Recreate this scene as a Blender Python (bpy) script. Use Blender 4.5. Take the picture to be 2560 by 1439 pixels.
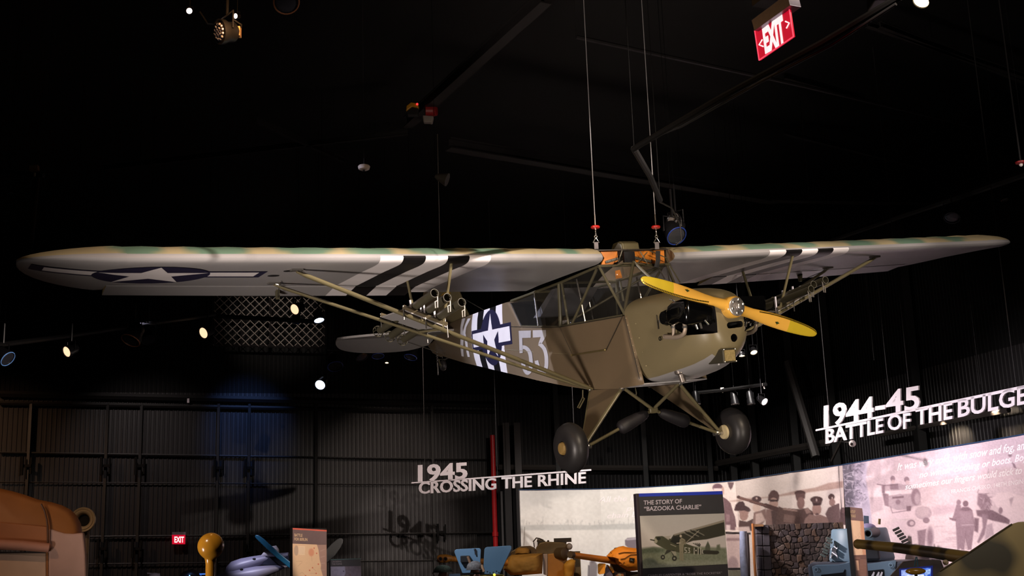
import bpy, math, random
import numpy as np
from mathutils import Vector, Matrix
from mathutils.geometry import tessellate_polygon
for o in list(bpy.data.objects): bpy.data.objects.remove(o)
scn = bpy.context.scene
COL = scn.collection
V = Vector
PI = math.pi
random.seed(7)
# ------------------------------------------------------------------ camera
F = 2955.96; CX = 1280.0; CY = 719.5          # focal length in pixels of the 2560x1439 frame
EYE = V((0, 0, 1.6))
_up = V((808-CX, -12700-CY, F)).normalized()   # world up seen in camera axes (right, down, forward)
_fw = V((0, 0, 1)); _fw = (_fw-_up*_fw.dot(_up)).normalized()
_rt = _fw.cross(_up)
MW = Matrix((_rt, _fw, _up))                   # camera axes -> world
cam_d = bpy.data.cameras.new('camera'); cam = bpy.data.objects.new('camera', cam_d); COL.objects.link(cam)
cam_d.sensor_width = 36; cam_d.lens = F/2560*36; cam_d.clip_end = 200
cam_d.clip_start = .05
_c = [MW @ V((1, 0, 0)), MW @ V((0, -1, 0)), MW @ V((0, 0, -1))]
cam.matrix_world = Matrix(((_c[0].x, _c[1].x, _c[2].x, EYE.x), (_c[0].y, _c[1].y, _c[2].y, EYE.y), (_c[0].z, _c[1].z, _c[2].z, EYE.z), (0, 0, 0, 1)))
scn.camera = cam
# ------------------------------------------------------------------ world, exposure
w = bpy.data.worlds.new('hall_darkness'); scn.world = w; w.use_nodes = True
w.node_tree.nodes['Background'].inputs[0].default_value = (.55, .5, .55, 1)
w.node_tree.nodes['Background'].inputs[1].default_value = .004
vs = scn.view_settings
vs.view_transform = 'Standard'; vs.look = 'None'; vs.gamma = 1; vs.use_curve_mapping = False; vs.exposure = 0
# ------------------------------------------------------------------ lamps
def look(o, tgt):
    d = V(tgt)-o.location; o.rotation_euler = d.to_track_quat('-Z', 'Y').to_euler()
def spot(name, loc, tgt, watts, col, deg=50, blend=.6, rad=.12):
    l = bpy.data.lights.new(name, 'SPOT'); l.energy = watts; l.color = col; l.spot_size = math.radians(deg); l.spot_blend = blend; l.shadow_soft_size = rad
    o = bpy.data.objects.new(name, l); COL.objects.link(o); o.location = loc; look(o, tgt); return o
def area(name, loc, tgt, watts, col, sx, sy):
    l = bpy.data.lights.new(name, 'AREA'); l.energy = watts; l.color = col; l.shape = 'RECTANGLE'; l.size = sx; l.size_y = sy
    o = bpy.data.objects.new(name, l); COL.objects.link(o); o.location = loc; look(o, tgt); return o
WARM = (1, .80, .58); WARMER = (1, .62, .30); NEUT = (1, .9, .82); COOL = (.72, .76, 1); BLUE = (.22, .38, 1)
# floor uplights and ceiling spots trained on the hanging aeroplane
spot('uplight_front', (-4.0, 5.0, .5), (.1, 10.7, 4.0), 1750, (1, .86, .77), 60, 1, .55)
spot('uplight_nose', (3.6, 3.4, .6), (2.0, 10.0, 3.6), 950, (1, .86, .72), 38, 1, .2)
spot('spot_nose', (3.6, .6, 7.4), (1.6, 9.9, 3.7), 2300, WARM, 26, .8, .05)
for x, y, z, p in ((-3.4, 9.3, 4.05, 4200), (-2.3, 9.7, 4.1, 8500), (-1.1, 10.1, 4.2, 9500), (.1, 10.5, 4.3, 7500), (2.4, 11.5, 4.5, 5500), (3.6, 12.3, 4.62, 4200), (4.9, 13.2, 4.75, 2400)):
    spot('spot_wing', (6.6, 2.4, 6.0), (x, y, z), p, (1, .85, .75), 13, 1, .05)
spot('spot_tail', (-7.5, 9.5, 6.8), (.0, 12.9, 3.8), 3600, COOL, 22, .7, .06)
# exhibit lighting
for i, (x, y) in enumerate(((.6, 24.0), (2.4, 23.6), (4.2, 21.9), (5.0, 19.6))):
    spot('mural_wash', (x-1.2, y-3.4, 6.2), (x+.9, y+2.2, 2.3), 1250, (1, .93, .87), 50, .7, .1)
spot('mural_wash', (.8, 17.8, 4.2), (6.45, 18.8, 2.0), 1500, (1, .88, .90), 62, .8, .1)
spot('mural_wash', (2.2, 14.6, 4.3), (6.5, 15.6, 2.0), 900, (1, .88, .90), 64, .8, .1)
spot('sign_spot', (1.1, 15.6, 6.2), (-1.75, 25.4, 2.95), 4600, (1, .84, .76), 13, 1, .05)
spot('sign_spot', (.4, 22.2, 8.2), (.5, 23.9, 3.1), 900, (1, .86, .80), 34, .8, .05)
spot('sign_spot', (2.2, 13, 7.4), (4.9, 18.8, 3.4), 560, (.86, .84, 1), 26, .6, .04)
spot('sign_spot', (3.0, 11, 7.4), (5.9, 15.4, 3.4), 520, (1, .76, .54), 26, .6, .04)
spot('ochre_spot', (-1.6, 15, 6.8), (.9, 20.8, 1.6), 1500, WARMER, 24, .6, .06)
spot('ochre_spot', (1.0, 14, 6.8), (1.9, 20.3, 1.6), 1300, WARMER, 14, .6, .06)
spot('blue_spot', (-4.0, 14, 6.5), (-.55, 18.4, 1.7), 1900, (.7, .85, 1), 14, .6, .06)
spot('panel_spot', (.6, 9, 6.8), (2.1, 14.9, 1.9), 620, NEUT, 16, .6, .06)
spot('panel_spot', (-.6, 15.6, 5.6), (-3.4, 19.9, 1.8), 1700, (1, .86, .77), 14, .6, .06)
spot('panel_spot', (6.6, 9.6, 5.0), (3.9, 13.3, 1.75), 1700, (1, .88, .78), 12, .6, .06)
spot('tank_spot', (2.0, 10.5, 6.5), (4.9, 17.4, 1.7), 1500, (.6, .78, 1), 13, .6, .06)
spot('stone_spot', (1.2, 14, 6.0), (4.4, 18.9, 1.7), 330, (1, .82, .70), 20, .6, .06)
spot('camouflage_spot', (1.4, 3.5, 5.5), (4.2, 8.9, 1.7), 620, NEUT, 34, .6, .06)
spot('truck_spot', (-5.4, 5.0, 5.0), (-3.6, 9.0, 2.0), 250, (1, .60, .34), 34, .6, .06)
spot('truck_spot', (-1.2, 3.5, 4.5), (-3.2, 9.0, 1.8), 120, (1, .76, .68), 34, .6, .06)
spot('post_spot', (-3.4, 3.0, 5.0), (-1.5, 6.0, 1.6), 380, WARM, 20, .6, .05)
spot('door_wash', (-5.2, 24.0, 7.6), (-6.6, 28.6, 3.5), 1000, BLUE, 30, 1, .1)
spot('door_wash', (-1.6, 23.6, 7.0), (-3.0, 28.6, 2.4), 1000, (1, .8, .68), 46, 1, .1)
spot('door_wash', (-13.0, 21.5, 7.0), (-11.0, 26.0, 2.2), 1250, (1, .55, .3), 60, 1, .1)
spot('door_wash', (-8.0, 22.5, 7.5), (-8.2, 27.4, 2.4), 700, (1, .84, .80), 52, 1, .1)  # broad fill lamp added to lift the door wall
spot('mesh_fill', (-4.4, 21.6, 7.4), (-5.6, 27.4, 6.9), 380, (1, .86, .76), 26, .8, .1)  # unseen lamp added so the mesh wires stand out
spot('cowl_spot', (-6.2, 17.5, 6.0), (-4.3, 21.9, 1.6), 2000, (.78, .76, 1), 18, .6, .06)
# ------------------------------------------------------------------ pixel rays: from a place in the photograph to a place in the hall
def ray(px, py): return MW @ V(((px-CX)/F, (py-CY)/F, 1))
def at(px, py, D):
    r = ray(px, py); return EYE+r*(D/r.y)
def at_z(px, py, z):
    r = ray(px, py); return EYE+r*((z-EYE.z)/r.z)
def on_plane(px, py, p, n):
    r = ray(px, py); return EYE+r*((p-EYE).dot(n)/r.dot(n))
# ------------------------------------------------------------------ materials
def lin(c):
    return tuple((x/12.92 if x <= .04045 else ((x+.055)/1.055)**2.4) for x in [v/255 for v in c[:3]])
MATS = {}
def mat(name, rgb=(128, 128, 128), rough=.5, metal=0, spec=.5, emit=None, es=1, noise=.12, nscale=6, attr=None, coat=0, bump=0, trans=None, wave=None):
    if name in MATS: return MATS[name]
    m = bpy.data.materials.new(name); m.use_nodes = True; nt = m.node_tree; N = nt.nodes; L = nt.links
    b = N['Principled BSDF']; c = lin(rgb)
    b.inputs['Roughness'].default_value = rough; b.inputs['Metallic'].default_value = metal
    b.inputs['Specular IOR Level'].default_value = spec; b.inputs['Coat Weight'].default_value = coat
    tc = N.new('ShaderNodeTexCoord'); nz = N.new('ShaderNodeTexNoise'); nz.inputs['Scale'].default_value = nscale; nz.inputs['Detail'].default_value = 5
    L.new(tc.outputs['Object'], nz.inputs['Vector'])
    if emit is None:
        mix = N.new('ShaderNodeMix'); mix.data_type = 'RGBA'; mix.blend_type = 'MULTIPLY'; mix.inputs[0].default_value = 1
        rp = N.new('ShaderNodeValToRGB'); lo = 1-noise
        rp.color_ramp.elements[0].position = .3; rp.color_ramp.elements[0].color = (lo, lo, lo, 1)
        rp.color_ramp.elements[1].position = .7; rp.color_ramp.elements[1].color = (1, 1, 1, 1)
        L.new(nz.outputs['Fac'], rp.inputs['Fac'])
        if attr:
            at_ = N.new('ShaderNodeAttribute'); at_.attribute_name = attr; L.new(at_.outputs['Color'], mix.inputs[6])
        else: mix.inputs[6].default_value = (*c, 1)
        L.new(rp.outputs['Color'], mix.inputs[7]); L.new(mix.outputs[2], b.inputs['Base Color'])
    else:
        b.inputs['Base Color'].default_value = (*c, 1)
        b.inputs['Emission Color'].default_value = (*lin(emit), 1); b.inputs['Emission Strength'].default_value = es
    if bump:
        bp = N.new('ShaderNodeBump'); bp.inputs['Strength'].default_value = bump; bp.inputs['Distance'].default_value = .01
        L.new(nz.outputs['Fac'], bp.inputs['Height']); L.new(bp.outputs['Normal'], b.inputs['Normal'])
    if wave:
        wv = N.new('ShaderNodeTexNoise'); wv.inputs['Scale'].default_value = wave[0]
        bp = N.new('ShaderNodeBump'); bp.inputs['Strength'].default_value = wave[1]; bp.inputs['Distance'].default_value = wave[2]
        L.new(tc.outputs['Object'], wv.inputs['Vector']); L.new(wv.outputs['Fac'], bp.inputs['Height']); L.new(bp.outputs['Normal'], b.inputs['Normal'])
    if trans is not None:
        tr = N.new('ShaderNodeBsdfTransparent'); ms = N.new('ShaderNodeMixShader'); ms.inputs[0].default_value = trans
        L.new(b.outputs[0], ms.inputs[1]); L.new(tr.outputs[0], ms.inputs[2]); L.new(ms.outputs[0], N['Material Output'].inputs[0])
    MATS[name] = m; return m
# ------------------------------------------------------------------ mesh building
def orth(d):
    d = d.normalized(); a = V((0, 0, 1)) if abs(d.z) < .9 else V((1, 0, 0))
    u = d.cross(a).normalized(); return u, d.cross(u).normalized()
class MB:
    def __init__(s): s.v = []; s.f = []; s.m = []; s.mi = 0
    def mat(s, i): s.mi = i; return s
    def add(s, vs_, fs):
        n = len(s.v); s.v += [V(p) for p in vs_]
        for f in fs: s.f.append([i+n for i in f]); s.m.append(s.mi)
        return s
    def bx(s, a, b):
        x0, x1 = sorted((a[0], b[0])); y0, y1 = sorted((a[1], b[1])); z0, z1 = sorted((a[2], b[2]))
        return s.add([(x, y, z) for z in (z0, z1) for y in (y0, y1) for x in (x0, x1)], [(0, 2, 3, 1), (4, 5, 7, 6), (0, 1, 5, 4), (2, 6, 7, 3), (0, 4, 6, 2), (1, 3, 7, 5)])
    def box(s, c, d, rot=None):
        h = V(d)/2; n = len(s.v); s.bx(-h, h)
        for i in range(n, len(s.v)):
            p = s.v[i]; s.v[i] = V(c)+(rot @ p if rot else p)
        return s
    def loft(s, rings, close=True, cap=True):
        n = len(rings[0]); o = len(s.v); k = len(rings)
        vs_ = [p for r in rings for p in r]; fs = []
        for j in range(k-1):
            for i in range(n if close else n-1):
                a = j*n+i; b = j*n+(i+1) % n; fs.append((a, b, b+n, a+n))
        if cap: fs.append(tuple(range(n-1, -1, -1))); fs.append(tuple((k-1)*n+i for i in range(n)))
        return s.add(vs_, fs)
    def tube(s, pts, r, n=8, cap=True, flat=None):
        pts = [V(p) for p in pts]; rr = r if hasattr(r, '__len__') else [r]*len(pts); rings = []
        u0 = None
        for i, p in enumerate(pts):
            d = (pts[min(i+1, len(pts)-1)]-pts[max(i-1, 0)])
            if d.length < 1e-9: d = V((0, 0, 1))
            d.normalize()
            if u0 is None: u, w_ = orth(d)
            else:
                u = (u0-d*u0.dot(d)); u = u.normalized() if u.length > 1e-6 else orth(d)[0]; w_ = d.cross(u)
            if flat:      # flat = (axis vector, ratio): wide along the axis, thin across
                a = V(flat[0]); a = (a-d*a.dot(d)).normalized(); b = d.cross(a); rings.append([p+a*math.cos(t)*rr[i]+b*math.sin(t)*rr[i]*flat[1] for t in [2*PI*k/n for k in range(n)]])
            else: rings.append([p+u*math.cos(t)*rr[i]+w_*math.sin(t)*rr[i] for t in [2*PI*k/n for k in range(n)]])
            u0 = u
        return s.loft(rings, True, cap)
    def lathe(s, base, axis, prof, n=20, cap=True):
        base = V(base); a = V(axis).normalized(); u, w_ = orth(a)
        return s.loft([[base+a*t+(u*math.cos(q)+w_*math.sin(q))*max(r, 1e-4) for q in [2*PI*k/n for k in range(n)]] for t, r in prof], True, cap)
    def prism(s, poly, off):
        poly = [V(p) for p in poly]; off = V(off); n = len(poly)
        tri = tessellate_polygon([poly])
        fs = [tuple(t) for t in tri]+[tuple(i+n for i in reversed(t)) for t in tri]+[(i, (i+1) % n, (i+1) % n+n, i+n) for i in range(n)]
        return s.add(poly+[p+off for p in poly], fs)
    def ball(s, c, r, seg=16, ri=10):
        r = r if hasattr(r, '__len__') else (r, r, r); c = V(c); rings = []
        for j in range(ri+1):
            t = PI*j/ri; st = max(math.sin(t), 1e-3)
            rings.append([c+V((r[0]*st*math.cos(q), r[1]*st*math.sin(q), -r[2]*math.cos(t))) for q in [2*PI*k/seg for k in range(seg)]])
        return s.loft(rings, True, True)
    def torus(s, c, axis, R, r, n=28, k=10):
        c = V(c); a = V(axis).normalized(); u, w_ = orth(a); o = len(s.v); vs_ = []; fs = []
        for i in range(n):
            q = 2*PI*i/n; d = u*math.cos(q)+w_*math.sin(q)
            for j in range(k):
                t = 2*PI*j/k; vs_.append(c+d*(R+r*math.cos(t))+a*r*math.sin(t))
        for i in range(n):
            for j in range(k): fs.append((i*k+j, ((i+1) % n)*k+j, ((i+1) % n)*k+(j+1) % k, i*k+(j+1) % k))
        return s.add(vs_, fs)
    def build(s, name, mats, parent=None, smooth=False, bevel=0, solid=0, angle=40):
        me = bpy.data.meshes.new(name); me.from_pydata([tuple(p) for p in s.v], [], s.f)
        if not isinstance(mats, (list, tuple)): mats = [mats]
        for m in mats: me.materials.append(m)
        me.polygons.foreach_set('material_index', s.m)
        me.validate(); me.update()
        import bmesh
        bm = bmesh.new(); bm.from_mesh(me); bmesh.ops.recalc_face_normals(bm, faces=bm.faces); bm.to_mesh(me); bm.free()
        if smooth:
            me.polygons.foreach_set('use_smooth', [True]*len(me.polygons)); me.set_sharp_from_angle(angle=math.radians(angle))
        o = bpy.data.objects.new(name, me); COL.objects.link(o)
        if parent: o.parent = parent
        if bevel:
            b = o.modifiers.new('edge', 'BEVEL'); b.width = bevel; b.segments = 2; b.limit_method = 'ANGLE'
        if solid:
            b = o.modifiers.new('thickness', 'SOLIDIFY'); b.thickness = solid; b.offset = 0
        return o
def tag(o, label=None, cat=None, group=None, kind=None):
    if label: o['label'] = label
    if cat: o['category'] = cat
    if group: o['group'] = group
    if kind: o['kind'] = kind
    return o
def structure(o): o['kind'] = 'structure'; return o
class Thing:
    """an Empty at the base of a thing; local x = right as seen from the visitor, y = away, z = up"""
    def __init__(s, name, label, cat, origin, yaw=None, group=None, parent=None):
        origin = V(origin)
        if yaw is None: yaw = -math.atan2(origin.x-EYE.x, origin.y-EYE.y)
        s.e = bpy.data.objects.new(name, None); s.e.empty_display_size = .2; COL.objects.link(s.e)
        s.M = Matrix.Translation(origin) @ Matrix.Rotation(yaw, 4, 'Z'); s.e.matrix_world = s.M; s.I = s.M.inverted()
        tag(s.e, label, cat, group)
        s.n = (s.M.to_3x3() @ V((0, 1, 0)))
    def L(s, px, py, dy=0):
        p = on_plane(px, py, s.M @ V((0, dy, 0)), s.n); return s.I @ p
    def W(s, p): return s.I @ V(p)
    def outline(s, name, pix, y0, y1, m, bevel=0, smooth=False, parent=None):
        return MB().prism([s.L(x, y, y0) for x, y in pix], (0, y1-y0, 0)).build(name, m, parent or s.e, bevel=bevel, smooth=smooth)
def floor_thing(name, label, cat, px, D, yaw=None, group=None):
    p = at(px, 1380, D); return Thing(name, label, cat, (p.x, p.y, 0), yaw, group)
# ------------------------------------------------------------------ lettering
def glyphs(body, bold=.0, extrude=0, shear=0, spacing=1.0, align='LEFT'):
    cu = bpy.data.curves.new('text', 'FONT'); cu.body = body; cu.size = 1; cu.offset = bold; cu.extrude = extrude; cu.shear = shear; cu.space_character = spacing; cu.align_x = align
    cu.resolution_u = 3
    o = bpy.data.objects.new('text', cu); COL.objects.link(o)
    dg = bpy.context.evaluated_depsgraph_get(); me = bpy.data.meshes.new_from_object(o.evaluated_get(dg))
    vs_ = [v.co.copy() for v in me.vertices]; fs = [list(p.vertices) for p in me.polygons]
    bpy.data.objects.remove(o); bpy.data.curves.remove(cu); bpy.data.meshes.remove(me)
    return vs_, fs
def lettering(name, body, p0, p1, h, mapper, m, parent=None, bold=.02, depth=.004, shear=0, spacing=1.0, lean=0, inv=None, cap=None):
    """text whose baseline runs from pixel p0 to pixel p1 with cap height h (pixels); mapper(px,py,d) gives the point on the carrying surface"""
    vs_, fs = glyphs(body, bold, .5, shear, spacing)
    x0 = min(v.x for v in vs_); x1 = max(v.x for v in vs_)
    ch = cap or (max(v.y for v in glyphs('H', bold)[0]))
    e = V((p1[0]-p0[0], p1[1]-p0[1])); ex = e.normalized(); ey = V((lean, -1))
    hs = h if hasattr(h, '__len__') else (h, h)
    out = []
    for v in vs_:
        t = (v.x-x0)/(x1-x0); hh = hs[0]+(hs[1]-hs[0])*t
        q = V(p0)+e*t+ey*(v.y/ch*hh)
        p = mapper(q.x, q.y, (v.z+.5)*depth)
        out.append(inv @ p if inv else p)
    return MB().add(out, fs).build(name, m, parent)
def facing(P, n):      # mapper onto a plane, raised towards the visitor
    n = V(n).normalized()
    if n.dot(EYE-P) < 0: n = -n
    return lambda px, py, d: on_plane(px, py, P, n)+n*d
# ------------------------------------------------------------------ printed pictures (colours held per vertex)
class Canvas:
    def __init__(s, X, Y, base): s.X = X; s.Y = Y; s.c = np.zeros(X.shape+(3,)); s.c[:] = base
    def _mix(s, a, c):
        a = np.clip(a, 0, 1)[..., None]; s.c = s.c*(1-a)+np.array(c, float)*a; return s
    def grad(s, y0, c0, y1, c1, mask=1):
        t = np.clip((s.Y-y0)/(y1-y0), 0, 1)[..., None]; g = np.array(c0)*(1-t)+np.array(c1)*t
        a = np.broadcast_to(np.asarray(mask, float), s.X.shape)[..., None]; s.c = s.c*(1-a)+g*a; return s
    def sd(s, pts):
        P = np.array(pts, float); d = np.full(s.X.shape, 1e9); ins = np.zeros(s.X.shape, bool)
        for i in range(len(P)):
            a = P[i]; b = P[(i+1) % len(P)]; e = b-a; wx = s.X-a[0]; wy = s.Y-a[1]
            t = np.clip((wx*e[0]+wy*e[1])/max(e@e, 1e-9), 0, 1)
            d = np.minimum(d, np.hypot(wx-t*e[0], wy-t*e[1]))
            cnd = (a[1] > s.Y) != (b[1] > s.Y)
            xi = a[0]+(s.Y-a[1])/((b[1]-a[1]) if abs(b[1]-a[1]) > 1e-9 else 1e-9)*(b[0]-a[0])
            ins ^= cnd & (s.X < xi)
        return np.where(ins, -d, d)
    def poly(s, pts, c, soft=1.2, op=1): return s._mix((.5-s.sd(pts)/soft)*1.0*(1 if op == 1 else 1) if op == 1 else np.clip(.5-s.sd(pts)/soft, 0, 1)*op, c)
    def ell(s, cx, cy, rx, ry, c, soft=1.2, op=1, rot=0):
        ca, sa = math.cos(rot), math.sin(rot); dx = s.X-cx; dy = s.Y-cy; u = dx*ca+dy*sa; v = -dx*sa+dy*ca
        d = (np.sqrt((u/rx)**2+(v/ry)**2)-1)*min(rx, ry); return s._mix(np.clip(.5-d/soft, 0, 1)*op, c)
    def stroke(s, pts, w_, c, soft=1.0, op=1):
        d = np.full(s.X.shape, 1e9)
        for a, b in zip(pts[:-1], pts[1:]):
            e = (b[0]-a[0], b[1]-a[1]); wx = s.X-a[0]; wy = s.Y-a[1]; t = np.clip((wx*e[0]+wy*e[1])/max(e[0]**2+e[1]**2, 1e-9), 0, 1)
            d = np.minimum(d, np.hypot(wx-t*e[0], wy-t*e[1]))
        return s._mix(np.clip(.5-(d-w_/2)/soft, 0, 1)*op, c)
    def noise(s, sc, amp, seed=1, mask=1, sy=None):
        rs = np.random.RandomState(seed); sy = sy or sc; g = rs.rand(256, 256)
        x = s.X/sc; y = s.Y/sy; xi = np.floor(x).astype(int); yi = np.floor(y).astype(int); fx = x-xi; fy = y-yi; fx = fx*fx*(3-2*fx); fy = fy*fy*(3-2*fy)
        G = lambda i, j: g[i % 256, j % 256]
        n = (G(xi, yi)*(1-fx)+G(xi+1, yi)*fx)*(1-fy)+(G(xi, yi+1)*(1-fx)+G(xi+1, yi+1)*fx)*fy
        s.c = np.clip(s.c+((n-.5)*2*amp*mask)[..., None], 0, 255); return s
def picture(name, quad, nx, ny, mapper, paint, m, parent=None, inv=None, base=(255, 255, 255)):
    """printed sheet: quad = pixel corners tl,tr,br,bl; mapper(px,py) -> point"""
    U, W_ = np.meshgrid(np.linspace(0, 1, nx+1), np.linspace(0, 1, ny+1)); q = np.array(quad, float)
    X = (q[0, 0]*(1-U)+q[1, 0]*U)*(1-W_)+(q[3, 0]*(1-U)+q[2, 0]*U)*W_; Y = (q[0, 1]*(1-U)+q[1, 1]*U)*(1-W_)+(q[3, 1]*(1-U)+q[2, 1]*U)*W_
    cv = Canvas(X, Y, base); paint(cv)
    c = np.clip(cv.c, 0, 255)/255; c = np.where(c <= .04045, c/12.92, ((c+.055)/1.055)**2.4).reshape(-1, 3)
    pts = [mapper(x, y) for x, y in zip(X.ravel(), Y.ravel())]
    if inv: pts = [inv @ p for p in pts]
    n = nx+1; fs = [(j*n+i, j*n+i+1, (j+1)*n+i+1, (j+1)*n+i) for j in range(ny) for i in range(nx)]
    me = bpy.data.meshes.new(name); me.from_pydata([tuple(p) for p in pts], [], fs); me.materials.append(m)
    a = me.color_attributes.new('Col', 'FLOAT_COLOR', 'POINT'); a.data.foreach_set('color', np.c_[c, np.ones(len(c))].ravel())
    me.update(); o = bpy.data.objects.new(name, me); COL.objects.link(o)
    if parent: o.parent = parent
    return o
PRINT = mat('printed_sheet', rough=.6, spec=.25, attr='Col', noise=.03, nscale=30)
# ================================================================== the hall
DARK = mat('black_painted_steel', (30, 28, 29), .55, spec=.4, noise=.3, nscale=2)
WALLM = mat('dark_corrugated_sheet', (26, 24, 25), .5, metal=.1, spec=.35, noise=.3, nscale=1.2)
RAIL = mat('dark_rail_paint', (16, 15, 15), .55, spec=.3, noise=.25)
CEIL = mat('black_ceiling_deck', (15, 14, 14), .6, spec=.3, noise=.4, nscale=.6)
FLOORM = mat('dark_polished_concrete', (70, 64, 60), .35, noise=.3, nscale=.8)
def wl(x): return 27+.32*(x+7.6)               # plan line of the left wall
def corrugated(name, a, b, z0, z1, pitch=.10, dep=.011, m=WALLM):
    a = V((a[0], a[1], 0)); b = V((b[0], b[1], 0)); d = (b-a); L = d.length; d.normalize(); n = V((-d.y, d.x, 0))
    if n.dot(EYE-a) < 0: n = -n
    prof = []; k = int(L/pitch)
    for i in range(k):
        for t, h in ((0, 0), (.55, 0), (.68, 1), (.87, 1)): prof.append(a+d*((i+t)*pitch)+n*(h*dep))
    prof.append(b)
    mb = MB(); mb.loft([[p+V((0, 0, z0)) for p in prof], [p+V((0, 0, z1)) for p in prof]], False, False)
    mb.add([a-n*.15+V((0, 0, z0)), b-n*.15+V((0, 0, z0)), b-n*.15+V((0, 0, z1)), a-n*.15+V((0, 0, z1))], [(0, 1, 2, 3)])
    return structure(mb.build(name, m))
CORNER = (5.5, 31.2)
corrugated('wall_left', (-22, wl(-22)), CORNER, 0, 5.35)
corrugated('wall_right', CORNER, (12.1, 7.15), 0, 4.7)
UPW = mat('upper_wall_unlit_black', (10, 10, 10), .7, spec=.15, noise=.3)  # unlit height of the walls put into a blacker colour than below
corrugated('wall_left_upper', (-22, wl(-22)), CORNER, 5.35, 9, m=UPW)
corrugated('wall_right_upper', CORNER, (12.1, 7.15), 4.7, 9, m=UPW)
structure(MB().bx((-24, -6, -.2), (16, 34, 0)).build('floor', FLOORM))
mb = MB(); mb.bx((-24, -6, 9), (16, 34, 9.2)); mb.mat(0)
structure(mb.build('ceiling', CEIL))
def strip(name, pts, r, m, n=6): return structure(MB().tube(pts, r, n).build(name, m, smooth=n > 6))
def wall_pt(px, py, off=.06):                  # a point on the left wall seen at a pixel
    n = V((.32, -1, 0)).normalized(); p = on_plane(px, py, V((-7.6, 27, 0)), n); return p+n*off
# rails and posts of the folding hangar doors
k = 1
for a, b, w_ in (((0, 1131), (1235, 1150), .026), ((0, 1204.7), (1235, 1212), .014), ((200, 1341), (1235, 1331), .022), ((214, 1409), (1235, 1398), .014), ((0, 985), (1235, 1012), .08), ((0, 1008), (1235, 1030), .05)):
    A = wall_pt(*a); B = wall_pt(*b); strip('trim_%d' % k, [A, B], w_, RAIL); k += 1
for px0, px1 in ((76, 62), (268, 258), (352, 345), (548, 539), (624, 619), (791, 789), (1075, 1090)):
    A = wall_pt(px0, 1010); B = wall_pt(px1, 1425); A.x = B.x = (A.x+B.x)/2; A.y = B.y = (A.y+B.y)/2; B.z = 0
    structure(MB().box(((A.x+B.x)/2, (A.y+B.y)/2-.02, A.z/2), (.06, .06, A.z)).build('trim_%d' % k, RAIL)); k += 1
# black hinge plates on the door posts
HINGE = mat('black_hinge_steel', (6, 6, 6), .8, spec=.1)
hs = []
for px, py in ((68, 1165), (264, 1165), (350, 1165), (546, 1170), (622, 1170), (256, 1371), (342, 1371), (619, 1375), (1100, 1330)):
    p = wall_pt(px, py, .16); d = V((1, .32, 0)).normalized()
    o = MB().box(-d*.09, (.05, .05, .40)).box(d*.09, (.04, .05, .36)).box(V((0, 0, 0)), (.2, .03, .06)).build('door_hinge', HINGE); o.location = p
    tag(o, None, 'hinge', 'hinges of the folding hangar doors'); hs.append((o, px, py))
for (o, px, py), s_ in zip(hs, ('upper black hinge on the far left door post', 'upper black hinge on the door post above the tan ring fitting', 'upper black hinge on the post left of the small exit sign', 'upper black hinge on the post above the yellow ball', 'upper black hinge on the post right of the yellow ball', 'lower black hinge on the door post beside the truck cab', 'lower black hinge on the post left of the small exit sign', 'lower black hinge near the blue-grey propeller', 'lower black hinge left of the red pipe')): o['label'] = s_
# girt and pipes in the far corner
A = wall_pt(1236, 1169, .25); B = wall_pt(1782, 1172, .25); strip('trim_%d' % k, [A, B], .07, mat('grey_girt', (52, 47, 44), .5)); k += 1
nR = V((6.6, -24.05, 0)).normalized(); nR = V((nR.y, -nR.x, 0))
if nR.dot(EYE-V((5.5, 31.2, 0))) < 0: nR = -nR
def rwall_pt(px, py, off=.06): return on_plane(px, py, V((5.5, 31.2, 0)), nR)+nR*off
strip('trim_%d' % k, [rwall_pt(1790, 1165, .4), rwall_pt(2000, 1125, .4), rwall_pt(2110, 1105, .4)], .085, MATS['grey_girt']); k += 1
strip('trim_%d' % k, [rwall_pt(2230, 1086, .3), rwall_pt(2560, 1024, .3)], .05, MATS['grey_girt']); k += 1
for px in (1262, 1290):
    p = wall_pt(px, 1300, .35); structure(MB().box((p.x, p.y, 2.3), (.16, .3, 4.6)).build('trim_%d' % k, mat('column_paint', (46, 38, 37), .6))); k += 1
for px, t, b in ((1385, 1010, 1225), (1600, 1040, 1225), (1760, 1000, 1215)):
    p = wall_pt(px, 1150, .3); structure(MB().box((p.x, p.y, 3.4), (.12, .2, 6.8)).build('trim_%d' % k, RAIL)); k += 1
for px in (1850, 1905, 2010, 2110, 2330):
    p = rwall_pt(px, 1100, .25); structure(MB().box((p.x, p.y, 4), (.16, .25, 8)).build('trim_%d' % k, RAIL)); k += 1
for px, py in ((2398, 1056), (2530, 1020)):
    p = rwall_pt(px, py, .45); q = rwall_pt(px+4, py+40, 0); spot('wall_streak_fill', p, q, 130, WARM, 80, 1, .04)  # unseen lamps added for bright streaks on the corrugated sheet
# brace rods behind the tall sign
BR = mat('brace_steel', (92, 84, 80), .4, metal=.5)
o = MB().tube([rwall_pt(2060, 905, .9), rwall_pt(2135, 1140, .9)], .09, 6).build('diagonal_brace', mat('brace_dark', (60, 56, 55), .5)); tag(o, 'dark slanted wall brace rising behind the 1944-45 sign', 'brace')
o = MB().tube([rwall_pt(2227, 1075, 1.0), rwall_pt(2165, 1150, .8)], .03, 6).build('support_strut', BR); tag(o, 'thin grey strut below the word OF on the wall', 'strut')
o = MB().tube([rwall_pt(1345, 955, .6), rwall_pt(1260, 1100, .6)], .03, 6).build('wall_rod', mat('rod_dark', (58, 54, 52), .5)); tag(o, 'thin dark rod slanting beside the fuselage nose wheel side', 'rod')
o['label'] = 'thin dark rod slanting down left of the landing gear'
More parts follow.
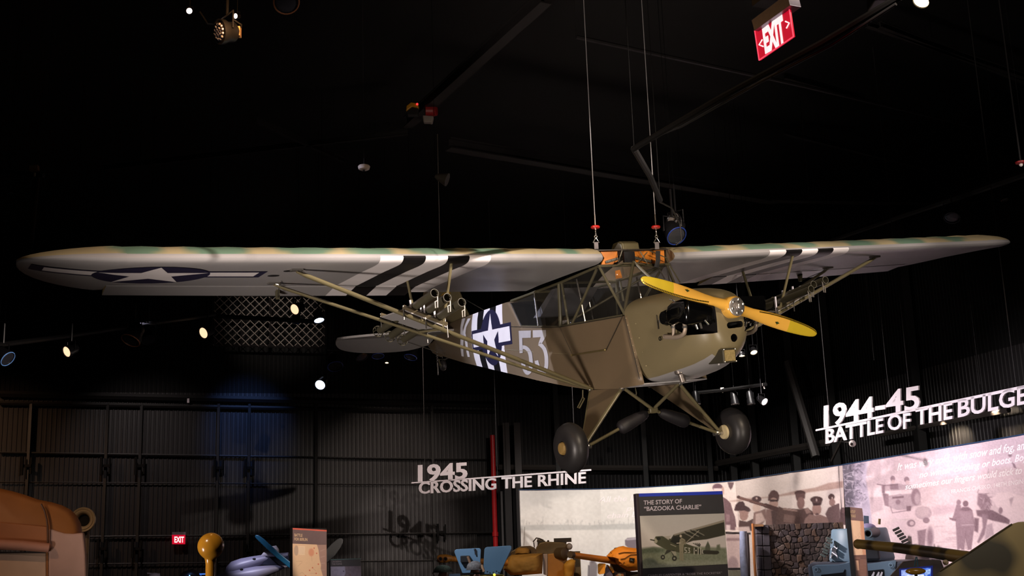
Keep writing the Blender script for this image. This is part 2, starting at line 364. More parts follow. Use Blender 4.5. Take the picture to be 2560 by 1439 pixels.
# red sprinkler riser with a thin grey pipe beside it
p = wall_pt(1224, 1300, .45); t = Thing('sprinkler_pipe', 'red vertical sprinkler pipe rising by the far corner', 'pipe', (p.x, p.y, 0), 0)
RED = mat('red_pipe_paint', (205, 38, 42), .4)
MB().tube([(0, 0, 0), (0, 0, 4.3)], .06, 12).build('riser', RED, t.e, smooth=True)
MB().tube([(0, 0, 1.9), (0, 0, 2.0)], .075, 12).tube([(0, 0, 3.0), (0, 0, 3.1)], .075, 12).build('coupling', RED, t.e, smooth=True)
p = wall_pt(1241, 1300, .5); o = MB().tube([(p.x, p.y, 0), (p.x, p.y, 2.95)], .028, 8).build('conduit_pipe', mat('galvanised_pipe', (150, 145, 145), .35, metal=.6), smooth=True); tag(o, 'slim grey upright conduit right of the red pipe', 'pipe')
# ------------------------------------------------------------------ roof steel: faint beams and pipes under the deck
BEAM = mat('roof_beam_paint', (32, 29, 29), .6, spec=.3, noise=.2)
DULL = mat('roof_pipe_dull', (36, 33, 33), .5, metal=.2)
def beam(a, b, z, sx, sz, lab, name='roof_beam', cat='beam', m=BEAM):
    A = at_z(*a, z); B = at_z(*b, z); d = B-A; ang = math.atan2(d.y, d.x)
    mb = MB().box((d.length/2, 0, 0), (d.length, sx*.25, sz)).box((d.length/2, 0, sz/2), (d.length, sx, sz*.12)).box((d.length/2, 0, -sz/2), (d.length, sx, sz*.12))
    o = mb.build(name, m); o.location = A; o.rotation_euler.z = ang; return tag(o, lab, cat, 'roof steel under the black ceiling')
beam((1120, 360), (1935, 497), 7.9, .2, .16, 'long dim roof beam crossing behind the two lifting cables')
beam((1925, 492), (2560, 503), 7.9, .2, .16, 'dim roof beam above the far right wing tip')
beam((1365, -8), (1020, 306), 7.6, .14, .14, 'dim roof beam running up from the red and yellow hoist')
for (a, b), s_ in zip((((2168, 60), (2560, 190)), ((1960, 190), (2160, 245)), ((2200, 62), (2570, 205)), ((1960, 330), (2560, 480)), ((640, 300), (860, 400)), ((260, 420), (1020, 330))),
        ('thin roof purlin at the far top right corner', 'short thin roof purlin right of the exit sign', 'thin roof purlin below the bright top right lamp', 'thin roof purlin above the right wing', 'thin roof purlin left of the smoke detector', 'thin roof purlin crossing the dark upper left')):
    beam(a, b, 8.4, .07, .08, s_, 'roof_purlin')
def pipe(pts, r, m, name, lab, cat='pipe', z=None, group=None):
    P = [at_z(x, y, z) if z else at(x, y, D) for x, y, *D_ in pts for D in (D_ or [0])]
    mb = MB().tube(P, r, 8)
    if cat == 'pipe':
        for q in (P[0], P[-1]): mb.tube([q, V((q.x, q.y, 8.995))], .003, 4)
    return tag(mb.build(name, m, smooth=True), lab, cat, group)
pipe([(1440, 92), (2000, 213), (2570, 348)], .028, DULL, 'conduit_pipe', 'thin straight conduit under the roof below the exit sign', z=7.8)
pipe([(2250, -8, 5.9), (2060, 105, 6.3), (1800, 245, 7.2), (1600, 362, 8.2), (1585, 372, 8.3)], .022, mat('pipe_black', (17, 16, 16), .65, spec=.25), 'lighting_pipe', 'long dark lighting pipe sloping below the large exit sign')
pipe([(2240, 10, 5.9), (2080, 112, 6.3), (1900, 205, 6.8), (1700, 318, 7.8), (1640, 340, 8)], .009, mat('cable_rubber', (40, 38, 38), .5), 'power_cable', 'loose black cable slung along the sloping lighting pipe', 'cable')
pipe([(1585, 372, 8.3), (1625, 440, 9.4), (1650, 500, 9.9)], .026, MATS['pipe_black'], 'lighting_pipe', 'bent dark pipe dropping to the lamp cluster by the cable')
pipe([(2075, 600, 20), (2250, 540, 18), (2400, 490, 16), (2570, 432, 14)], .05, MATS['pipe_black'], 'lighting_pipe', 'dark lighting pipe rising above the right wing tip')
pipe([(-5, 862, 15), (130, 845, 16), (330, 815, 18), (540, 785, 20.5)], .035, MATS['pipe_black'], 'lighting_pipe', 'dark lighting pipe carrying the warm lamps at far left')
pipe([(540, 790, 20.5), (680, 797, 20.5), (815, 805, 20.5)], .04, MATS['pipe_black'], 'lighting_pipe', 'dark lighting pipe in front of the wire mesh')
pipe([(1735, 982, 21), (1805, 975, 20.5), (1915, 960, 19.5)], .03, MATS['pipe_black'], 'lighting_pipe', 'dark lighting pipe behind the right landing wheel')
pipe([(95, 440, 14), (78, 605, 14)], .03, mat('rusty_post', (40, 27, 17), .8, spec=.2), 'hanger_post', 'dim brown hanging pipe below the small box', 'pipe')
for (x, y0, y1, D), s_ in zip(((2185, 560, 900, 21), (2450, 560, 960, 18.5), (2225, 720, 1010, 20)), ('thin suspension wire left of the word BULGE', 'thin suspension wire above the end of the tall sign', 'thin suspension wire above the 1944-45 numerals')):
    p = at(x, y1, D); q = V((p.x, p.y, p.z+3.4)); tag(MB().tube([q, p], .0035, 5).build('suspension_wire', mat('wire_steel', (44, 42, 42), .6, spec=.3)), s_, 'wire')
# wire mesh screen high on the left wall
t = Thing('mesh_screen', 'dark framed wire mesh screen high on the far wall', 'screen', (0, 0, 0), 0)
t.M = Matrix.Translation(wall_pt(673, 805, .5)) @ Matrix.Rotation(math.atan2(.32, 1), 4, 'Z'); t.e.matrix_world = t.M; t.I = t.M.inverted(); t.n = t.M.to_3x3() @ V((0, 1, 0))
FR = mat('screen_frame', (34, 31, 32), .5)
q = [t.L(535, 738), t.L(812, 738), t.L(812, 868), t.L(535, 862)]
fm = MB()
for i in range(4): fm.tube([q[i], q[(i+1) % 4]], .03, 4)
fm.build('frame', FR, t.e)
for x in (604, 676, 745): MB().tube([t.L(x, 738), t.L(x, 866)], .035 if x == 676 else .02, 4).build('mullion', FR, t.e)
MB().tube([t.L(537, 795), t.L(811, 803)], .03, 4).build('mid_rail', FR, t.e)
mm = MB(); x0, x1 = q[0].x, q[1].x; z0, z1 = min(q[2].z, q[3].z), q[0].z; st = .2
def clip(a, b):
    d = b-a; t0, t1 = 0., 1.
    for c, lo, hi in ((0, x0, x1), (2, z0, z1)):
        if abs(d[c]) > 1e-9:
            u, v_ = sorted(((lo-a[c])/d[c], (hi-a[c])/d[c])); t0 = max(t0, u); t1 = min(t1, v_)
    return (a+d*t0, a+d*t1) if t1-t0 > .01 else None
c = x0-(z1-z0)
while c < x1+(z1-z0):
    for s_ in (1, -1):
        a = V((c, .02*s_, z0)); b = V((c+s_*(z1-z0), .02*s_, z1)); r = clip(a, b)
        if r: mm.tube(r, .009, 4)
    c += st
mm.build('chain_link', mat('galvanised_mesh', (190, 178, 170), .45, metal=.1), t.e)
MB().bx((x0-.1, .5, z0-.1), (x1+.1, .55, z1+.1)).build('dark_backing', mat('void_black', (6, 6, 6), .9), t.e)
# ================================================================== the aeroplane, in its own axes: x forward, y to its left, z up, origin at the wing's leading edge
PC = V((9.359054, -6.066308, -1.210855))
PR = Matrix(((0.44093, 0.894141, -0.078056), (-0.116589, -0.029171, -0.992752), (-0.889937, 0.446835, 0.091384)))
A3 = MW @ PR; T0 = EYE-A3 @ PC
PM = Matrix.Translation(T0) @ A3.to_4x4(); PI_ = PM.inverted()
plane = bpy.data.objects.new('observation_aeroplane', None); COL.objects.link(plane); plane.matrix_world = PM
tag(plane, 'olive drab high-wing observation aeroplane numbered 53, hung by cables', 'aeroplane')
def pray(px, py): return (A3.inverted() @ ray(px, py))
def pp(px, py, ax, val):
    r = pray(px, py); return PC+r*((val-PC[ax])/r[ax])
OLIVE = mat('olive_drab_fabric', (113, 97, 76), .42, spec=.4, noise=.16, nscale=1.3, wave=(3, .25, .02))
COWLM = mat('olive_drab_metal', (124, 113, 85), .36, spec=.5, noise=.1, nscale=1.5)
GREY = mat('neutral_grey_dope', (150, 147, 147), .38, spec=.5, noise=.08, nscale=1.1, wave=(2.2, .3, .02))
CAMO = mat('camouflage_dope', rough=.42, attr='Col', noise=.08, nscale=3)
WHT = mat('white_stripe_paint', (232, 226, 226), .42, noise=.06)
BLK = mat('black_stripe_paint', (20, 18, 19), .4, noise=.2)
INK = mat('insignia_blue', (34, 32, 58), .42)
STRUT = mat('strut_olive', (104, 96, 70), .33, spec=.5, noise=.08)
STEEL = mat('polished_steel', (190, 186, 180), .22, metal=.9)
TUBEM = mat('cabin_tube_olive', (84, 79, 60), .35)
BLKG = mat('gloss_black_baffle', (10, 10, 11), .12, spec=.6, noise=.3, coat=.5)
ORANGE = mat('orange_varnished_ply', (214, 128, 44), .4, noise=.2, nscale=9)
RUB = mat('tyre_rubber', (44, 42, 43), .42, spec=.45, noise=.25, nscale=5)
# ---- wing
US = [0, .012, .03, .07, .14, .26, .45, .7, 1.0, 1.28, 1.45, 1.6]
UZ = [0, .026, .045, .072, .1, .124, .135, .122, .078, .010, -.05, -.123]
LS = [0, .012, .03, .07, .14, .26, .45, .7, 1.0, 1.28, 1.45, 1.6]
LZ = [0, -.018, -.03, -.043, -.052, -.056, -.062, -.074, -.090, -.104, -.118, -.130]
zu = lambda s: float(np.interp(s, US, UZ)); zl = lambda s: float(np.interp(s, LS, LZ))
NU = 15
US_ = [0, .006, .014, .03, .055, .09, .15, .25, .36, .48, .6, .72, .82, .9, .96, 1]
def rise(y, s): return abs(y)*.0175+.052*min(1, max(0, s/1.6))*min(1.15, (abs(y)/4.65)**2)
def section(y, s0, s1, k=1.0, lift=0, sag=0):
    up = []; lo = []
    ch = 1.6*(s1-s0) if False else (s1-s0)
    for u in US_:
        s = u*1.6 if k < 1 else s0+ch*u
        sx = s0+ch*u
        a = zu(s); b = zl(s)
        if k < 1: m_ = .02; a = m_+(a-m_)*k; b = m_+(b-m_)*k
        a -= sag*min(1, u*8)*.8
        z0 = rise(y, sx)+lift
        up.append(V((-sx, y, a+z0))); lo.append(V((-sx, y, b+z0)))
    return up[::-1]+lo[1:]                      # trailing edge over the top, round the nose, back below
AI, AO, HB = 1.76, 4.64, 1.27
BANDS = [1.55, 1.757, 1.963, 2.17, 2.376, 2.583]
GREEN = [(340, 60), (537, 75), (755, 72), (917, 52), (1070, 62), (1205, 40), (1410, 20), (1754, 38), (1890, 46), (2000, 25), (2135, 30), (2255, 32), (2370, 27)]
blots = []
for px, hw_ in GREEN:
    a = pp(px-hw_, 628, 0, -.18).y; b = pp(px+hw_, 628, 0, -.18).y
    blots.append(((a+b)/2, abs(b-a)/2, .12+.06*math.sin(px), .17)); blots.append(((a+b)/2+.3, .4, .8+.3*math.sin(px*3), .25))
def camo(p):
    s = -p.x; v = 0
    for cy, ry, cs, rs in blots:
        v = max(v, 1.25-math.hypot((p.y-cy)/ry, (s-cs)/rs))
    t = min(1, max(0, v/.3)); a = np.array(lin((166, 152, 118))); b = np.array(lin((98, 124, 104)))
    return a*(1-t)+b*t
def make_wing(sg):
    st = set([.40, .41]+BANDS+[AI-.004, AI, AO, AO+.004])
    y = .5
    while y < 4.6: st.add(round(y, 3)); y += .083
    ys = sorted(st); secs = []
    for y in ys:
        s1 = HB if AI <= y <= AO else (1.5 if y > AO else 1.6)
        sag = .007*math.sin(PI*(y-.4)/.34)**2
        secs.append(section(sg*y, 0, s1, 1, 0, sag))
    for t in (.08, .2, .35, .5, .65, .78, .88, .95, .985, 1.0):
        y = 4.66+.73*t; c = math.sqrt(max(0, 1-t**2.1)); c2 = math.sqrt(max(0, 1-t**1.9))
        s0 = .62*(1-c); s1 = .62+(1.5-.62)*c2
        if t == 1: s0, s1 = .58, .66
        k = max(.06, .999*math.sqrt(1-.97*t*t)*(1-.25*t)); secs.append(section(sg*y, s0, s1, k, .012*t*t)); ys.append(y)
    mb = MB(); mb.loft(secs, True, True)
    n = len(secs[0]); top = len(US_)-1
    for j in range(len(secs)-1):
        ym = (ys[j]+ys[j+1])/2
        for i in range(n):
            f = j*n+i
            mi = 0 if i < top-2 else 1
            if i >= top-1 and i < n-1 and BANDS[0] < ym < BANDS[-1]:
                mi = 2+sum(ym > b for b in BANDS[1:-1]) % 2
            if i == n-1: mi = 1
            mb.m[f] = mi
    mb.m[-2] = 4; mb.m[-1] = 1
    o = mb.build('wing', [CAMO, GREY, WHT, BLK, OLIVE], plane, smooth=True, angle=50)
    a = o.data.color_attributes.new('Col', 'FLOAT_COLOR', 'POINT')
    a.data.foreach_set('color', np.array([[*camo(v.co), 1] for v in o.data.vertices]).ravel())
    # aileron, drooping a little
    mb = MB(); rings = []; ysa = sorted(set([AI+.006, AO-.006]+[b for b in BANDS if b > AI]+[2.9, 3.3, 3.7, 4.1, 4.4])); yy = []
    hz = zl(HB)+.045; ca, sa = math.cos(math.radians(6)), math.sin(math.radians(6))
    def rot(s, z): ds = s-HB; dz_ = z-hz; return HB+ds*ca+dz_*sa, hz+dz_*ca-ds*sa
    for y in ysa:
        pr = [(1.595, -.124), (1.45, -.05), (HB+.03, zu(HB+.03)), (HB+.008, (zu(HB)+zl(HB))/2), (HB+.03, zl(HB+.03)), (1.45, zl(1.45)), (1.6, -.130)]
        rings.append([V((-rot(s, z)[0], sg*y, rot(s, z)[1]+rise(y, s))) for s, z in pr])
    mb.loft(rings, True, True); n = 7
    for j in range(len(ysa)-1):
        ym = (ysa[j]+ysa[j+1])/2
        for i in range(n):
            mi = 0 if i < 2 else 1
            if i >= 2 and ym < BANDS[-1]: mi = 2+sum(ym > b for b in BANDS[1:-1]) % 2
            mb.m[j*n+i] = mi
    al = mb.build('aileron', [mat('camouflage_tan', (150, 134, 92), .45), GREY, WHT, BLK], o)
    # control horn and cable of the aileron
    y = sg*3.1; MB().prism([(-1.38, y-.015, -.03), (-1.45, y-.015, -.03), (-1.43, y-.015, -.14), (-1.40, y-.015, -.14)], (0, .03, 0)).build('control_horn', TUBEM, o)
    MB().tube([(-1.42, y, -.13), (-.95, y+sg*.1, zl(.95)+.055)], .004, 5).build('control_cable', STEEL, o)
    return o, al
wing_s, ail_s = make_wing(-1)
wing_p, ail_p = make_wing(1)
def under(y, s, d=.003): return V((-s, y, zl(s)+rise(y, s)-d))
# inspection holes and fittings below the wing
for px, py in ((683, 687), (723, 677)):
    p = pp(px, py, 2, 0.0); y = p.y; s = -p.x
    o = MB().prism([under(y+.05*math.cos(q), s+.035*math.sin(q), .004) for q in [2*PI*i/14 for i in range(14)]], (0, 0, -.003)).build('inspection_hole', BLK, wing_s)
# white star insignia under the tip
def star_pts(cx, cy, r, rot=0): return [(cx+(r if i % 2 == 0 else r*.382)*math.sin(PI*i/5+rot), cy+(r if i % 2 == 0 else r*.382)*math.cos(PI*i/5+rot)) for i in range(10)]
def tipz(y, s):
    z = zl(s)+rise(y, s)
    t = max(0, (abs(y)-4.66)/.73)
    if t > 0:
        k = math.sqrt(max(0, 1-.97*t*t))*(1-.25*t); z = .02+(zl(s)-.02)*k+rise(y, s)+.012*t*t
    return z
def wing_decal(name, poly, m, d, parent):
    # dense flat decal following the lower surface: cut the polygon into chordwise strips
    poly = [(y, s) for y, s in poly]; mb = MB(); ymin = min(p[0] for p in poly); ymax = max(p[0] for p in poly); nst = max(2, int((ymax-ymin)/.03)+1)
    cuts = sorted(set([ymin+(ymax-ymin)*i/nst for i in range(nst+1)]+[p[0] for p in poly]))
    for y0, y1 in zip(cuts[:-1], cuts[1:]):
        if y1-y0 < 1e-6: continue
        ym = (y0+y1)/2; ev = []
        for (ya, sa), (yb, sb) in zip(poly, poly[1:]+poly[:1]):
            if min(ya, yb) < ym < max(ya, yb):
                f = lambda y: sa+(sb-sa)*(y-ya)/(yb-ya)
                ev.append((f(ym), f(y0), f(y1)))
        ev.sort()
        for a, b in zip(ev[::2], ev[1::2]):
            k_ = 4
            for i in range(k_):
                t0, t1 = i/k_, (i+1)/k_
                q = [(y0, a[1]+(b[1]-a[1])*t0), (y0, a[1]+(b[1]-a[1])*t1), (y1, a[2]+(b[2]-a[2])*t1), (y1, a[2]+(b[2]-a[2])*t0)]
                mb.add([V((-s, y, tipz(y, s)-d)) for y, s in q], [(0, 1, 2, 3)])
    return mb.build(name, m, parent)
YC, SC, RR = -4.36, .64, .47
circ = [(YC+RR*math.cos(q), SC+RR*math.sin(q)) for q in [2*PI*i/48 for i in range(48)]]
ins = wing_decal('star_insignia', [(-5.30, SC-.2), (-3.44, SC-.2), (-3.44, SC+.12), (-5.30, SC+.12)], INK, .004, wing_s)
wing_decal('insignia_disc', circ, INK, .005, ins)
wing_decal('insignia_bar', [(-5.20, SC-.15), (-4.36, SC-.15), (-4.36, SC+.06), (-5.20, SC+.06)], WHT, .0045, ins)
wing_decal('insignia_bar', [(-4.36, SC-.15), (-3.50, SC-.15), (-3.50, SC+.06), (-4.36, SC+.06)], WHT, .0045, ins)
wing_decal('insignia_star', [(y, SC-(s-SC)) for y, s in star_pts(YC, SC, RR*.98)], WHT, .007, ins)
# ---- wing struts with their fittings
FRT = [V((-.315, -3.226, -.02)), V((-.47, -.36, -1.195))]; RER = [V((-1.069, -3.225, -.04)), V((-.53, -.36, -1.195))]
def mir(p): return V((p.x, -p.y, p.z))
for sg in (-1, 1):
    m_ = (lambda p: p) if sg < 0 else mir
    for (a, b), r in ((FRT, .034), (RER, .027)):
        a = m_(a); b = m_(b)
        o = MB().tube([a.lerp(b, t) for t in (0, .03, .97, 1)], [r*.5, r, r, r*.5], 10, flat=((1, 0, 0), .55)).build('wing_strut', STRUT, plane, smooth=True)
        MB().tube([a+V((0, 0, .03)), a.lerp(b, .03)], .016, 8).box(a+V((0, 0, .015)), (.07, .1, .02)).build('strut_fitting', STEEL, o)
    for y, s, tgt in ((-1.90, .08, FRT), (-1.96, 1.0, RER)):
        t = (abs(tgt[0].y)-abs(y))/(abs(tgt[0].y)-abs(tgt[1].y)); q = tgt[0].lerp(tgt[1], t); top = under(-y, s, -.01); top.y = y
        MB().tube([m_(top), m_(q)], .014, 8).build('jury_strut', STRUT, plane, smooth=True)
    MB().tube([m_(FRT[0].lerp(FRT[1], .46)), m_(RER[0].lerp(RER[1], .44))], .011, 6).build('jury_strut', STRUT, plane, smooth=True)
# ---- fuselage
TOP = [(.30, -.56), (-1.03, -.55), (-1.95, -.465), (-2.214, -.19), (-2.35, -.172), (-3.2, -.19), (-3.9, -.21), (-4.9, -.26)][::-1]
BOT = [(.37, -1.175), (0, -1.207), (-.55, -1.195), (-.98, -1.145), (-2.11, -.987), (-3.94, -.742), (-4.9, -.59)][::-1]
ipt = lambda tab, x: float(np.interp(x, [p[0] for p in tab], [p[1] for p in tab]))
def hw(x): return .34 if x > -1.6 else .34-(.30)*((-1.6-x)/3.3)
def bul(x, t): return .038*math.sin(PI*t)**.8*min(1, max(0, (-2.2-x)/.8)) if 0 < t < 1 else 0
def side_y(x, z):
    zb, zt = ipt(BOT, x), ipt(TOP, x); t = (z-zb)/max(zt-zb, .01); return hw(x)+bul(x, t)
def ps(px, py):        # point on the right-hand fuselage side
    y = .34
    for i in range(25):
        p = pp(px, py, 1, -y); y = side_y(p.x, p.z)
    return p
FB = [-2.47, -2.67, -2.87, -3.07, -3.27, -3.47]
XS = [.24, .12, 0, -.3, -.6, -.9, -1.03, -1.3, -1.6, -1.95, -2.04, -2.13, -2.214, -2.35]+FB+[-3.6, -3.75, -3.95, -4.2, -4.5, -4.75, -4.92]
RW = 8; KD = 5
rings = []
for x in XS:
    zb, zt = ipt(BOT, x), ipt(TOP, x); r = []
    for i in range(RW+1): t = i/RW; z_ = zb+(zt-zb)*t; r.append(V((x+(.28*(-.56-z_) if x == .24 else .14*(-.56-z_) if x == .12 else 0), -(hw(x)+bul(x, t)), z_)))
    for i in range(1, KD+1):
        u = i/(KD+1); r.append(V((x, -hw(x)*(1-2*u), zt+.035*math.sin(PI*u)*min(1, hw(x)/.2))))
    r += [mir(p) for p in r[:RW+1][::-1]]
    rings.append(r)
n = len(rings[0]); mb = MB()
allv = [p for r in rings for p in r]; fs = []; ms = []
for j in range(len(XS)-1):
    xm = (XS[j]+XS[j+1])/2
    for i in range(n):
        if RW <= i < RW+KD+1 and xm > -2.2: continue
        fs.append((j*n+i, j*n+(i+1) % n, (j+1)*n+(i+1) % n, (j+1)*n+i))
        mi = 0
        if FB[-1] < xm < FB[0]: mi = 1+sum(xm < b for b in FB[1:-1]) % 2
        if i == n-1: mi = 3
        ms.append(mi)
fs.append(tuple((len(XS)-1)*n+i for i in range(n))); ms.append(0)
mb.add(allv, fs); mb.m = ms
fus = mb.build('fuselage', [OLIVE, WHT, BLK, GREY], plane, smooth=True, solid=.014, angle=24)
def side_decal(name, polys, m, d, parent=fus):
    mb = MB()
    for poly in polys:
        pts = [p if isinstance(p, Vector) else ps(*p) for p in poly]; pts = [V((p.x, -(side_y(p.x, p.z)+.007+d), p.z)) for p in pts]
        mb.prism(pts, (0, -.0015, 0))
    return mb.build(name, m, parent)
c2 = lambda x, y: (x/4.496+1200, y/4.496+640); c5 = lambda x, y: (x/4.496+820, y/4.496+640)
def ribbon(pts, w_):      # stroke as small quads in pixel space
    out = []
    for a, b in zip(pts[:-1], pts[1:]):
        d = V((b[0]-a[0], b[1]-a[1])); L_ = d.length; d.normalize(); nn = V((-d.y, d.x))*w_/2; a_ = V(a)-d*w_*.25; b_ = V(b)+d*w_*.25
        out.append([tuple(a_+nn), tuple(b_+nn), tuple(b_-nn), tuple(a_-nn)])
    return out
FIG = mat('pale_grey_numerals', (176, 170, 168), .45, noise=.12)
def smooth_line(pts, k=6):
    P_ = [V(p) for p in pts]; P_ = [P_[0]*2-P_[1]]+P_+[P_[-1]*2-P_[-2]]; out = []
    for a, b, c, d in zip(P_, P_[1:], P_[2:], P_[3:]):
        for i in range(k):
            t = i/k; out.append(.5*((2*b)+(c-a)*t+(2*a-5*b+4*c-d)*t*t+(3*b-a-3*c+d)*t**3))
    return out+[P_[-2]]
def numeral(name, polys, stroke, w_=9.2):
    mb = MB()
    sp_ = lambda p: (lambda q: V((q.x, -(side_y(q.x, q.z)+.012), q.z)))(ps(*p))
    for poly in polys:
        q = [sp_(c2(*p)) for p in poly]; mb.add(q, [tuple(t) for t in tessellate_polygon([q])])
    L_ = smooth_line([c2(*p) for p in stroke]); ver = []
    for i, p in enumerate(L_):
        d = (L_[min(i+1, len(L_)-1)]-L_[max(i-1, 0)]).normalized(); nn = V((-d.y, d.x))*w_/2; ver += [sp_(p+nn), sp_(p-nn)]
    mb.add(ver, [(2*i, 2*i+1, 2*i+3, 2*i+2) for i in range(len(L_)-1)])
    return mb.build(name, FIG, fus)
g5a = [[(446, 838), (583, 834), (583, 915), (486, 918), (492, 1085), (456, 1090)]]; g5b = ((486, 1020), (520, 1026), (550, 1050), (572, 1090), (582, 1150), (584, 1220), (575, 1280), (552, 1310), (528, 1300), (506, 1250), (494, 1190))
g3a = [[(604, 832), (752, 828), (756, 892), (706, 984), (666, 986), (694, 908), (606, 914)]]; g3b = ((676, 982), (712, 1012), (738, 1050), (754, 1110), (759, 1180), (756, 1240), (744, 1290), (722, 1312), (698, 1304), (672, 1262), (652, 1200), (645, 1172))
numeral('numeral_five', g5a, g5b); numeral('numeral_three', g3a, g3b)
kk = [[c5(*p) for p in q] for q in ([(1515, 700), (1550, 697), (1521, 805), (1532, 920), (1533, 1128), (1508, 1122), (1496, 930), (1495, 805)],
      [(1578, 700), (1610, 697), (1560, 800), (1549, 880), (1532, 905), (1524, 850), (1545, 775)], [(1535, 880), (1553, 870), (1572, 960), (1600, 1132), (1575, 1130), (1552, 1000)])]
XC, ZC, RC = -2.83, -.52, .285
cp = lambda r, n=40: [V((XC+r*math.cos(q), 0, ZC+r*math.sin(q))) for q in [2*PI*i/n for i in range(n)]]
rect = lambda x0, x1, z0, z1: [V((x0, 0, z0)), V(((x0+x1)/2, 0, z0)), V((x1, 0, z0)), V((x1, 0, z1)), V(((x0+x1)/2, 0, z1)), V((x0, 0, z1))]
si = side_decal('star_insignia', [rect(-3.44, -2.24, ZC-.085, ZC+.12)], INK, .0012)
def side_patch(name, poly, m, d, parent):          # fine strips so the paint follows the rounded side
    mb = MB(); xs = [p[0] for p in poly]; a, b = min(xs), max(xs); N_ = 40
    cuts = sorted(set([a+(b-a)*i/N_ for i in range(N_+1)]+xs))
    for x0, x1 in zip(cuts[:-1], cuts[1:]):
        if x1-x0 < 1e-6: continue
        xm = (x0+x1)/2; ev = []
        for (xa, za), (xb, zb_) in zip(poly, poly[1:]+poly[:1]):
            if min(xa, xb) < xm < max(xa, xb):
                f = lambda x: za+(zb_-za)*(x-xa)/(xb-xa); ev.append((f(xm), f(x0), f(x1)))
        ev.sort()
        for p, q in zip(ev[::2], ev[1::2]):
            for i in range(8):
                t0, t1 = i/8, (i+1)/8
                mb.add([V((x, -(side_y(x, z)+.0075+d), z)) for x, z in ((x0, p[1]+(q[1]-p[1])*t0), (x0, p[1]+(q[1]-p[1])*t1), (x1, p[2]+(q[2]-p[2])*t1), (x1, p[2]+(q[2]-p[2])*t0))], [(0, 1, 2, 3)])
    return mb.build(name, m, parent)
bpy.data.objects.remove(si)
side_patch('letter_k', [(p.x, p.z) for p in [ps(*q) for q in kk[0]]], mat('white_letter', (222, 216, 214), .45), .001, fus)
for q_ in kk[1:]: side_patch('letter_k', [(p.x, p.z) for p in [ps(*q) for q in q_]], MATS['white_letter'], .001, fus)
R4 = lambda x0, x1, z0, z1: [(x0, z0), (x1, z0), (x1, z1), (x0, z1)]
si = side_patch('star_insignia', R4(-3.46, -2.24, ZC-.115, ZC+.125), INK, .0012, fus)
side_patch('insignia_disc', [(XC+(RC+.035)*math.cos(q), ZC+(RC+.035)*math.sin(q)) for q in [2*PI*i/40 for i in range(40)]], INK, .0018, si)
side_patch('insignia_bar', R4(-3.42, XC, ZC-.075, ZC+.085), WHT, .0024, si); side_patch('insignia_bar', R4(XC, -2.28, ZC-.075, ZC+.085), WHT, .0024, si)
side_patch('insignia_disc', [(XC+RC*.8*math.cos(q), ZC+RC*.97*math.sin(q)) for q in [2*PI*i/40 for i in range(40)]], INK, .003, si)
side_patch('insignia_star', star_pts(XC, ZC, RC*.98), WHT, .0042, si)
# door, seams, handle
LINE = mat('seam_dark_gap', (46, 40, 30), .6)  # dark joint lines of the door and cowl panels
def seam(pix, r=.004, m=LINE, name='seam', parent=fus):
    pts = [ps(*p) for p in pix]; return MB().tube([V((p.x, -(side_y(p.x, p.z)+.009), p.z)) for p in pts], r, 5).build(name, m, parent)
dp = [ps(*p) for p in ((1404, 817), (1436, 887), (1519, 874), (1560, 790))]
door = MB().prism([V((p.x, -.354, p.z)) for p in dp], (0, -.006, 0)).build('lower_door', OLIVE, plane)
for a, b in zip(dp, dp[1:]+dp[:1]): MB().tube([V((a.x, -.3595, a.z)), V((b.x, -.3595, b.z))], .004, 5).build('door_edge', LINE, door)
MB().tube([V((dp[1].x, -.37, dp[1].z)), V((dp[2].x, -.37, dp[2].z))], .008, 8).ball((dp[1].x, -.37, dp[1].z), .013, 8, 6).ball((dp[2].x, -.37, dp[2].z), .013, 8, 6).build('hinge_rod', mat('brass_rod', (150, 134, 92), .3, metal=.7), door, smooth=True)
seam(((1262, 872), (1330, 879), (1420, 884)), .003, mat('pale_seam', (140, 130, 104), .5)); seam(((1279, 816), (1340, 818), (1404, 817)), .004)
# ---- cowling
def ring(x, hwid, zt, zm, zb, et, eb, sl=0, n=56):
    r = []
    for i in range(n):
        q = 2*PI*i/n; c, s = math.cos(q), math.sin(q); e, h = (et, zt-zm) if s >= 0 else (eb, zm-zb)
        z = zm+h*math.copysign(abs(s)**(2/e), s); r.append(V((x+sl*(-.56-z), hwid*math.copysign(abs(c)**(2/e), c), z)))
    return r
CS = [(.2, .345, -.385, -.56, -1.185, 2.0, 5.0, .28), (.40, .345, -.383, -.565, -1.178, 2.1, 4.2, .22), (.62, .342, -.384, -.58, -1.16, 2.2, 3.4, .13), (.85, .332, -.393, -.61, -1.135, 2.2, 2.9, .05), (1.0, .312, -.408, -.64, -1.11, 2.2, 2.6, 0), (1.12, .282, -.428, -.67, -1.07, 2.2, 2.4, 0), (1.2, .25, -.45, -.69, -1.03, 2.2, 2.3, 0), (1.26, .21, -.478, -.7, -.985, 2.2, 2.2, 0), (1.295, .165, -.51, -.71, -.94, 2.1, 2.1, 0), (1.31, .12, -.55, -.71, -.88, 2, 2, 0)]
mb = MB(); rr = [ring(*c) for c in CS]; mb.loft(rr, True, True); n = 56
for j in range(len(CS)-1):
    for i in range(n):
        q = (i+.5)/n
        mb.m[j*n+i] = 1 if .655 < q < .845 and j < 6 else 0
mb.m[-1] = 0
cowl = mb.build('cowling', [COWLM, GREY, BLK], plane, smooth=True, angle=50)
cutpx = [(1700, 742), (1740, 742), (1768, 752), (1782, 768), (1784, 800), (1773, 824), (1748, 835), (1712, 838), (1690, 822), (1676, 796), (1680, 764)]
cut = [pp(x, y, 1, -.31) for x, y in cutpx]
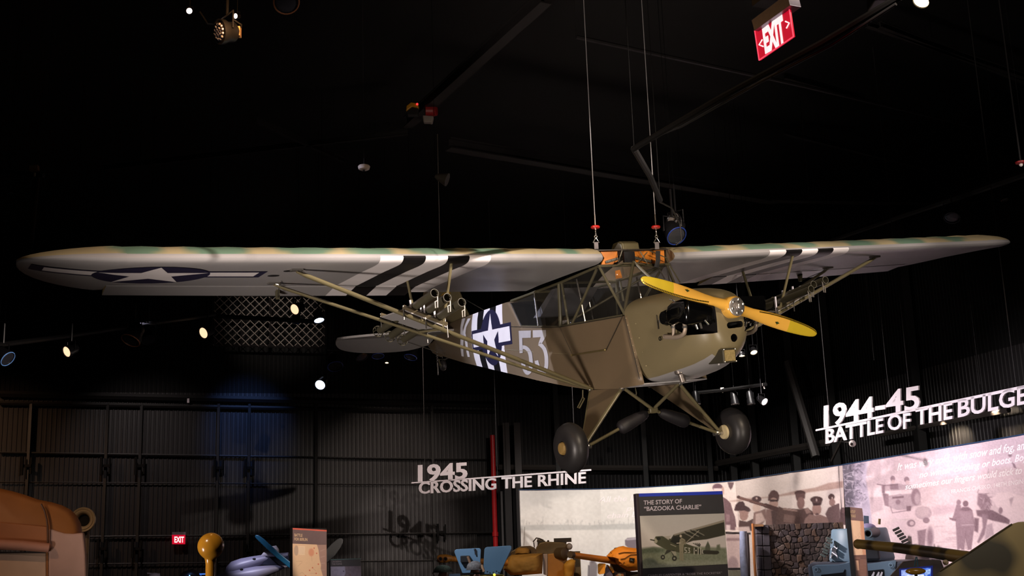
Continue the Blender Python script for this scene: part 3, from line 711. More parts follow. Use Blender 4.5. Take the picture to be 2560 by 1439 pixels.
def boolean_cut(target, cutter):
    md = target.modifiers.new('cut', 'BOOLEAN'); md.operation = 'DIFFERENCE'; md.object = cutter; md.solver = 'EXACT'; md.material_mode = 'TRANSFER'
    dg = bpy.context.evaluated_depsgraph_get(); dg.update(); me = bpy.data.meshes.new_from_object(target.evaluated_get(dg)); target.modifiers.clear(); target.data = me
    bpy.data.objects.remove(cutter)
for sg in (1, -1):
    ct = MB().prism([V((p.x, -sg*.7, p.z)) for p in cut], (0, sg*.56, 0)).build('cutter', BLK, plane)
    bpy.context.view_layer.update(); boolean_cut(cowl, ct)
me = cowl.data
# nose openings: a slot and a round hole
for kind in (0, 1):
    if kind == 0: a = pp(1815, 814, 0, 1.26); b = pp(1842, 811, 0, 1.26); mb = MB().tube([a, b], .026, 14)
    else: a = pp(1828, 845, 0, 1.27); mb = MB().lathe(a-V((.12, 0, 0)), (1, 0, 0), [(0, .034), (.3, .034)], 18)
    if kind == 0:
        pts = []
        for q in range(20):
            t = 2*PI*q/20; c_ = b if math.cos(t) > 0 else a; d = (b-a).normalized(); pts.append(c_+d*.027*math.cos(t)+V((0, 0, .027*math.sin(t))))
        mb = MB().prism([p-V((.12, 0, 0)) for p in pts], (.25, 0, 0))
    ct = mb.build('cutter', BLK, plane); bpy.context.view_layer.update(); boolean_cut(cowl, ct)
RIV = mat('rivet_pale', (176, 164, 132), .35, metal=.4)
rv = MB()
for i in range(9):
    p = pp(1563+(1602-1563)*(i+.3)/9, 790+(944-790)*(i+.3)/9, 1, -.35); rv.ball((p.x, -.347, p.z), .006, 6, 4)
    p = pp(1583+(1622-1583)*(i+.3)/9, 786+(944-786)*(i+.3)/9, 1, -.35)
    if i % 2: rv.ball((p.x, -.347, p.z), .005, 6, 4)
rv.build('rivet_row', RIV, cowl)
MB().tube([V((.2+.28*.58*i/6, -.348, -.56-.58*i/6)) for i in range(7)], .005, 5).build('firewall_seam', LINE, cowl)
sm = [V((.86, -.333, -.55)), V((.80, -.338, -.7)), V((.80, -.338, -.85))]
MB().tube([pp(1640, 745, 1, -.20), pp(1642, 790, 1, -.345), pp(1646, 822, 1, -.346)], .005, 5).build('panel_seam', LINE, cowl)
MB().ball(pp(1649, 803, 1, -.35), .012, 8, 6).tube([pp(1649, 797, 1, -.355), pp(1650, 809, 1, -.355)], .005, 6).build('cowl_latch', STEEL, cowl)
MB().tube([pp(1675, 748, 1, -.345), pp(1682, 750, 1, -.36), pp(1686, 753, 1, -.345)], .008, 6).build('cowl_latch', STEEL, cowl)
# ---- engine seen through the side openings
ENG = mat('engine_black', (16, 16, 17), .22, spec=.6, noise=.4)
eng = MB().box((.86, 0, -.64), (.72, .24, .24)).lathe((1.2, 0, -.611), (1, 0, 0), [(0, .1), (.1, .06)], 16).lathe((.5, 0, -.64), (1, 0, 0), [(0, .16), (.1, .16)], 16).build('engine', ENG, plane, smooth=True)
for sg in (-1, 1):
    for x in (.88, 1.10):
        pr = [(0, .05)]
        for i in range(9): pr += [(.04+.022*i, .078), (.05+.022*i, .078), (.052+.022*i, .062), (.06+.022*i, .062)]
        pr += [(.25, .07), (.29, .055)]
        MB().lathe((x, sg*.10, -.64), (0, sg, 0), pr, 18).build('cylinder_barrel', ENG, eng, smooth=True)
    ya = -.27; yb = -.40
    f = lambda p: p if sg < 0 else mir(p)
    bo = [(1667, 800), (1666, 780), (1670, 766), (1682, 754), (1700, 748), (1719, 746), (1722, 800), (1716, 812), (1700, 806), (1684, 813), (1672, 809)]
    fr = [f(pp(x, y, 1, yb)) for x, y in bo]; mid = sum(fr, V())/len(fr)
    bk = [V((p.x, sg*.12, p.z)) for p in fr]
    bf = MB().loft([bk, [V((p.x, sg*.385, p.z)) for p in fr], [mid+(p-mid)*.95+V((0, sg*.010, 0)) for p in fr], [mid+(p-mid)*.8+V((0, sg*.018, 0)) for p in fr], [mid+(p-mid)*.4+V((0, sg*.022, 0)) for p in fr]]).build('engine_baffle', BLKG, plane, smooth=True, angle=70)
    pl_ = MB()
    for x, y in ((1679, 776), (1683, 783), (1706, 771), (1717, 777), (1690, 801), (1718, 796)): pl_.ball(f(pp(x, y, 1, -.405)), .006, 6, 4)
    pl_.build('baffle_bolt', STEEL, bf)
    EXH = mat('exhaust_ceramic', (168, 152, 136), .4, metal=.35, noise=.25)
    ex = MB().tube([f(pp(x, y, 1, -.37)) for x, y in ((1711, 808), (1713, 822), (1711, 832), (1704, 839), (1690, 843), (1675, 842), (1662, 841))], [.017, .017, .018, .02, .021, .022, .022], 12).tube([f(pp(x, y, 1, -.37)) for x, y in ((1683, 812), (1684, 826), (1684, 842))], .016, 12).build('exhaust_manifold', EXH, plane, smooth=True)
    MB().tube([f(pp(1738, 806, 1, -.27)), f(pp(1744, 822, 1, -.25))], .012, 10).build('push_rod_tube', STEEL, eng, smooth=True); MB().tube([f(pp(1750, 806, 1, -.27)), f(pp(1754, 820, 1, -.25))], .010, 10).build('push_rod_tube', STEEL, eng, smooth=True); MB().tube([f(pp(1762, 800, 1, -.24)), f(pp(1772, 812, 1, -.22))], .012, 10).build('intake_pipe', ENG, eng, smooth=True); MB().box(f(pp(1757, 790, 1, -.20)), (.16, .05, .10)).build('cylinder_head', ENG, eng, bevel=.012)
    MB().lathe(f(pp(1683, 820, 1, -.37)), (0, 0, 1), [(0, .02), (.02, .02)], 12).lathe(f(pp(1712, 820, 1, -.37)), (0, 0, 1), [(0, .021), (.02, .021)], 12).build('pipe_clamp', STEEL, ex)
    MB().torus(f(pp(1650, 846, 1, -.35)), (0, 1, 0), .016, .004, 14, 6).build('oil_vent_ring', ENG, cowl)
MB().lathe(pp(1697, 918, 1, -.18), (.1, .2, -1), [(0, .055), (.05, .05), (.06, .03), (.13, .028), (.13, .022), (.09, .02)], 16).build('exhaust_stub', mat('exhaust_grey', (120, 112, 106), .35, metal=.6), plane, smooth=True)
# air filter box under the nose
LB = mat('filter_box_dark', (74, 70, 58), .4, metal=.4)
c0 = pp(1824, 888, 0, 1.31); ab = MB().box(c0-V((.11, 0, 0)), (.22, .132, .118)).build('air_filter_box', LB, plane, bevel=.008)
MB().box(c0+V((.004, 0, 0)), (.008, .104, .092)).build('filter_mesh', mat('brass_filter_gauze', (186, 164, 112), .35, metal=.3, noise=.35, nscale=90), ab)
mb = MB()
for sy in (-1, 1):
    for sz in (-1, 1): mb.ball(c0+V((.006, sy*.058, sz*.051)), .008, 8, 6)
mb.build('corner_bolt', STEEL, ab)
MB().box(pp(1796, 901, 0, 1.17), (.012, .008, .075)).build('white_bracket', WHT, ab)
# ---- propeller
PH = V((1.386, .0, -.611)); PHI = math.radians(16.72)
WOOD = mat('varnished_yellow_wood', (236, 180, 78), .22, spec=.5, noise=.14, nscale=3, coat=.4)
TIPY = mat('yellow_tip_paint', (198, 172, 46), .25, noise=.06, coat=.3)
BRD = mat('edge_sheath_dark', (52, 40, 14), .3, metal=.4); BRY = mat('edge_sheath_brass', (214, 176, 58), .25, metal=.7)
prop = MB().lathe(PH-V((.10, 0, 0)), (1, 0, 0), [(0, .085), (.02, .092), (.10, .092), (.115, .08)], 28).build('propeller', WOOD, plane, smooth=True)
RS = [0, .05, .09, .14, .2, .28, .36, .44, .52, .6, .601, .68, .75, .81, .85, .88, .9, .91, .915]
CH = [.10, .105, .098, .092, .094, .106, .116, .121, .122, .120, .120, .113, .104, .092, .08, .066, .048, .026, .006]
TH = [.10, .10, .09, .072, .056, .044, .036, .03, .026, .022, .022, .019, .016, .014, .012, .01, .009, .007, .004]
for s in (1, -1):
    d = V((0, -s*math.cos(PHI), s*math.sin(PHI))); t = V((1, 0, 0)).cross(d)
    secs = []; edge = []
    for r, c, th in zip(RS, CH, TH):
        be = math.atan2(1.0, 2*PI*max(r, .22))*(min(1, r/.2)); ca, sa = math.cos(be), math.sin(be)
        ch_ = t*ca+V((sa, 0, 0)); nn = V((ca, 0, 0))-t*sa; o = PH+V((-.045, 0, 0))+d*r; sec = []
        for i in range(16):
            q = 2*PI*i/16; sec.append(o+ch_*(c/2*math.cos(q))+nn*(th/2*math.sin(q)*(1.15 if math.sin(q) > 0 else .85)))
        secs.append(sec); edge.append((o+ch_*(c/2-.002), nn, ch_, th))
    mb = MB(); mb.loft(secs, True, True)
    for j in range(len(secs)-1):
        for i in range(16): mb.m[j*16+i] = 1 if RS[j] >= .6 else 0
    bl = mb.build('propeller_blade', [WOOD, TIPY], prop, smooth=True, angle=60)
    # metal edge with a row of rivets
    E_ = MB(); N_ = 84; ra = np.linspace(.26, .905, N_+1)
    P3 = np.array([[*e[0]] for e in edge]); Nn = np.array([[*e[1]] for e in edge]); Cc = np.array([[*e[2]] for e in edge]); Tt = np.array([e[3] for e in edge])
    g = lambda A_, r: V([float(np.interp(r, RS, A_[:, k_])) for k_ in range(3)])
    rg = []
    for r in ra:
        p, n_, c_, th = g(P3, r), g(Nn, r), g(Cc, r), float(np.interp(r, RS, Tt)); w_ = .014
        rg.append([p+c_*.003, p-c_*w_*.4+n_*(th*.24+.002), p-c_*w_+n_*(th*.4+.002), p-c_*w_*.4-n_*(th*.24+.002)])
    E_.loft(rg, True, True)
    for j in range(N_):
        for i in range(4): E_.m[j*4+i] = j % 2
    E_.build('metal_edge', [BRD, BRY], prop)
    # small winged maker's mark
    o = PH+d*.47+V((-.045, 0, 0)); be = math.atan2(1.0, 2*PI*.47); ca, sa = math.cos(be), math.sin(be); ch_ = t*ca+V((sa, 0, 0)); nn = V((ca, 0, 0))-t*sa
    sgn = 1 if s == 1 else 1
    u = d*(-1 if s == 1 else 1); v_ = ch_ if ch_.z > 0 else -ch_; base = o+nn*.019-(.012*ch_)
    Q = lambda a, b: base+u*a*.001+v_*b*.001+nn*(-.0012*((b)/10)**2*0)
    wm = MB().prism([Q(*p) for p in ((-24, 4), (-8, 9), (-3, 12), (3, 12), (8, 9), (24, 4), (10, -2), (5, -9), (-5, -9), (-10, -2))], nn*.003)
    wm.build('winged_mark', mat('mark_black', (28, 34, 16), .4), prop); MB().prism([Q(*p) for p in ((-5, 8), (5, 8), (4, -6), (-4, -6))], nn*.0045).build('winged_mark', mat('mark_green', (52, 92, 30), .4), prop)
HUBM = mat('machined_aluminium', (204, 198, 196), .3, metal=.85)
hb = MB().lathe(PH+V((.012, 0, 0)), (1, 0, 0), [(0, .078), (.012, .078), (.016, .07)], 32).lathe(PH+V((.02, 0, 0)), (1, 0, 0), [(0, .042), (.012, .042), (.014, .034), (.03, .034), (.032, .026), (.05, .026), (.055, .018)], 24).build('hub_plate', HUBM, prop, smooth=True)
for i in range(6):
    q = PI*i/3+.3; c_ = PH+V((.026, .058*math.cos(q), .058*math.sin(q))); MB().lathe(c_, (1, 0, 0), [(0, .011), (.014, .011), (.016, .007), (.026, .007)], 6).build('hub_bolt', STEEL, hb)
# ---- landing gear
AXY, AXZ = .895, -1.705
for sg in (-1, 1):
    f = lambda x, y, z: V((x, sg*y, z))
    fa, ra_, bt = f(0, .317, -1.207), f(-.55, .335, -1.2), f(-.03, .75, -1.70)
    fl = MB(); a, b, c_ = f(-.02, .325, -1.215), f(-.53, .335, -1.21), f(-.1, .72, -1.66); d_ = f(-.03, .74, -1.68)
    nn = (b-a).cross(c_-a).normalized()*.012
    fl.prism([a-nn, b-nn, c_-nn, d_-nn], nn*2); leg = fl.build('landing_gear_leg', STRUT if False else OLIVE, plane, bevel=.004)
    MB().tube([fa, bt], .022, 10, flat=((1, 0, 0), .8)).build('front_tube', STRUT, leg, smooth=True); MB().tube([ra_, f(-.1, .73, -1.67)], .012, 8).build('rear_tube', STRUT, leg, smooth=True)
    MB().ball(fa, .03, 10, 8).ball(ra_, .026, 10, 8).build('leg_fitting', STEEL, leg, smooth=True)
    MB().tube([f(-.03, .68, -1.715), f(-.017, 1.0, AXZ)], .02, 10).build('axle', STEEL, leg, smooth=True)
    # tyre
    wh = MB().lathe(f(-.017, AXY-.1, AXZ), (0, sg, 0), [(.012, .062), (.008, .09), (.004, .13), (.012, .17), (.035, .203), (.07, .222), (.10, .228), (.13, .222), (.165, .203), (.188, .17), (.196, .13), (.192, .09), (.188, .066), (.15, .062)], 40).build('wheel', RUB, plane, smooth=True, angle=70)
    MB().lathe(f(-.017, AXY-.115, AXZ), (0, sg, 0), [(.0, .03), (.0, .066), (.02, .07), (.05, .05)], 24).build('inner_hub', mat('cream_hub', (206, 190, 150), .45), wh, smooth=True)
    MB().lathe(f(-.017, AXY+.06, AXZ), (0, sg, 0), [(0, .06), (.03, .058), (.045, .05), (.05, .02), (.05, .001)], 24).build('hub_cap', mat('ochre_hub_cap', (160, 130, 76), .45, noise=.3, nscale=25), wh, smooth=True)
    MB().torus(f(-.017, AXY+.09, AXZ), (0, 1, 0), .14, .004, 36, 6).build('sidewall_rib', RUB, wh, smooth=True)
    # cabane and shock strut with laced boot
    ap = V((.0, 0, -1.43))
    MB().tube([fa+V((.01, -sg*.02, -.01)), ap], .016, 10).build('cabane_tube', STRUT, plane, smooth=True)
    e = f(-.02, .715, -1.705); s0 = ap+V((0, sg*.03, -.015))
    ss = MB().tube([s0, e], .015, 10).build('shock_strut', STRUT, plane, smooth=True); MB().ball(e, .025, 8, 6).build('strut_end', STEEL, ss)
    MB().tube([s0.lerp(e, t) for t in (.06, .1, .2, .38, .47, .5, .52)], [.028, .045, .056, .064, .064, .05, .024], 14).build('shock_boot', mat('black_leather_boot', (34, 31, 34), .55, noise=.3, nscale=12), ss, smooth=True)
MB().box((0, 0, -1.44), (.04, .09, .05)).build('cabane_plate', STRUT, plane, bevel=.008)
# boarding step
MB().tube([pp(x, y, 1, -.40) for x, y in ((1457, 974), (1457, 992), (1444, 1018), (1449, 1019), (1461, 996), (1457, 992))], .007, 6).build('boarding_step', STRUT, plane)
MB().tube([pp(1588, 968, 1, -.1), pp(1591, 982, 1, -.1), pp(1590, 989, 1, -.1)], .006, 6).build('drain_tube', TUBEM, plane)
# ---- cabin frame and glazing
def ct(a, b, r=.013, m=TUBEM, name='cabin_tube'): return MB().tube([a, b], r, 8).build(name, m, plane, smooth=True)
CEN = V((-.08, -.02, -.03))
for sg in (-1, 1):
    f = lambda x, y, z: V((x, sg*y, z))
    co = f(.19, .335, -.55)
    ct(co, f(-.12, .38, -.06)); ct(f(.17, .325, -.52), CEN, .016)
    ct(f(.16, .34, -.55), f(-1.03, .34, -.548), .012); ct(f(-.99, .34, -.12), f(-1.03, .34, -.545), .02)
    ct(f(-.93, .34, -.12), f(-.86, .34, -.56), .013)
    ct(f(-.80, .34, -.55), f(-.17, .37, -.07), .014)
    ct(f(-.99, .34, -.115), f(-.12, .385, -.06), .014); ct(f(-2.2, .285, -.165), f(-.99, .34, -.115), .014)
    ct(f(-1.58, .32, -.14), f(-1.52, .335, -.50), .008, STEEL); ct(f(-.62, .345, -.12), f(-.52, .345, -.56), .009, STEEL)
    ct(f(-2.214, .285, -.19), f(-1.95, .308, -.465), .008, STEEL, 'window_edge')
    ct(f(-1.04, .34, -.55), f(-1.95, .308, -.463), .009, TUBEM, 'window_sill')
    GL = mat('cabin_perspex', (60, 58, 54), .06, spec=.5, trans=.82, noise=.1)
    MB().prism([f(-2.2, .285, -.19), f(-1.94, .308, -.462), f(-1.03, .342, -.546), f(-.99, .342, -.13)], (0, sg*.003, 0)).build('side_window', GL, plane)
    MB().prism([f(-.97, .342, -.13), f(-1.0, .342, -.546), f(.15, .342, -.552), f(-.11, .375, -.07)], (0, sg*.003, 0)).build('side_window', GL, plane)
ct(V((-.99, -.34, -.115)), V((-.99, .34, -.115)), .013); ct(V((-2.2, -.285, -.165)), V((-2.2, .285, -.165)), .012); ct(V((-.1, -.4, -.06)), V((-.1, .4, -.06)), .013); ct(V((-1.03, -.34, -.55)), V((-.12, .37, -.06)), .011); ct(V((-1.5, -.32, -.15)), V((-1.5, .32, -.15)), .01)
lo = []; up = []
for i in range(21):
    u = i/20; q = PI*u; c, s = math.cos(q), math.sin(q)
    lo.append(V((.205-.05*s, .343*c, -.56+.175*s))); up.append(V((-.10, .385*(1-2*u), -.055)))
MB().loft([lo, up], False, False).build('windscreen', mat('windscreen_perspex', (90, 88, 84), .05, trans=.9), plane, smooth=True, solid=.002)
MB().loft([[V((-2.2, -.285+.57*i/6, -.165)) for i in range(7)], [V((-1.55, -.32+.64*i/6, -.125)) for i in range(7)]], False, False).build('rear_skylight', mat('rear_deck_olive', (86, 78, 56), .5), plane, solid=.004)
MB().box((.03, 0, -.49), (.03, .6, .16)).build('instrument_panel', mat('panel_black', (22, 22, 23), .5), plane)
MB().prism([V((-1.72, -.28, -.40)), V((-1.25, -.29, -.15)), V((-1.15, -.29, -.15)), V((-1.55, -.28, -.40))], (0, .5, 0)).build('luggage_screen', mat('grey_canvas_screen', (120, 118, 122), .6), plane)
for x in (-.72, -1.42):
    MB().box((x, 0, -.80), (.08, .42, .5), Matrix.Rotation(-.2, 3, 'Y')).box((x+.2, 0, -1.0), (.4, .42, .08)).build('seat', mat('seat_canvas_dark', (48, 44, 34), .7), plane)
MB().bx((.22, -.32, -1.13), (-.95, .32, -1.09)).build('cabin_floor', mat('cabin_floor_dark', (40, 36, 28), .7), plane)
MB().tube([V((-.25, .1, -1.1)), V((-.25, .1, -.62))], .012, 8).build('control_stick', BLK, plane)
# exposed wing roots between the two wings
mb = MB(); mb.prism([pp(x, y, 0, -.13) for x, y in ((1500, 627), (1543, 627), (1545, 652), (1532, 660), (1502, 664), (1511, 645))], (-.02, 0, 0)); mb.build('root_spar_board', ORANGE, plane)
mb = MB(); mb.prism([pp(x, y, 0, -.13) for x, y in ((1578, 628), (1660, 625), (1662, 660), (1641, 662), (1610, 657), (1582, 654))], (-.02, 0, 0)); mb.build('root_spar_board', ORANGE, plane)
mb = MB(); mb.prism([pp(x, y, 0, -.9) for x, y in ((1540, 676), (1550, 674), (1556, 694), (1542, 696))], (-.02, 0, 0)); mb.build('root_spar_board', ORANGE, plane)
for a, b in (((1514, 655), (1545, 646)), ((1580, 642), (1630, 654))):
    A_, B_ = pp(*a, 0, -.12), pp(*b, 0, -.12); o = MB().tube([A_, B_], .013, 8, flat=((0, 0, 1), .3)).build('root_strap', mat('strap_grey', (106, 102, 92), .4, metal=.4), plane)
    MB().ball(A_.lerp(B_, .1), .007, 6, 4).ball(A_.lerp(B_, .45), .007, 6, 4).ball(A_.lerp(B_, .88), .007, 6, 4).build('strap_bolt', STEEL, o)
MB().box(pp(1572, 642, 0, -.09), (.03, .12, .10)).build('spar_clamp', BLK, plane)
MB().bx((-.10, -.42, .085), (-.5, .42, .095)).build('center_cover', mat('cover_dark', (52, 46, 38), .5), plane)
MB().bx((-.5, -.42, .075), (-1.4, .42, .082)).build('skylight', MATS['windscreen_perspex'], plane)
for a, b in (((1600, 628), (1622, 664)), ((1618, 630), (1590, 662)), ((1530, 666), (1566, 656)), ((1566, 656), (1650, 668)), ((1555, 626), (1546, 655)), ((1625, 627), (1668, 645))): ct(pp(*a, 0, -.06), pp(*b, 0, -.06), .005, TUBEM)
ct(pp(1664, 645, 0, -.03), pp(1700, 705, 0, .15), .006); ct(pp(1645, 668, 0, -.1), pp(1662, 696, 0, .05), .007, STEEL); ct(pp(1668, 668, 0, -.1), pp(1673, 700, 0, .0), .006, STEEL)
# rounded fairing on top
bp_ = [pp(x, y, 0, -.15) for x, y in ((1551, 624), (1553, 610), (1557, 604), (1564, 603))]
mb = MB(); z0 = .085; y0, y1 = bp_[0].y, pp(1593, 624, 0, -.15).y
mb.prism([V((-.10, y0, z0)), V((-.11, y0, z0+.07)), V((-.17, y0, z0+.095)), V((-.28, y0, z0+.09)), V((-.36, y0, z0))], (0, y1-y0, 0))
fa_ = mb.build('roof_fairing', STRUT, plane, bevel=.012); MB().prism([V((-.12, y0-.003, z0+.01)), V((-.13, y0-.003, z0+.06)), V((-.18, y0-.003, z0+.08)), V((-.3, y0-.003, z0+.01))], (0, .003, 0)).build('fairing_end', mat('fairing_pale', (180, 180, 176), .3), fa_)
# ---- tail
def flat(name, poly, th, m, parent=plane, bevel=.006):   # horizontal surface, poly in (x,y,z)
    return MB().prism([V(p)-V((0, 0, th/2)) for p in poly], (0, 0, th)).build(name, m, parent, bevel=bevel)
for sg in (-1, 1):
    el = lambda t: (-4.12-.62*(1-math.sqrt(max(0, 1-t**2.6))), 1.46*t)
    le = [(-4.14, .05), (-4.16, .5), (-4.24, .95), (-4.38, 1.22), (-4.58, 1.40), (-4.74, 1.45), (-4.82, 1.44)]
    le = [tuple(p) for p in smooth_line(le, 4)]; top = [(x, sg*y, -.30+.0*y) for x, y in le]+[(-4.82, sg*.04, -.30)]
    st_ = MB()
    zz = -.325
    st_.prism([V((x, y, zz-.014)) for x, y, z in top], (0, 0, .028)); st_.mi = 0
    o = st_.build('stabiliser', GREY, plane, bevel=.009)
    te = [(-4.835, .08), (-4.835, 1.435), (-4.95, 1.42), (-5.1, 1.3), (-5.2, 1.05), (-5.24, .7), (-5.22, .35), (-5.1, .1)]
    te = te[:1]+[tuple(p) for p in smooth_line(te[1:], 4)]
    zd = lambda x: zz-(-4.835-x)*.42
    MB().prism([V((x, sg*y, zd(x)-.012)) for x, y in te], (0, 0, .024)).build('elevator', GREY, plane, bevel=.008)
    MB().tube([(-4.5, sg*.9, zz), (-4.6, sg*.05, -.62)], .005, 5).build('tail_wire', STEEL, plane); MB().tube([(-4.5, sg*.9, zz), (-4.5, sg*.01, .2)], .004, 5).build('tail_wire', STEEL, plane)
fin = MB().prism([V((x, -.016, z)) for x, z in ((-3.95, -.19), (-3.99, -.14), (-4.08, -.05), (-4.16, .1), (-4.28, .26), (-4.45, .38), (-4.62, .42), (-4.86, .42), (-4.86, -.24))], (0, .032, 0)).build('fin', COWLM, plane, bevel=.01)
rud = MB().prism([V((x, -.014, z)) for x, z in ((-4.88, .42), (-5.0, .44), (-5.2, .40), (-5.38, .26), (-5.48, .05), (-5.48, -.2), (-5.38, -.42), (-5.2, -.55), (-4.95, -.62), (-4.88, -.6))], (0, .028, 0)).build('rudder', OLIVE, plane, bevel=.01)
YEL = mat('yellow_serial', (214, 160, 44), .5)
def fin_text(body, p0, p1, h):
    mp = lambda px, py, d: (lambda q: V((q.x, -.018-d, q.z)))(pp(px, py, 1, -.017)); return lettering('serial_number', body, p0, p1, h, mp, YEL, fin, bold=.03, depth=.001)
fin_text('479', (1103, 742), (1126, 736), 8); fin_text('43', (1108, 762), (1126, 753), 8)
# tail wheel with spring and chains
TWC = V((-4.90, 0, -.735))
MB().tube([(-4.6, 0, -.62), (-4.8, 0, -.66), (-4.93, 0, -.655)], .016, 8, flat=((0, 1, 0), .4)).build('tail_spring', STEEL, plane, smooth=True)
tw = MB().lathe(TWC-V((0, .028, 0)), (0, 1, 0), [(0, .045), (.004, .06), (.028, .07), (.052, .06), (.056, .045)], 24).build('tail_wheel', RUB, plane, smooth=True)
MB().lathe(TWC-V((0, .034, 0)), (0, 1, 0), [(0, .03), (.068, .03)], 16).build('tail_wheel_hub', STEEL, tw, smooth=True)
MB().tube([TWC+V((0, -.04, 0)), (-4.93, -.04, -.65), (-4.93, .04, -.65), TWC+V((0, .04, 0))], .01, 8).build('tail_fork', TUBEM, tw)
# ---- rocket launcher tubes, three under each wing
LTUBE = mat('launcher_olive', (70, 66, 52), .4, noise=.15); BRK = mat('white_clamp', (226, 222, 232), .35)
launch = []
for (mx, my, y), (rx, ry) in zip(((1087, 732, -2.15), (1119, 743, -2.02), (1155, 755, -1.92)), ((944, 829), (973, 842), (1004, 851))):
    a = pp(mx, my, 1, y); b = pp(rx, ry, 1, y); d = (b-a).normalized(); launch.append((a, b, y))
for sg in (-1, 1):
    f = (lambda p: V(p)) if sg < 0 else (lambda p: mir(V(p)))
    pl = []
    for T_, t in ((FRT, .33), (FRT, .475), (RER, .475), (RER, .33)): pl.append(f(T_[0].lerp(T_[1], t)+V((.03 if T_ is FRT else -.03, 0, .028))))
    plate = MB().prism(pl, (0, 0, .012)).build('launcher_plate', GREY, plane)
    for e_ in ((0, 1), (3, 2)):
        A_, B_ = pl[e_[0]], pl[e_[1]]; MB().tube([A_+V((0, 0, .03)), B_+V((0, 0, .03))], .02, 4).build('plate_rail', mat('rail_brown', (92, 82, 62), .5), plate)
        for t in (.0, .5, 1.): MB().tube([A_.lerp(B_, t)+V((0, 0, .04)), A_.lerp(B_, t)-V((0, 0, .09))], .006, 6).build('clamp_bolt', STEEL, plate)
    for a, b, y in launch:
        a_, b_ = f(a), f(b); d = (b_-a_).normalized(); r0 = .037
        o = MB().lathe(a_, d, [(0, r0), (0, r0), ((b-a).length-.08, r0), ((b-a).length-.08, r0-.004), (.02, r0-.004), (.0, r0-.003)], 22, cap=False).build('launcher_tube', LTUBE, plane, smooth=True)
        MB().lathe(a_+d*.25, d, [(0, r0-.005), (.004, .0)], 22).build('bore', mat('void_black', (6, 6, 6), .9), o)
        MB().torus(a_+d*.004, d, r0-.001, .003, 24, 6).build('muzzle_ring', mat('muzzle_grey', (104, 100, 86), .5), o)
        g = a_+d*.02; side_ = f(V((0, .035, 0)))
        MB().tube([g+side_*.9+V((0, 0, -.005)), g+side_*.7+V((0, 0, -.12)), g+side_*.1+V((0, 0, -.125)), g+side_*.1+V((0, 0, -.07)), g+side_*.8+V((0, 0, -.06))], .006, 6).build('grip_frame', mat('grip_steel', (150, 144, 136), .4, metal=.5), o)
        cg = MB()
        for q in range(6):
            u_, w_ = orth(d); v0 = u_*math.cos(q*PI/3)+w_*math.sin(q*PI/3); cg.tube([b_-d*.09+v0*.036, b_-d*.02+v0*.052, b_+d*.01+v0*.03], .004, 5)
        cg.torus(b_-d*.02, d, .052, .004, 20, 5); cg.build('tail_cage', LTUBE, o)
        for T_, w_ in ((FRT, 1), (RER, 0)):
            for dy in (-.048, .048):
                yy = y+dy; t = (abs(T_[0].y)-abs(yy))/(abs(T_[0].y)-abs(T_[1].y)); q = T_[0].lerp(T_[1], t); tt = (q.x-a.x)/(b-a).normalized().x; zt = (a+(b-a).normalized()*tt).z+(.055 if w_ else .012)
                MB().box(f(V((q.x, yy, (q.z+.02+zt)/2))), (.018, .012, max(.02, zt-q.z-.02))).build('tube_clamp', BRK if w_ else LTUBE, o)
# hanging chain and turnbuckle at the tail
q = pp(1091, 868, 1, -.02); ch = MB(); z = q.z
for i in range(12):
    ch.torus((q.x, q.y, z), (1, 0, 0) if i % 2 else (0, 1, 0), .011, .0035, 10, 5); z -= .017
ch.tube([(q.x, q.y, z), (q.x, q.y, z-.05)], .013, 8); ch.tube([(q.x, q.y, z-.05), (q.x-.01, q.y, z-.16)], .009, 8)
ch.build('tie_down_chain', STEEL, plane)
# ================================================================== hanging gear of the aeroplane
WIRE = mat('bright_wire_rope', (200, 196, 196), .3, metal=.5); RPL = mat('red_enamel', (190, 36, 30), .35); WEB = mat('grey_webbing', (112, 106, 108), .7); BWEB = mat('black_webbing', (26, 26, 28), .7)
def lift_cable(px, D, lab):
    b = at(px, 622, D); t = Thing('lift_cable', lab, 'cable', b, 0, 'steel cables the aeroplane hangs from')
    k = D/F
    MB().box((0, 0, 9*k), (11*k, 2.5*k, 19*k)).build('strap', WEB, t.e, bevel=.002)
    MB().tube([(-8*k, 0, 17*k), (-1*k, 0, 29*k), (1*k, 0, 29*k), (8*k, 0, 17*k), (-8*k, 0, 17*k)], 1.4*k, 8).build('triangle_ring', STEEL, t.e, smooth=True)
    mb = MB()
    mb.torus((0, 0, 33*k), (0, 1, 0), 3.2*k, 1.3*k, 16, 8); mb.tube([(0, 0, 36*k), (0, 0, 46*k)], [2.6*k, 1.6*k], 10); mb.torus((0, 0, 47*k), (1, 0, 0), 3.0*k, 1.2*k, 16, 8); mb.tube([(0, 0, 50*k), (0, 0, 58*k)], 1.8*k, 8)
    mb.build('swivel_hook', STEEL, t.e, smooth=True)
    MB().lathe((0, 0, 55*k), (0, 0, 1), [(0, 3*k), (.5*k, 10.5*k), (3.5*k, 12*k), (6*k, 10.5*k), (8*k, 3*k)], 24).build('red_disc', RPL, t.e, smooth=True)
    MB().tube([(0, 0, 62*k), (0, 0, 92*k)], 1.7*k, 8).build('cable_sleeve', STEEL, t.e)
    MB().tube([(0, 0, 62*k), (0, 0, 9.0-b.z)], .0042, 6).build('wire_rope', WIRE, t.e)
    return t, k
t, k = lift_cable(1491, 10.75, 'left of the two steel lifting cables, with red disc and grey strap')
t, k = lift_cable(1643, 10.95, 'lifting cable with red disc and strap beside the orange wing root board')
MB().tube([t.L(1645, 627, -.05), t.L(1645, 650, -.06), t.L(1641, 668, -.05)], .022, 4, flat=((1, 0, 0), .25)).build('strap_tail', BWEB, t.e)
hp = at(1078, 312, 15.3); tl = PM @ V((-4.91, 0, -.66))
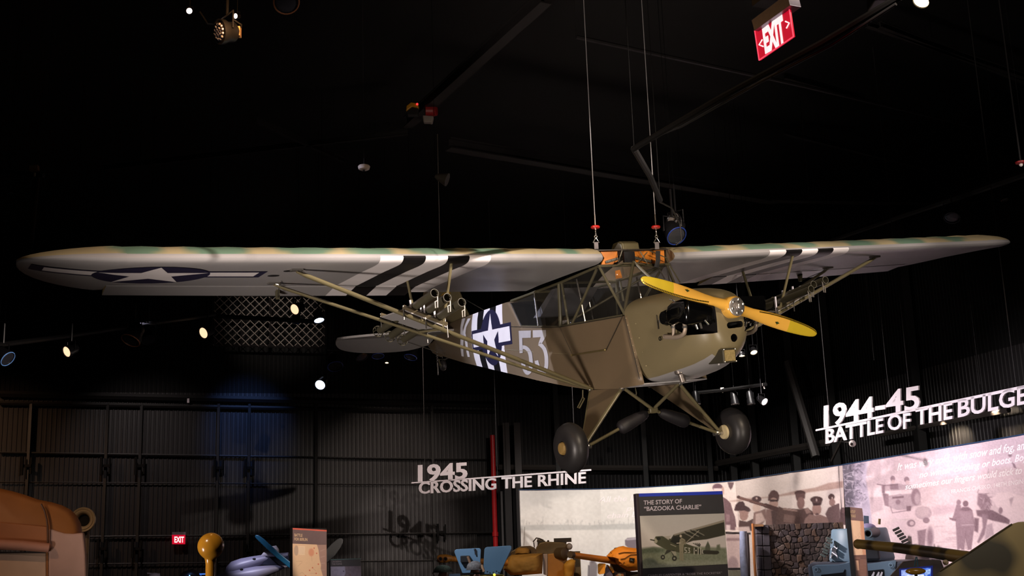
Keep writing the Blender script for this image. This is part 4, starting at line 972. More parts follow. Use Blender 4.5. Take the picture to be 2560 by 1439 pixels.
o = MB().tube([V((tl.x, tl.y, 7.15)), tl+V((0, 0, .02))], .0045, 6).build('hoist_cable', mat('dull_wire', (128, 120, 112), .4, metal=.4)); tag(o, 'single thin steel cable running down from the red hoist to the tail', 'cable')
t = Thing('chain_hoist', 'red electric hoist with silver chain bag under the roof beam', 'hoist', at(1076, 305, 15.3), 0)
MB().lathe(t.L(1062, 276), (1, .1, 0), [(0, .02), (.01, .085), (.13, .085), (.15, .06)], 18).lathe(t.L(1086, 276), (1, -.2, 0), [(-.06, .02), (-.05, .075), (.03, .075), (.04, .04)], 18).build('motor', mat('hoist_red', (150, 34, 36), .4), t.e, smooth=True)
MB().box(t.L(1074, 262), (.1, .1, .08)).tube([t.L(1074, 258), V((t.L(1074, 258).x, 0, 7.6-t.M.translation.z+.1))], .02, 6).build('suspension_bracket', DARK, t.e)
MB().prism([t.L(1056, 287, -.04), t.L(1084, 289, -.04), t.L(1080, 306, -.04), t.L(1072, 304, -.04), t.L(1058, 304, -.04)], (0, .1, 0)).build('chain_bag', mat('silver_chain_bag', (150, 140, 134), .5), t.e, bevel=.015)
t = Thing('control_box', 'small yellow control box with red light left of the hoist', 'box', at(1030, 280, 15.3), 0)
MB().prism([t.L(1015, 277), t.L(1016, 264), t.L(1027, 255), t.L(1046, 258), t.L(1046, 269), t.L(1030, 266)], (0, .12, 0)).build('housing', mat('hoist_yellow', (200, 140, 30), .4), t.e, bevel=.01)
MB().prism([t.L(1016, 278, .02), t.L(1030, 267, .02), t.L(1047, 271, .02), t.L(1044, 286, .02), t.L(1018, 287, .02)], (0, .1, 0)).build('base', DARK, t.e, bevel=.01)
MB().ball(t.L(1043, 260, -.01), .016, 10, 8).build('warning_light', mat('red_indicator', (200, 30, 30), emit=(255, 60, 60), es=1.2), t.e)
MB().tube([t.L(1030, 262, .06), V((t.L(1030, 262).x, .06, 7.6-t.M.translation.z+.1))], .012, 6).build('stem', DARK, t.e)
t = Thing('smoke_detector', 'white disc smoke detector hanging on a thin rod', 'detector', at(910, 420, 12), 0)
k = 12/F
MB().lathe((0, 0, -5*k), (0, 0, 1), [(0, 10*k), (2*k, 14*k), (9*k, 16*k), (12*k, 14*k), (13*k, 4*k)], 28).build('disc', mat('detector_white', (214, 196, 184), .5), t.e, smooth=True)
MB().lathe((0, 0, -8*k), (0, 0, 1), [(0, 2*k), (3*k, 4*k)], 12).build('sensor', BLK, t.e); MB().tube([(0, 0, 8*k), (0, 0, 26*k)], 1.2*k, 8).tube([(0, 0, 26*k), (0, 0, 9-t.M.translation.z)], .6*k, 6).build('rod', DARK, t.e)
# ================================================================== exit signs
EXR = mat('exit_red_glow', (160, 8, 36), emit=(208, 10, 46), es=.82); EXW = mat('exit_letter_glow', (255, 230, 225), emit=(255, 228, 228), es=1.15); EXE = mat('exit_edge_glow', (255, 90, 110), emit=(255, 84, 108), es=.95)
a = at_z(1886.5, 76.5, 4.45); b = at_z(1972, 15.5, 4.45); d = b-a
t = Thing('exit_sign', 'large lit red EXIT sign hanging from the ceiling', 'sign', a, math.atan2(d.y, d.x))
q = [(1886.5, 76.5), (1972, 15.5), (1983.4, 91.4), (1897.6, 150.4)]
t.outline('panel', q, 0, .012, EXR)
qq = [t.L(x, y, -.002) for x, y in q]; mb = MB()
for i in range(4): mb.tube([qq[i], qq[(i+1) % 4]], .0035, 6)
mb.build('lit_edge', EXE, t.e)
t.outline('housing', [(1878, 51), (1968, -16), (1975, 13), (1885, 77)], -.03, .045, mat('brushed_aluminium_housing', (128, 122, 132), .38, metal=.6, nscale=40), bevel=.003)
z_ = 9-a.z; c_ = t.L(1915, 20, .01); MB().box((c_.x, .01, c_.z+.05), (.12, .1, .04)).tube([(c_.x, .01, c_.z+.05), (c_.x, .01, z_)], .012, 8).build('ceiling_mount', DARK, t.e)
mp = facing(t.M.translation, t.n)
lettering('exit_text', 'EXIT', (1913.5, 131.5), (1964, 100.5), (58.5, 65), mp, EXW, t.e, bold=.045, depth=.003, lean=-.13, inv=t.I)
for pts in (((1905.5, 99), (1897.5, 112), (1908, 116)), ((1963.5, 53.5), (1973, 57.5), (1966, 70.5))):
    MB().tube([t.L(x, y, -.003) for x, y in pts], .0042, 6).build('arrow_chevron', EXW, t.e)
p = wall_pt(447, 1345, .16); t = Thing('exit_sign', 'small lit red EXIT sign on the far hangar door', 'sign', p, math.atan2(.32, 1))
t.outline('panel', [(430, 1336), (463.5, 1336), (463, 1359.5), (430.5, 1359.5)], 0, .05, EXR); t.outline('housing', [(430.5, 1329), (464, 1329), (464, 1336), (430.5, 1336)], -.02, .07, MATS['brushed_aluminium_housing'])
mp = facing(t.M.translation, t.n)
lettering('exit_text', 'EXIT', (436, 1355), (460, 1355), 14.5, mp, EXW, t.e, bold=.03, depth=.004, inv=t.I)
MB().tube([t.L(447, 1330, .1), t.L(447, 1320, .1)], .02, 6).build('bracket', DARK, t.e)
# ================================================================== lighting fixtures
CAN = mat('lamp_black_metal', (24, 23, 25), .35, metal=.3)
def lamp(px, py, D, r, ln, dr, glow, lab, es=1.4, name='spotlight', up=.25, cat='spotlight', rim=None, lens=True, group='theatre lamps hanging from the lighting pipes'):
    p = at(px, py, D); d = V(dr).normalized(); t = Thing(name, lab, cat, p, 0, group); k = D/F; R_ = r*k; L_ = ln*k
    MB().lathe(-d*L_, d, [(-.02*0, R_*.55), (L_*.15, R_*.8), (L_*.55, R_*.85), (L_*.7, R_), (L_, R_*1.05), (L_, R_*.92), (L_*.93, R_*.9)], 20, cap=False).lathe(-d*L_, d, [(0, R_*.55), (.001, .001)], 20).build('lamp_body', CAN, t.e, smooth=True)
    if lens: MB().lathe(-d*.01, d, [(0, R_*.9), (.004, R_*.7), (.006, .001)], 20).build('lamp_lens', mat('lens_'+glow[3] if len(glow) > 3 else 'lens', glow[:3], emit=glow[:3], es=es) if len(glow) > 3 else mat('dead_lens', (46, 46, 52), .15, spec=.8), t.e)
    if rim: MB().torus(-d*.002, d, R_*1.0, R_*.07, 24, 6).build('lamp_rim', rim, t.e)
    s_ = d.cross(V((0, 0, 1))).normalized(); c = -d*L_*.45
    MB().tube([c+s_*R_*1.05, c+s_*R_*1.05+V((0, 0, R_*1.5)), c-s_*R_*1.05+V((0, 0, R_*1.5)), c-s_*R_*1.05], R_*.07, 6).tube([c+V((0, 0, R_*1.5)), c+V((0, 0, R_*1.5+up))], R_*.12, 6).build('yoke', CAN, t.e)
    top = p.z+(-d*L_*.45).z+R_*1.5+up; MB().tube([c+V((0, 0, R_*1.5+up)), V((c.x, c.y, 8.995-p.z))], .0025, 4).build('drop_rod', mat('rod_matt_black', (8, 8, 8), .9, spec=.1), t.e)
    return t
WG = (255, 206, 164, 'warm'); CG = (205, 222, 255, 'cool'); PG = (255, 228, 224, 'pink'); YG = (255, 226, 176, 'straw')
lamp(166, 879, 16, 15, 34, (-.5, -.75, -.42), WG, 'leftmost glowing warm spotlight on the dark lighting pipe')
lamp(508, 832, 20, 15.5, 34, (-.5, -.75, -.42), WG, 'glowing warm spotlight just left of the wire mesh screen')
lamp(736, 773, 20, 15, 32, (-.5, -.75, -.42), WG, 'glowing warm spotlight in front of the wire mesh screen')
lamp(798, 801, 20, 14, 30, (.25, -.3, -.92), CG, 'flat cool white lamp at the right edge of the mesh screen', 4)
lamp(736, 806, 20.9, 11, 26, (-.3, -.1, -.95), (60, 90, 200), 'unlit dark lamp below the warm spotlight on the mesh screen', rim=mat('blue_rim', (60, 80, 170), .3))
lamp(800, 962, 18, 14, 34, (-.15, -.85, -.5), CG, 'bright blue-white spotlight hanging below the mesh screen', 2.5)
lamp(838, 916, 18, 19, 40, (.2, -.5, -.85), (50, 60, 100), 'unlit lamp with bluish rim above the blue-white spotlight', rim=MATS['blue_rim'])
lamp(20, 897, 14.6, 20, 44, (.75, -.2, -.6), (50, 60, 100), 'unlit lamp with blue edge at the far left end of the pipe', rim=mat('sky_rim', (110, 160, 230), .3))
lamp(326, 851, 17, 24, 50, (-.25, -.45, -.85), (50, 60, 100), 'large unlit lamp with orange-lit rim on the left pipe', rim=mat('copper_rim', (150, 96, 66), .35, metal=.4))
lamp(372, 850, 17.9, 20, 44, (.3, -.4, -.85), (50, 60, 100), 'unlit round lamp beside the orange-rimmed lamp')
lamp(905, 893, 19, 16, 40, (.4, -.4, -.8), (50, 60, 100), 'unlit lamp left below the tailplane'); lamp(945, 890, 19.4, 15, 36, (.1, -.3, -.9), (50, 60, 100), 'unlit lamp in the middle below the tailplane', rim=MATS['blue_rim']); lamp(1026, 893, 19, 16, 38, (-.2, -.3, -.9), (50, 60, 100), 'unlit lamp just left of the small tail wheel', rim=MATS['blue_rim'])
lamp(967, 907, 21, 5, 8, (.0, -.35, -.93), YG, 'tiny lit lamp below the tailplane', 3)
lamp(1885, 881, 19, 9.5, 16, (.1, -.55, -.83), YG, 'glowing straw-coloured downlight right of the nose filter box', 8, name='downlight', cat='downlight', up=3)
lamp(1855, 890, 20, 8, 12, (0, -.2, -.98), YG, 'flat lit downlight nearest the nose filter box', 5, name='downlight', cat='downlight', up=3)
lamp(1912, 1004, 19.5, 10, 26, (.45, -.7, -.55), PG, 'glowing white spotlight right of the black lamp cans', 8)
for x, s_ in ((1838, 'black cylindrical lamp can above the right landing wheel'), (1878, 'black cylindrical lamp can beside the glowing white spotlight'), (1742, 'dark lamp can behind the right landing gear leg')): lamp(x, 1010, 20.3, 10, 34, (.05, -.1, -.99), (50, 50, 60), s_, up=.12)
for x, y, s_ in ((1805, 968, 'small white clamp box on the rear lighting pipe, left'), (1909, 958, 'small white clamp box at the right end of the rear lighting pipe')):
    t = Thing('clamp_box', s_, 'box', at(x, y+3, 20.5 if x < 1850 else 19.56), 0, 'white boxes on the rear lighting pipe'); MB().box((0, 0, 0), (.055, .05, .035)).build('box', mat('clamp_white', (190, 182, 176), .5), t.e); MB().tube([(0, 0, -.015), (.01, 0, -.07)], .012, 8).build('knob', MATS['clamp_white'], t.e)
# top left cluster
lamp(473, 27, 8, 8.5, 20, (.1, -.95, -.3), PG, 'small glowing lamp left in the top left cluster', 8, up=.5)
lamp(588, 40, 8, 7.5, 22, (-.35, -.85, -.35), PG, 'small glowing lamp right in the top left cluster', 8, up=.5)
t = lamp(548, 79, 7.8, 33, 52, (-.72, -.62, -.22), (50, 50, 60), 'unlit many-lens stage lamp in the top left cluster', up=.45, lens=False)
d = V((-.72, -.62, -.22)).normalized(); u, w_ = orth(d); k = 7.8/F; mb = MB().lathe(-d*.006, d, [(0, 29*k), (.003, .001)], 20); mb.build('lens_plate', CAN, t.e)
ls_ = MB()
for rr_, nn in ((0, 1), (10, 6), (20, 12)):
    for i in range(nn):
        q = 2*PI*i/nn; ls_.ball(u*math.cos(q)*rr_*k+w_*math.sin(q)*rr_*k, 4.2*k, 8, 6)
ls_.build('lens_array', mat('led_lens_grey', (92, 88, 98), .15, spec=.8), t.e)
MB().box(-d*46*k+V((.02, 0, .0)), (.05, .05, .07)).build('power_supply', mat('amber_lit_metal', (190, 140, 96), .4), t.e)
l = bpy.data.lights.new('cluster_glow', 'POINT'); l.energy = 26; l.color = (1, .5, .18); l.shadow_soft_size = .03; o = bpy.data.objects.new('cluster_glow', l); COL.objects.link(o); o.location = at(592, 42, 7.55)
pipe([(380, -14, 8.1), (760, -30, 8.1)], .03, MATS['pipe_black'], 'lighting_pipe', 'dark lighting pipe above the top left lamp cluster')
pipe([(500, 30, 8.1), (520, 60, 8.0), (560, 62, 7.9), (600, 90, 7.9), (604, 62, 8), (585, 50, 8)], .006, MATS['cable_rubber'], 'power_cable', 'looped cable in the top left lamp cluster', 'cable')
lamp(716, 6, 7.0, 34, 60, (.25, -.6, -.75), (50, 50, 60), 'round dark lamp with copper rim at the top edge', rim=MATS['copper_rim'], up=.3)
# right side fixtures
lamp(2302, 4, 8, 24, 40, (-.55, -.3, -.8), YG, 'bright white lamp at the top right edge of the view', 6, up=.4)
t = Thing('projector', 'small black projector with white label at the top edge', 'projector', at(2200, 8, 7), 0); MB().box((0, 0, .02), (.12, .16, .07)).build('body', CAN, t.e, bevel=.008); MB().lathe((-.02, -.08, .02), (-.1, -1, -.3), [(0, .022), (.03, .022), (.03, .001)], 16).build('projector_lens', mat('dead_lens', (46, 46, 52), .15), t.e); MB().box((.025, -.083, .0), (.035, .004, .018)).build('label_plate', WHT, t.e); MB().tube([(0, 0, .05), (0, 0, .7)], .012, 6).build('mount', CAN, t.e)
lamp(2512, 500, 15, 9, 34, (.15, -.2, -.95), (110, 100, 90), 'small slim spotlight hanging at the far right', up=.2, rim=mat('brass_rim', (200, 170, 120), .3, metal=.5)); lamp(2380, 545, 16, 20, 40, (-.3, -.4, -.8), (50, 50, 60), 'unlit lamp on the pipe above the right wing tip', up=.1)
t = lamp(1680, 548, 12, 22, 46, (-.55, -.7, .35), (120, 112, 110), 'moving-head stage lamp hanging behind the lifting cable', lens=False, up=.3)
d = V((-.55, -.7, .35)).normalized(); MB().lathe(-d*.006, d, [(0, .085), (.004, .05), (.004, .001)], 24).build('lamp_face', mat('lamp_face_grey', (128, 120, 116), .4), t.e); MB().torus(d*.004, d, .06, .012, 24, 6).build('lamp_ring', CAN, t.e)
lamp(1692, 590, 11.8, 26, 52, (.3, -.6, -.7), (30, 44, 90), 'lower unlit stage lamp behind the lifting cable, facing down', rim=mat('navy_rim', (30, 50, 120), .3), up=.3)
pipe([(1650, 505, 10.5), (1680, 520, 10.8), (1700, 560, 11), (1704, 600, 11), (1690, 612, 11)], .008, MATS['cable_rubber'], 'power_cable', 'tangled cable around the stage lamps by the lifting cable', 'cable')
lamp(26, 486, 12, 7, 30, (.35, -.2, -.9), (170, 180, 230), 'slim dark spotlight high at the left edge', up=.2, rim=mat('pale_blue_rim', (150, 160, 220), .3))
t = Thing('junction_box', 'beige junction box on the dim pipe at the left edge', 'box', at(86, 421, 13), 0); MB().box((0, 0, 0), (.095, .06, .06), Matrix.Rotation(-.1, 3, 'Y')).build('box', mat('beige_box', (150, 108, 80), .6), t.e); MB().tube([(.015, -.02, -.06), (.015, -.02, -.10)], .012, 8).build('plug', mat('pale_plug', (200, 180, 160), .5), t.e)
pipe([(-5, 428, 13.2), (110, 438, 13)], .03, MATS['pipe_black'], 'lighting_pipe', 'dim lighting pipe under the beige junction box')
t = Thing('alarm_strobe', 'red disc alarm strobe at the far right edge', 'alarm', at(2552, 407, 12), 0); k = 12/F
MB().lathe((0, 0, -3*k), (0, 0, 1), [(0, 6*k), (2*k, 13*k), (6*k, 14*k), (9*k, 5*k)], 20).build('red_base', mat('alarm_red', (150, 24, 30), .4), t.e, smooth=True); MB().ball((0, 0, -5*k), 5*k, 10, 8).build('strobe_lens', WHT, t.e); MB().tube([(0, 0, 4*k), (0, 0, 9-t.M.translation.z)], .01, 6).build('stem', DARK, t.e)
t = Thing('horn_speaker', 'dim grey horn speaker right of the thin hoist cable', 'speaker', at(1088, 440, 14), 0)
MB().lathe((0, 0, 0), (.9, -.1, -.35), [(0, .02), (.03, .04), (.16, .085), (.165, .08)], 18).build('horn', mat('speaker_grey', (92, 88, 82), .5), t.e, smooth=True); MB().tube([(0, 0, 0), (0, 0, 8.995-t.M.translation.z)], .0025, 4).build('drop_rod', MATS['rod_matt_black'], t.e)
p = wall_pt(470, 1003, .15); o = MB().box(p, (.05, .02, .1)).build('wall_tag', mat('tag_white', (170, 160, 165), .5)); tag(o, 'tiny white tag on the dark beam above the hangar doors', 'tag')
t = Thing('dome_camera', 'white dome security camera under the word BATTLE', 'camera', at(2131, 1108, 17.8), 0); k = 17.8/F
MB().ball((0, 0, 0), 8.5*k, 16, 12).build('camera_shell', mat('camera_white', (206, 196, 188), .4), t.e, smooth=True); MB().ball((-3.5*k, -5.5*k, -1.5*k), 4*k, 12, 8).build('camera_lens', mat('camera_lens_dark', (40, 30, 26), .15), t.e, smooth=True); MB().tube([(0, .02, .02), t.W(rwall_pt(2136, 1103, .42))], 1.4*k, 8).build('camera_arm', mat('camera_arm_dark', (60, 56, 54), .5), t.e)
# ================================================================== hanging title signs
LET = mat('sign_letter_white', (208, 200, 204), .5, noise=.04)
def title(name, lab, pl, pr, z, year, y0, y1, yh, txts, bar, inner=None):
    a = at_z(*pl, z); b = at_z(*pr, z); d = b-a; t = Thing(name, lab, 'sign', a, math.atan2(d.y, d.x), 'title signs hanging from the ceiling'); mp = facing(t.M.translation, t.n)
    lettering('year_numerals', year, y0, y1, yh, mp, LET, t.e, bold=.026, depth=.022, inv=t.I)
    for body, p0, p1, h in txts: lettering('title_word', body, p0, p1, h, mp, LET, t.e, bold=.020, depth=.022, inv=t.I)
    q = [t.L(bar[0][0], bar[0][1]-bar[2], .0), t.L(bar[1][0], bar[1][1]-bar[3], 0), t.L(bar[1][0], bar[1][1]+bar[3], 0), t.L(bar[0][0], bar[0][1]+bar[2], 0)]
    MB().prism(q, (0, -.022, 0)).build('bar', LET, t.e)
    for f_ in (.08, .5, .92): p = q[0].lerp(q[1], f_); MB().tube([p, V((p.x, p.y, 9-z-.0))], .006, 5).build('hanger_wire', MATS['wire_steel'], t.e)
    return t
title('title_sign', 'white 1945 CROSSING THE RHINE letter sign in the far corner', (1030, 1206), (1478, 1172.5), 3.05, '1945', (1046, 1204), (1169, 1195.5), (42, 40.5), (('CROSSING', (1048, 1233.5), (1241, 1222), (28.5, 28)), ('THE', (1255, 1220.5), (1330.5, 1216), (28, 27)), ('RHINE', (1346, 1215), (1466, 1206.5), (28, 27.5))), ((1030, 1206.5), (1479, 1174), 1.6, 2.0))
title('title_sign', 'white 1944-45 BATTLE OF THE BULGE letter sign at right', (2043, 1075), (2600, 960), 3.35, '1944', (2062, 1066), (2187, 1044), (52, 54), (('-45', (2191, 1038), (2302, 1022), (56, 59)), ('BATTLE', (2066.5, 1108), (2211, 1080), (35, 36)), ('OF', (2222, 1075), (2279, 1069), (38, 38)), ('THE', (2292, 1062), (2384, 1045), (40, 41)), ('BULGE', (2398, 1042), (2572, 1007), (42, 46))), ((2042, 1075), (2600, 959), 2.2, 4.2))
# ================================================================== printed mural wall
MT = [(1250, 1226), (1297, 1225), (1500, 1222.5), (1590, 1219.7), (1707, 1213), (1838, 1202), (1974, 1181), (2094, 1164), (2268, 1135), (2480, 1100), (2560, 1086), (2700, 1062)]
TH_, RH_ = [], []
for x, y in MT:
    p = at_z(x, y, 2.8); TH_.append(math.atan2(p.x, p.y)); RH_.append(math.hypot(p.x, p.y))
RH_[0] = RH_[1]-.25
def mural(px, py, off=0):
    r = ray(px, py); h = math.hypot(r.x, r.y); rho = float(np.interp(math.atan2(r.x, r.y), TH_, RH_))-off
    return EYE+r*(rho/h)
mtop = lambda x: float(np.interp(x, [m[0] for m in MT], [m[1] for m in MT]))
MX = Thing('mural_wall', 'tall curved exhibit wall printed with wartime photographs', 'exhibit wall', (0, 0, 0), 0)
xs = [1297, 1400, 1500, 1590, 1650, 1707, 1770, 1838, 1905, 1974, 2035, 2094, 2180, 2268, 2370, 2480, 2560, 2690]
tp = [mural(x, mtop(x), -.06) for x in xs]
MB().loft([[V((p.x, p.y, 0)) for p in tp], [V((p.x, p.y, 2.80)) for p in tp], [V((p.x*1.012, p.y*1.012, 2.80)) for p in tp], [V((p.x*1.012, p.y*1.012, 0)) for p in tp]], False, False).build('wall_core', mat('mural_core_grey', (120, 112, 110), .6), MX.e)
MB().tube([mural(x, mtop(x)-1.0, .0) for x in xs], .010, 6).build('top_edge', mat('mural_edge_blue', (40, 66, 100), .5), MX.e)
def sheet(name, x0, x1, yb, nx, ny, paint, lean0=0, lean1=0):
    U, W_ = np.meshgrid(np.linspace(0, 1, nx+1), np.linspace(0, 1, ny+1)); xt = x0+(x1-x0)*U
    top_ = np.interp(xt, [m[0] for m in MT], [m[1] for m in MT]); Y = top_+(yb-top_)*W_; X = xt+(lean0*(1-U)+lean1*U)*(Y-top_)
    cv = Canvas(X, Y, (235, 228, 222)); paint(cv); c = np.clip(cv.c, 0, 255)/255; c = np.where(c <= .04045, c/12.92, ((c+.055)/1.055)**2.4).reshape(-1, 3)
    pts = [tuple(mural(x, y)) for x, y in zip(X.ravel(), Y.ravel())]; n = nx+1; fs = [(j*n+i, j*n+i+1, (j+1)*n+i+1, (j+1)*n+i) for j in range(ny) for i in range(nx)]
    me = bpy.data.meshes.new(name); me.from_pydata(pts, [], fs); me.materials.append(PRINT); a_ = me.color_attributes.new('Col', 'FLOAT_COLOR', 'POINT'); a_.data.foreach_set('color', np.c_[c, np.ones(len(c))].ravel()); me.update()
    o = bpy.data.objects.new(name, me); COL.objects.link(o); o.parent = MX.e; return o
m5 = lambda x, y: (x/5.157+1780, y/5.157+1160)
m4 = lambda x, y: (x/4.571+1280, y/4.571+1200)
def paint_left(c):
    R_ = np.clip((c.X-1640)/160, 0, 1)
    c.c = (np.array([224, 219, 213])*(1-R_[..., None])+np.array([238, 219, 212])*R_[..., None])
    L = [m4(*p) for p in ((90, 515), (300, 508), (600, 505), (900, 512), (1200, 498), (1440, 490), (1440, 560), (1000, 562), (600, 572), (95, 568))]
    c.poly(L, (186, 184, 180), 4, .85)
    rs = np.random.RandomState(4)
    for i in range(46):
        x = 1300+rs.rand()*290; h = 4+rs.rand()*9*(1 if rs.rand() < .8 else 2); c.stroke([(x, 1312), (x+rs.randn(), 1312-h)], .8, (176, 172, 168), 1.6, .55)
        for k_ in range(3): c.stroke([(x, 1312-h*.6), (x+rs.randn()*3, 1312-h*1.1)], .6, (186, 182, 178), 1.6, .5)
    c.noise(5, 5, 3, (c.X < 1600)*1.0); c.noise(60, 5, 5)
    # truck and soldier low in the left picture
    c.poly([(1562, 1350), (1568, 1344), (1594, 1342), (1600, 1346), (1600, 1380), (1585, 1380), (1563, 1362)], (120, 108, 116), 2); c.poly([(1566, 1346), (1595, 1343), (1596, 1347), (1566, 1350)], (176, 166, 172), 2)
    c.poly([(1474, 1404), (1486, 1400), (1494, 1412), (1492, 1445), (1472, 1445)], (136, 128, 130), 3); c.ell(1481, 1403, 5, 4, (120, 110, 112), 2); c.poly([(1470, 1412), (1474, 1412), (1474, 1445), (1469, 1445)], (120, 114, 116), 2)
    # far shore and water of the right-hand group picture
    sh = [m5(*p) for p in ((180, 480), (420, 440), (700, 420), (900, 385), (1080, 340), (1330, 300), (1500, 240), (1690, 215), (1690, 300), (1500, 330), (1330, 350), (1100, 385), (900, 410), (640, 440), (300, 480))]
    c.poly(sh, (190, 156, 146), 3, .9)
    D_ = (92, 68, 66); M_ = (128, 98, 96); FC = (206, 168, 156)
    P = lambda pts, col, s=1.6, op=1: c.poly([m5(*p) for p in pts], col, s, op)
    E = lambda x, y, rx, ry, col, s=1.4, op=1, rot=0: c.ell(*m5(x, y), rx/5.157, ry/5.157, col, s, op, rot)
    S = lambda pts, w_, col, s=1.2, op=1: c.stroke([m5(*p) for p in pts], w_/5.157, col, s, op)
    P(((200, 230), (285, 230), (265, 300), (240, 330), (215, 290)), (120, 96, 98))
    # men, left to right
    E(72, 300, 66, 52, (128, 96, 104)); P(((20, 310), (130, 310), (140, 360), (20, 360)), (236, 214, 212)); E(140, 340, 18, 50, FC)
    P(((140, 420), (190, 450), (240, 500), (275, 620), (300, 680), (320, 850), (170, 860)), (122, 94, 98)); P(((180, 640), (230, 650), (225, 740), (185, 740)), (150, 118, 122), 3)
    P(((180, 780), (235, 780), (235, 850), (180, 850)), (216, 190, 188), 3)
    P(((285, 590), (305, 520), (350, 478), (400, 478), (420, 505), (425, 530), (480, 560), (500, 592), (480, 612), (340, 600), (300, 600)), (80, 58, 60)); P(((345, 595), (475, 610), (470, 640), (350, 625)), (176, 140, 134))
    E(410, 660, 56, 66, (176, 138, 130)); P(((310, 640), (350, 640), (360, 760), (340, 800), (310, 740)), (228, 206, 200)); P(((350, 720), (450, 740), (530, 700), (520, 860), (340, 860)), D_); P(((300, 810), (480, 800), (500, 880), (300, 870)), (222, 196, 190), 3)
    E(575, 450, 62, 42, (84, 60, 62)); E(575, 560, 52, 58, (226, 196, 184)); E(575, 438, 12, 14, (220, 190, 180)); P(((540, 620), (620, 600), (690, 570), (700, 700), (640, 790), (520, 790)), (150, 118, 112)); P(((560, 640), (640, 620), (690, 720), (560, 790)), (216, 186, 178), 3)
    P(((722, 470), (726, 400), (760, 345), (800, 330), (845, 355), (866, 400), (862, 450), (850, 465), (730, 470)), (104, 76, 74)); E(795, 500, 58, 70, (196, 158, 146)); P(((740, 455), (860, 455), (850, 480), (750, 480)), (66, 48, 50)); P(((700, 580), (900, 560), (920, 780), (690, 780)), (156, 122, 116)); P(((760, 600), (880, 560), (960, 620), (940, 780), (780, 780)), D_)
    E(1135, 370, 70, 34, (88, 64, 64)); P(((1070, 375), (1200, 375), (1200, 440), (1090, 465)), (110, 82, 80)); E(1145, 500, 50, 78, (142, 108, 104)); P(((1070, 600), (1130, 580), (1230, 560), (1310, 620), (1320, 780), (1060, 780)), (96, 72, 70)); P(((1190, 580), (1240, 560), (1280, 620), (1220, 640)), (158, 126, 120), 3)
    E(1347, 455, 80, 42, (84, 62, 62)); P(((1285, 470), (1420, 470), (1410, 520), (1300, 520)), (96, 72, 72)); E(1347, 460, 10, 20, (196, 168, 164)); E(1350, 580, 60, 78, (176, 138, 130)); P(((1300, 500), (1400, 500), (1400, 530), (1300, 530)), (70, 50, 52)); P(((1200, 700), (1260, 640), (1330, 660), (1400, 650), (1500, 690), (1550, 760), (1550, 780), (1180, 780)), (150, 118, 112)); E(1355, 640, 22, 14, (110, 84, 84))
    E(1540, 420, 42, 40, (90, 66, 66)); E(1548, 490, 40, 46, (160, 126, 120)); E(1550, 432, 9, 12, (214, 186, 180)); P(((1460, 640), (1500, 560), (1560, 530), (1640, 500), (1650, 780), (1520, 780), (1480, 680)), (112, 88, 88))
    P(((1650, 580), (1700, 560), (1730, 620), (1730, 780), (1640, 780)), (96, 74, 76)); E(1690, 590, 30, 36, (120, 94, 94))
    # the machine gun with its ammunition box
    S(((335, 422), (520, 480)), 34, (120, 84, 78)); S(((500, 475), (700, 535)), 40, (104, 72, 68)); S(((690, 530), (870, 590)), 56, (92, 64, 62)); E(345, 422, 14, 20, (70, 48, 48))
    P(((860, 540), (900, 560), (1130, 580), (1110, 770), (820, 775), (840, 640)), (102, 76, 72)); P(((930, 640), (1075, 665), (1060, 760), (920, 740)), (134, 104, 98)); P(((920, 560), (1100, 590), (1100, 610), (910, 585)), (170, 138, 130))
    S(((340, 420), (520, 478), (700, 533)), 6, (176, 136, 126), 1.5, .7)
    S(((1628, 0), (1690, 850)), 6, (60, 46, 46))
    # lower left strip of the picture
    P(((165, 845), (380, 850), (380, 890), (165, 880)), (236, 214, 206)); P(((165, 868), (500, 880), (500, 905), (165, 898)), (48, 38, 38)); P(((180, 905), (370, 905), (370, 1330), (205, 1330)), (196, 168, 164)); P(((185, 950), (370, 950), (370, 985), (185, 985)), (150, 122, 122), 3); E(270, 1300, 70, 110, (160, 134, 134), 4); P(((200, 1335), (380, 1330), (380, 1365), (205, 1365)), (30, 26, 26)); P(((205, 1365), (390, 1365), (390, 1460), (215, 1460)), (96, 92, 78))
    c.noise(2.2, 7, 9, (c.X > 1800)*1.0)
sheet('mural_sheet', 1299, 2106, 1446, 420, 128, paint_left, .03, .05)
m6 = lambda x, y: (x/4.246+2080, y/4.246+1100)
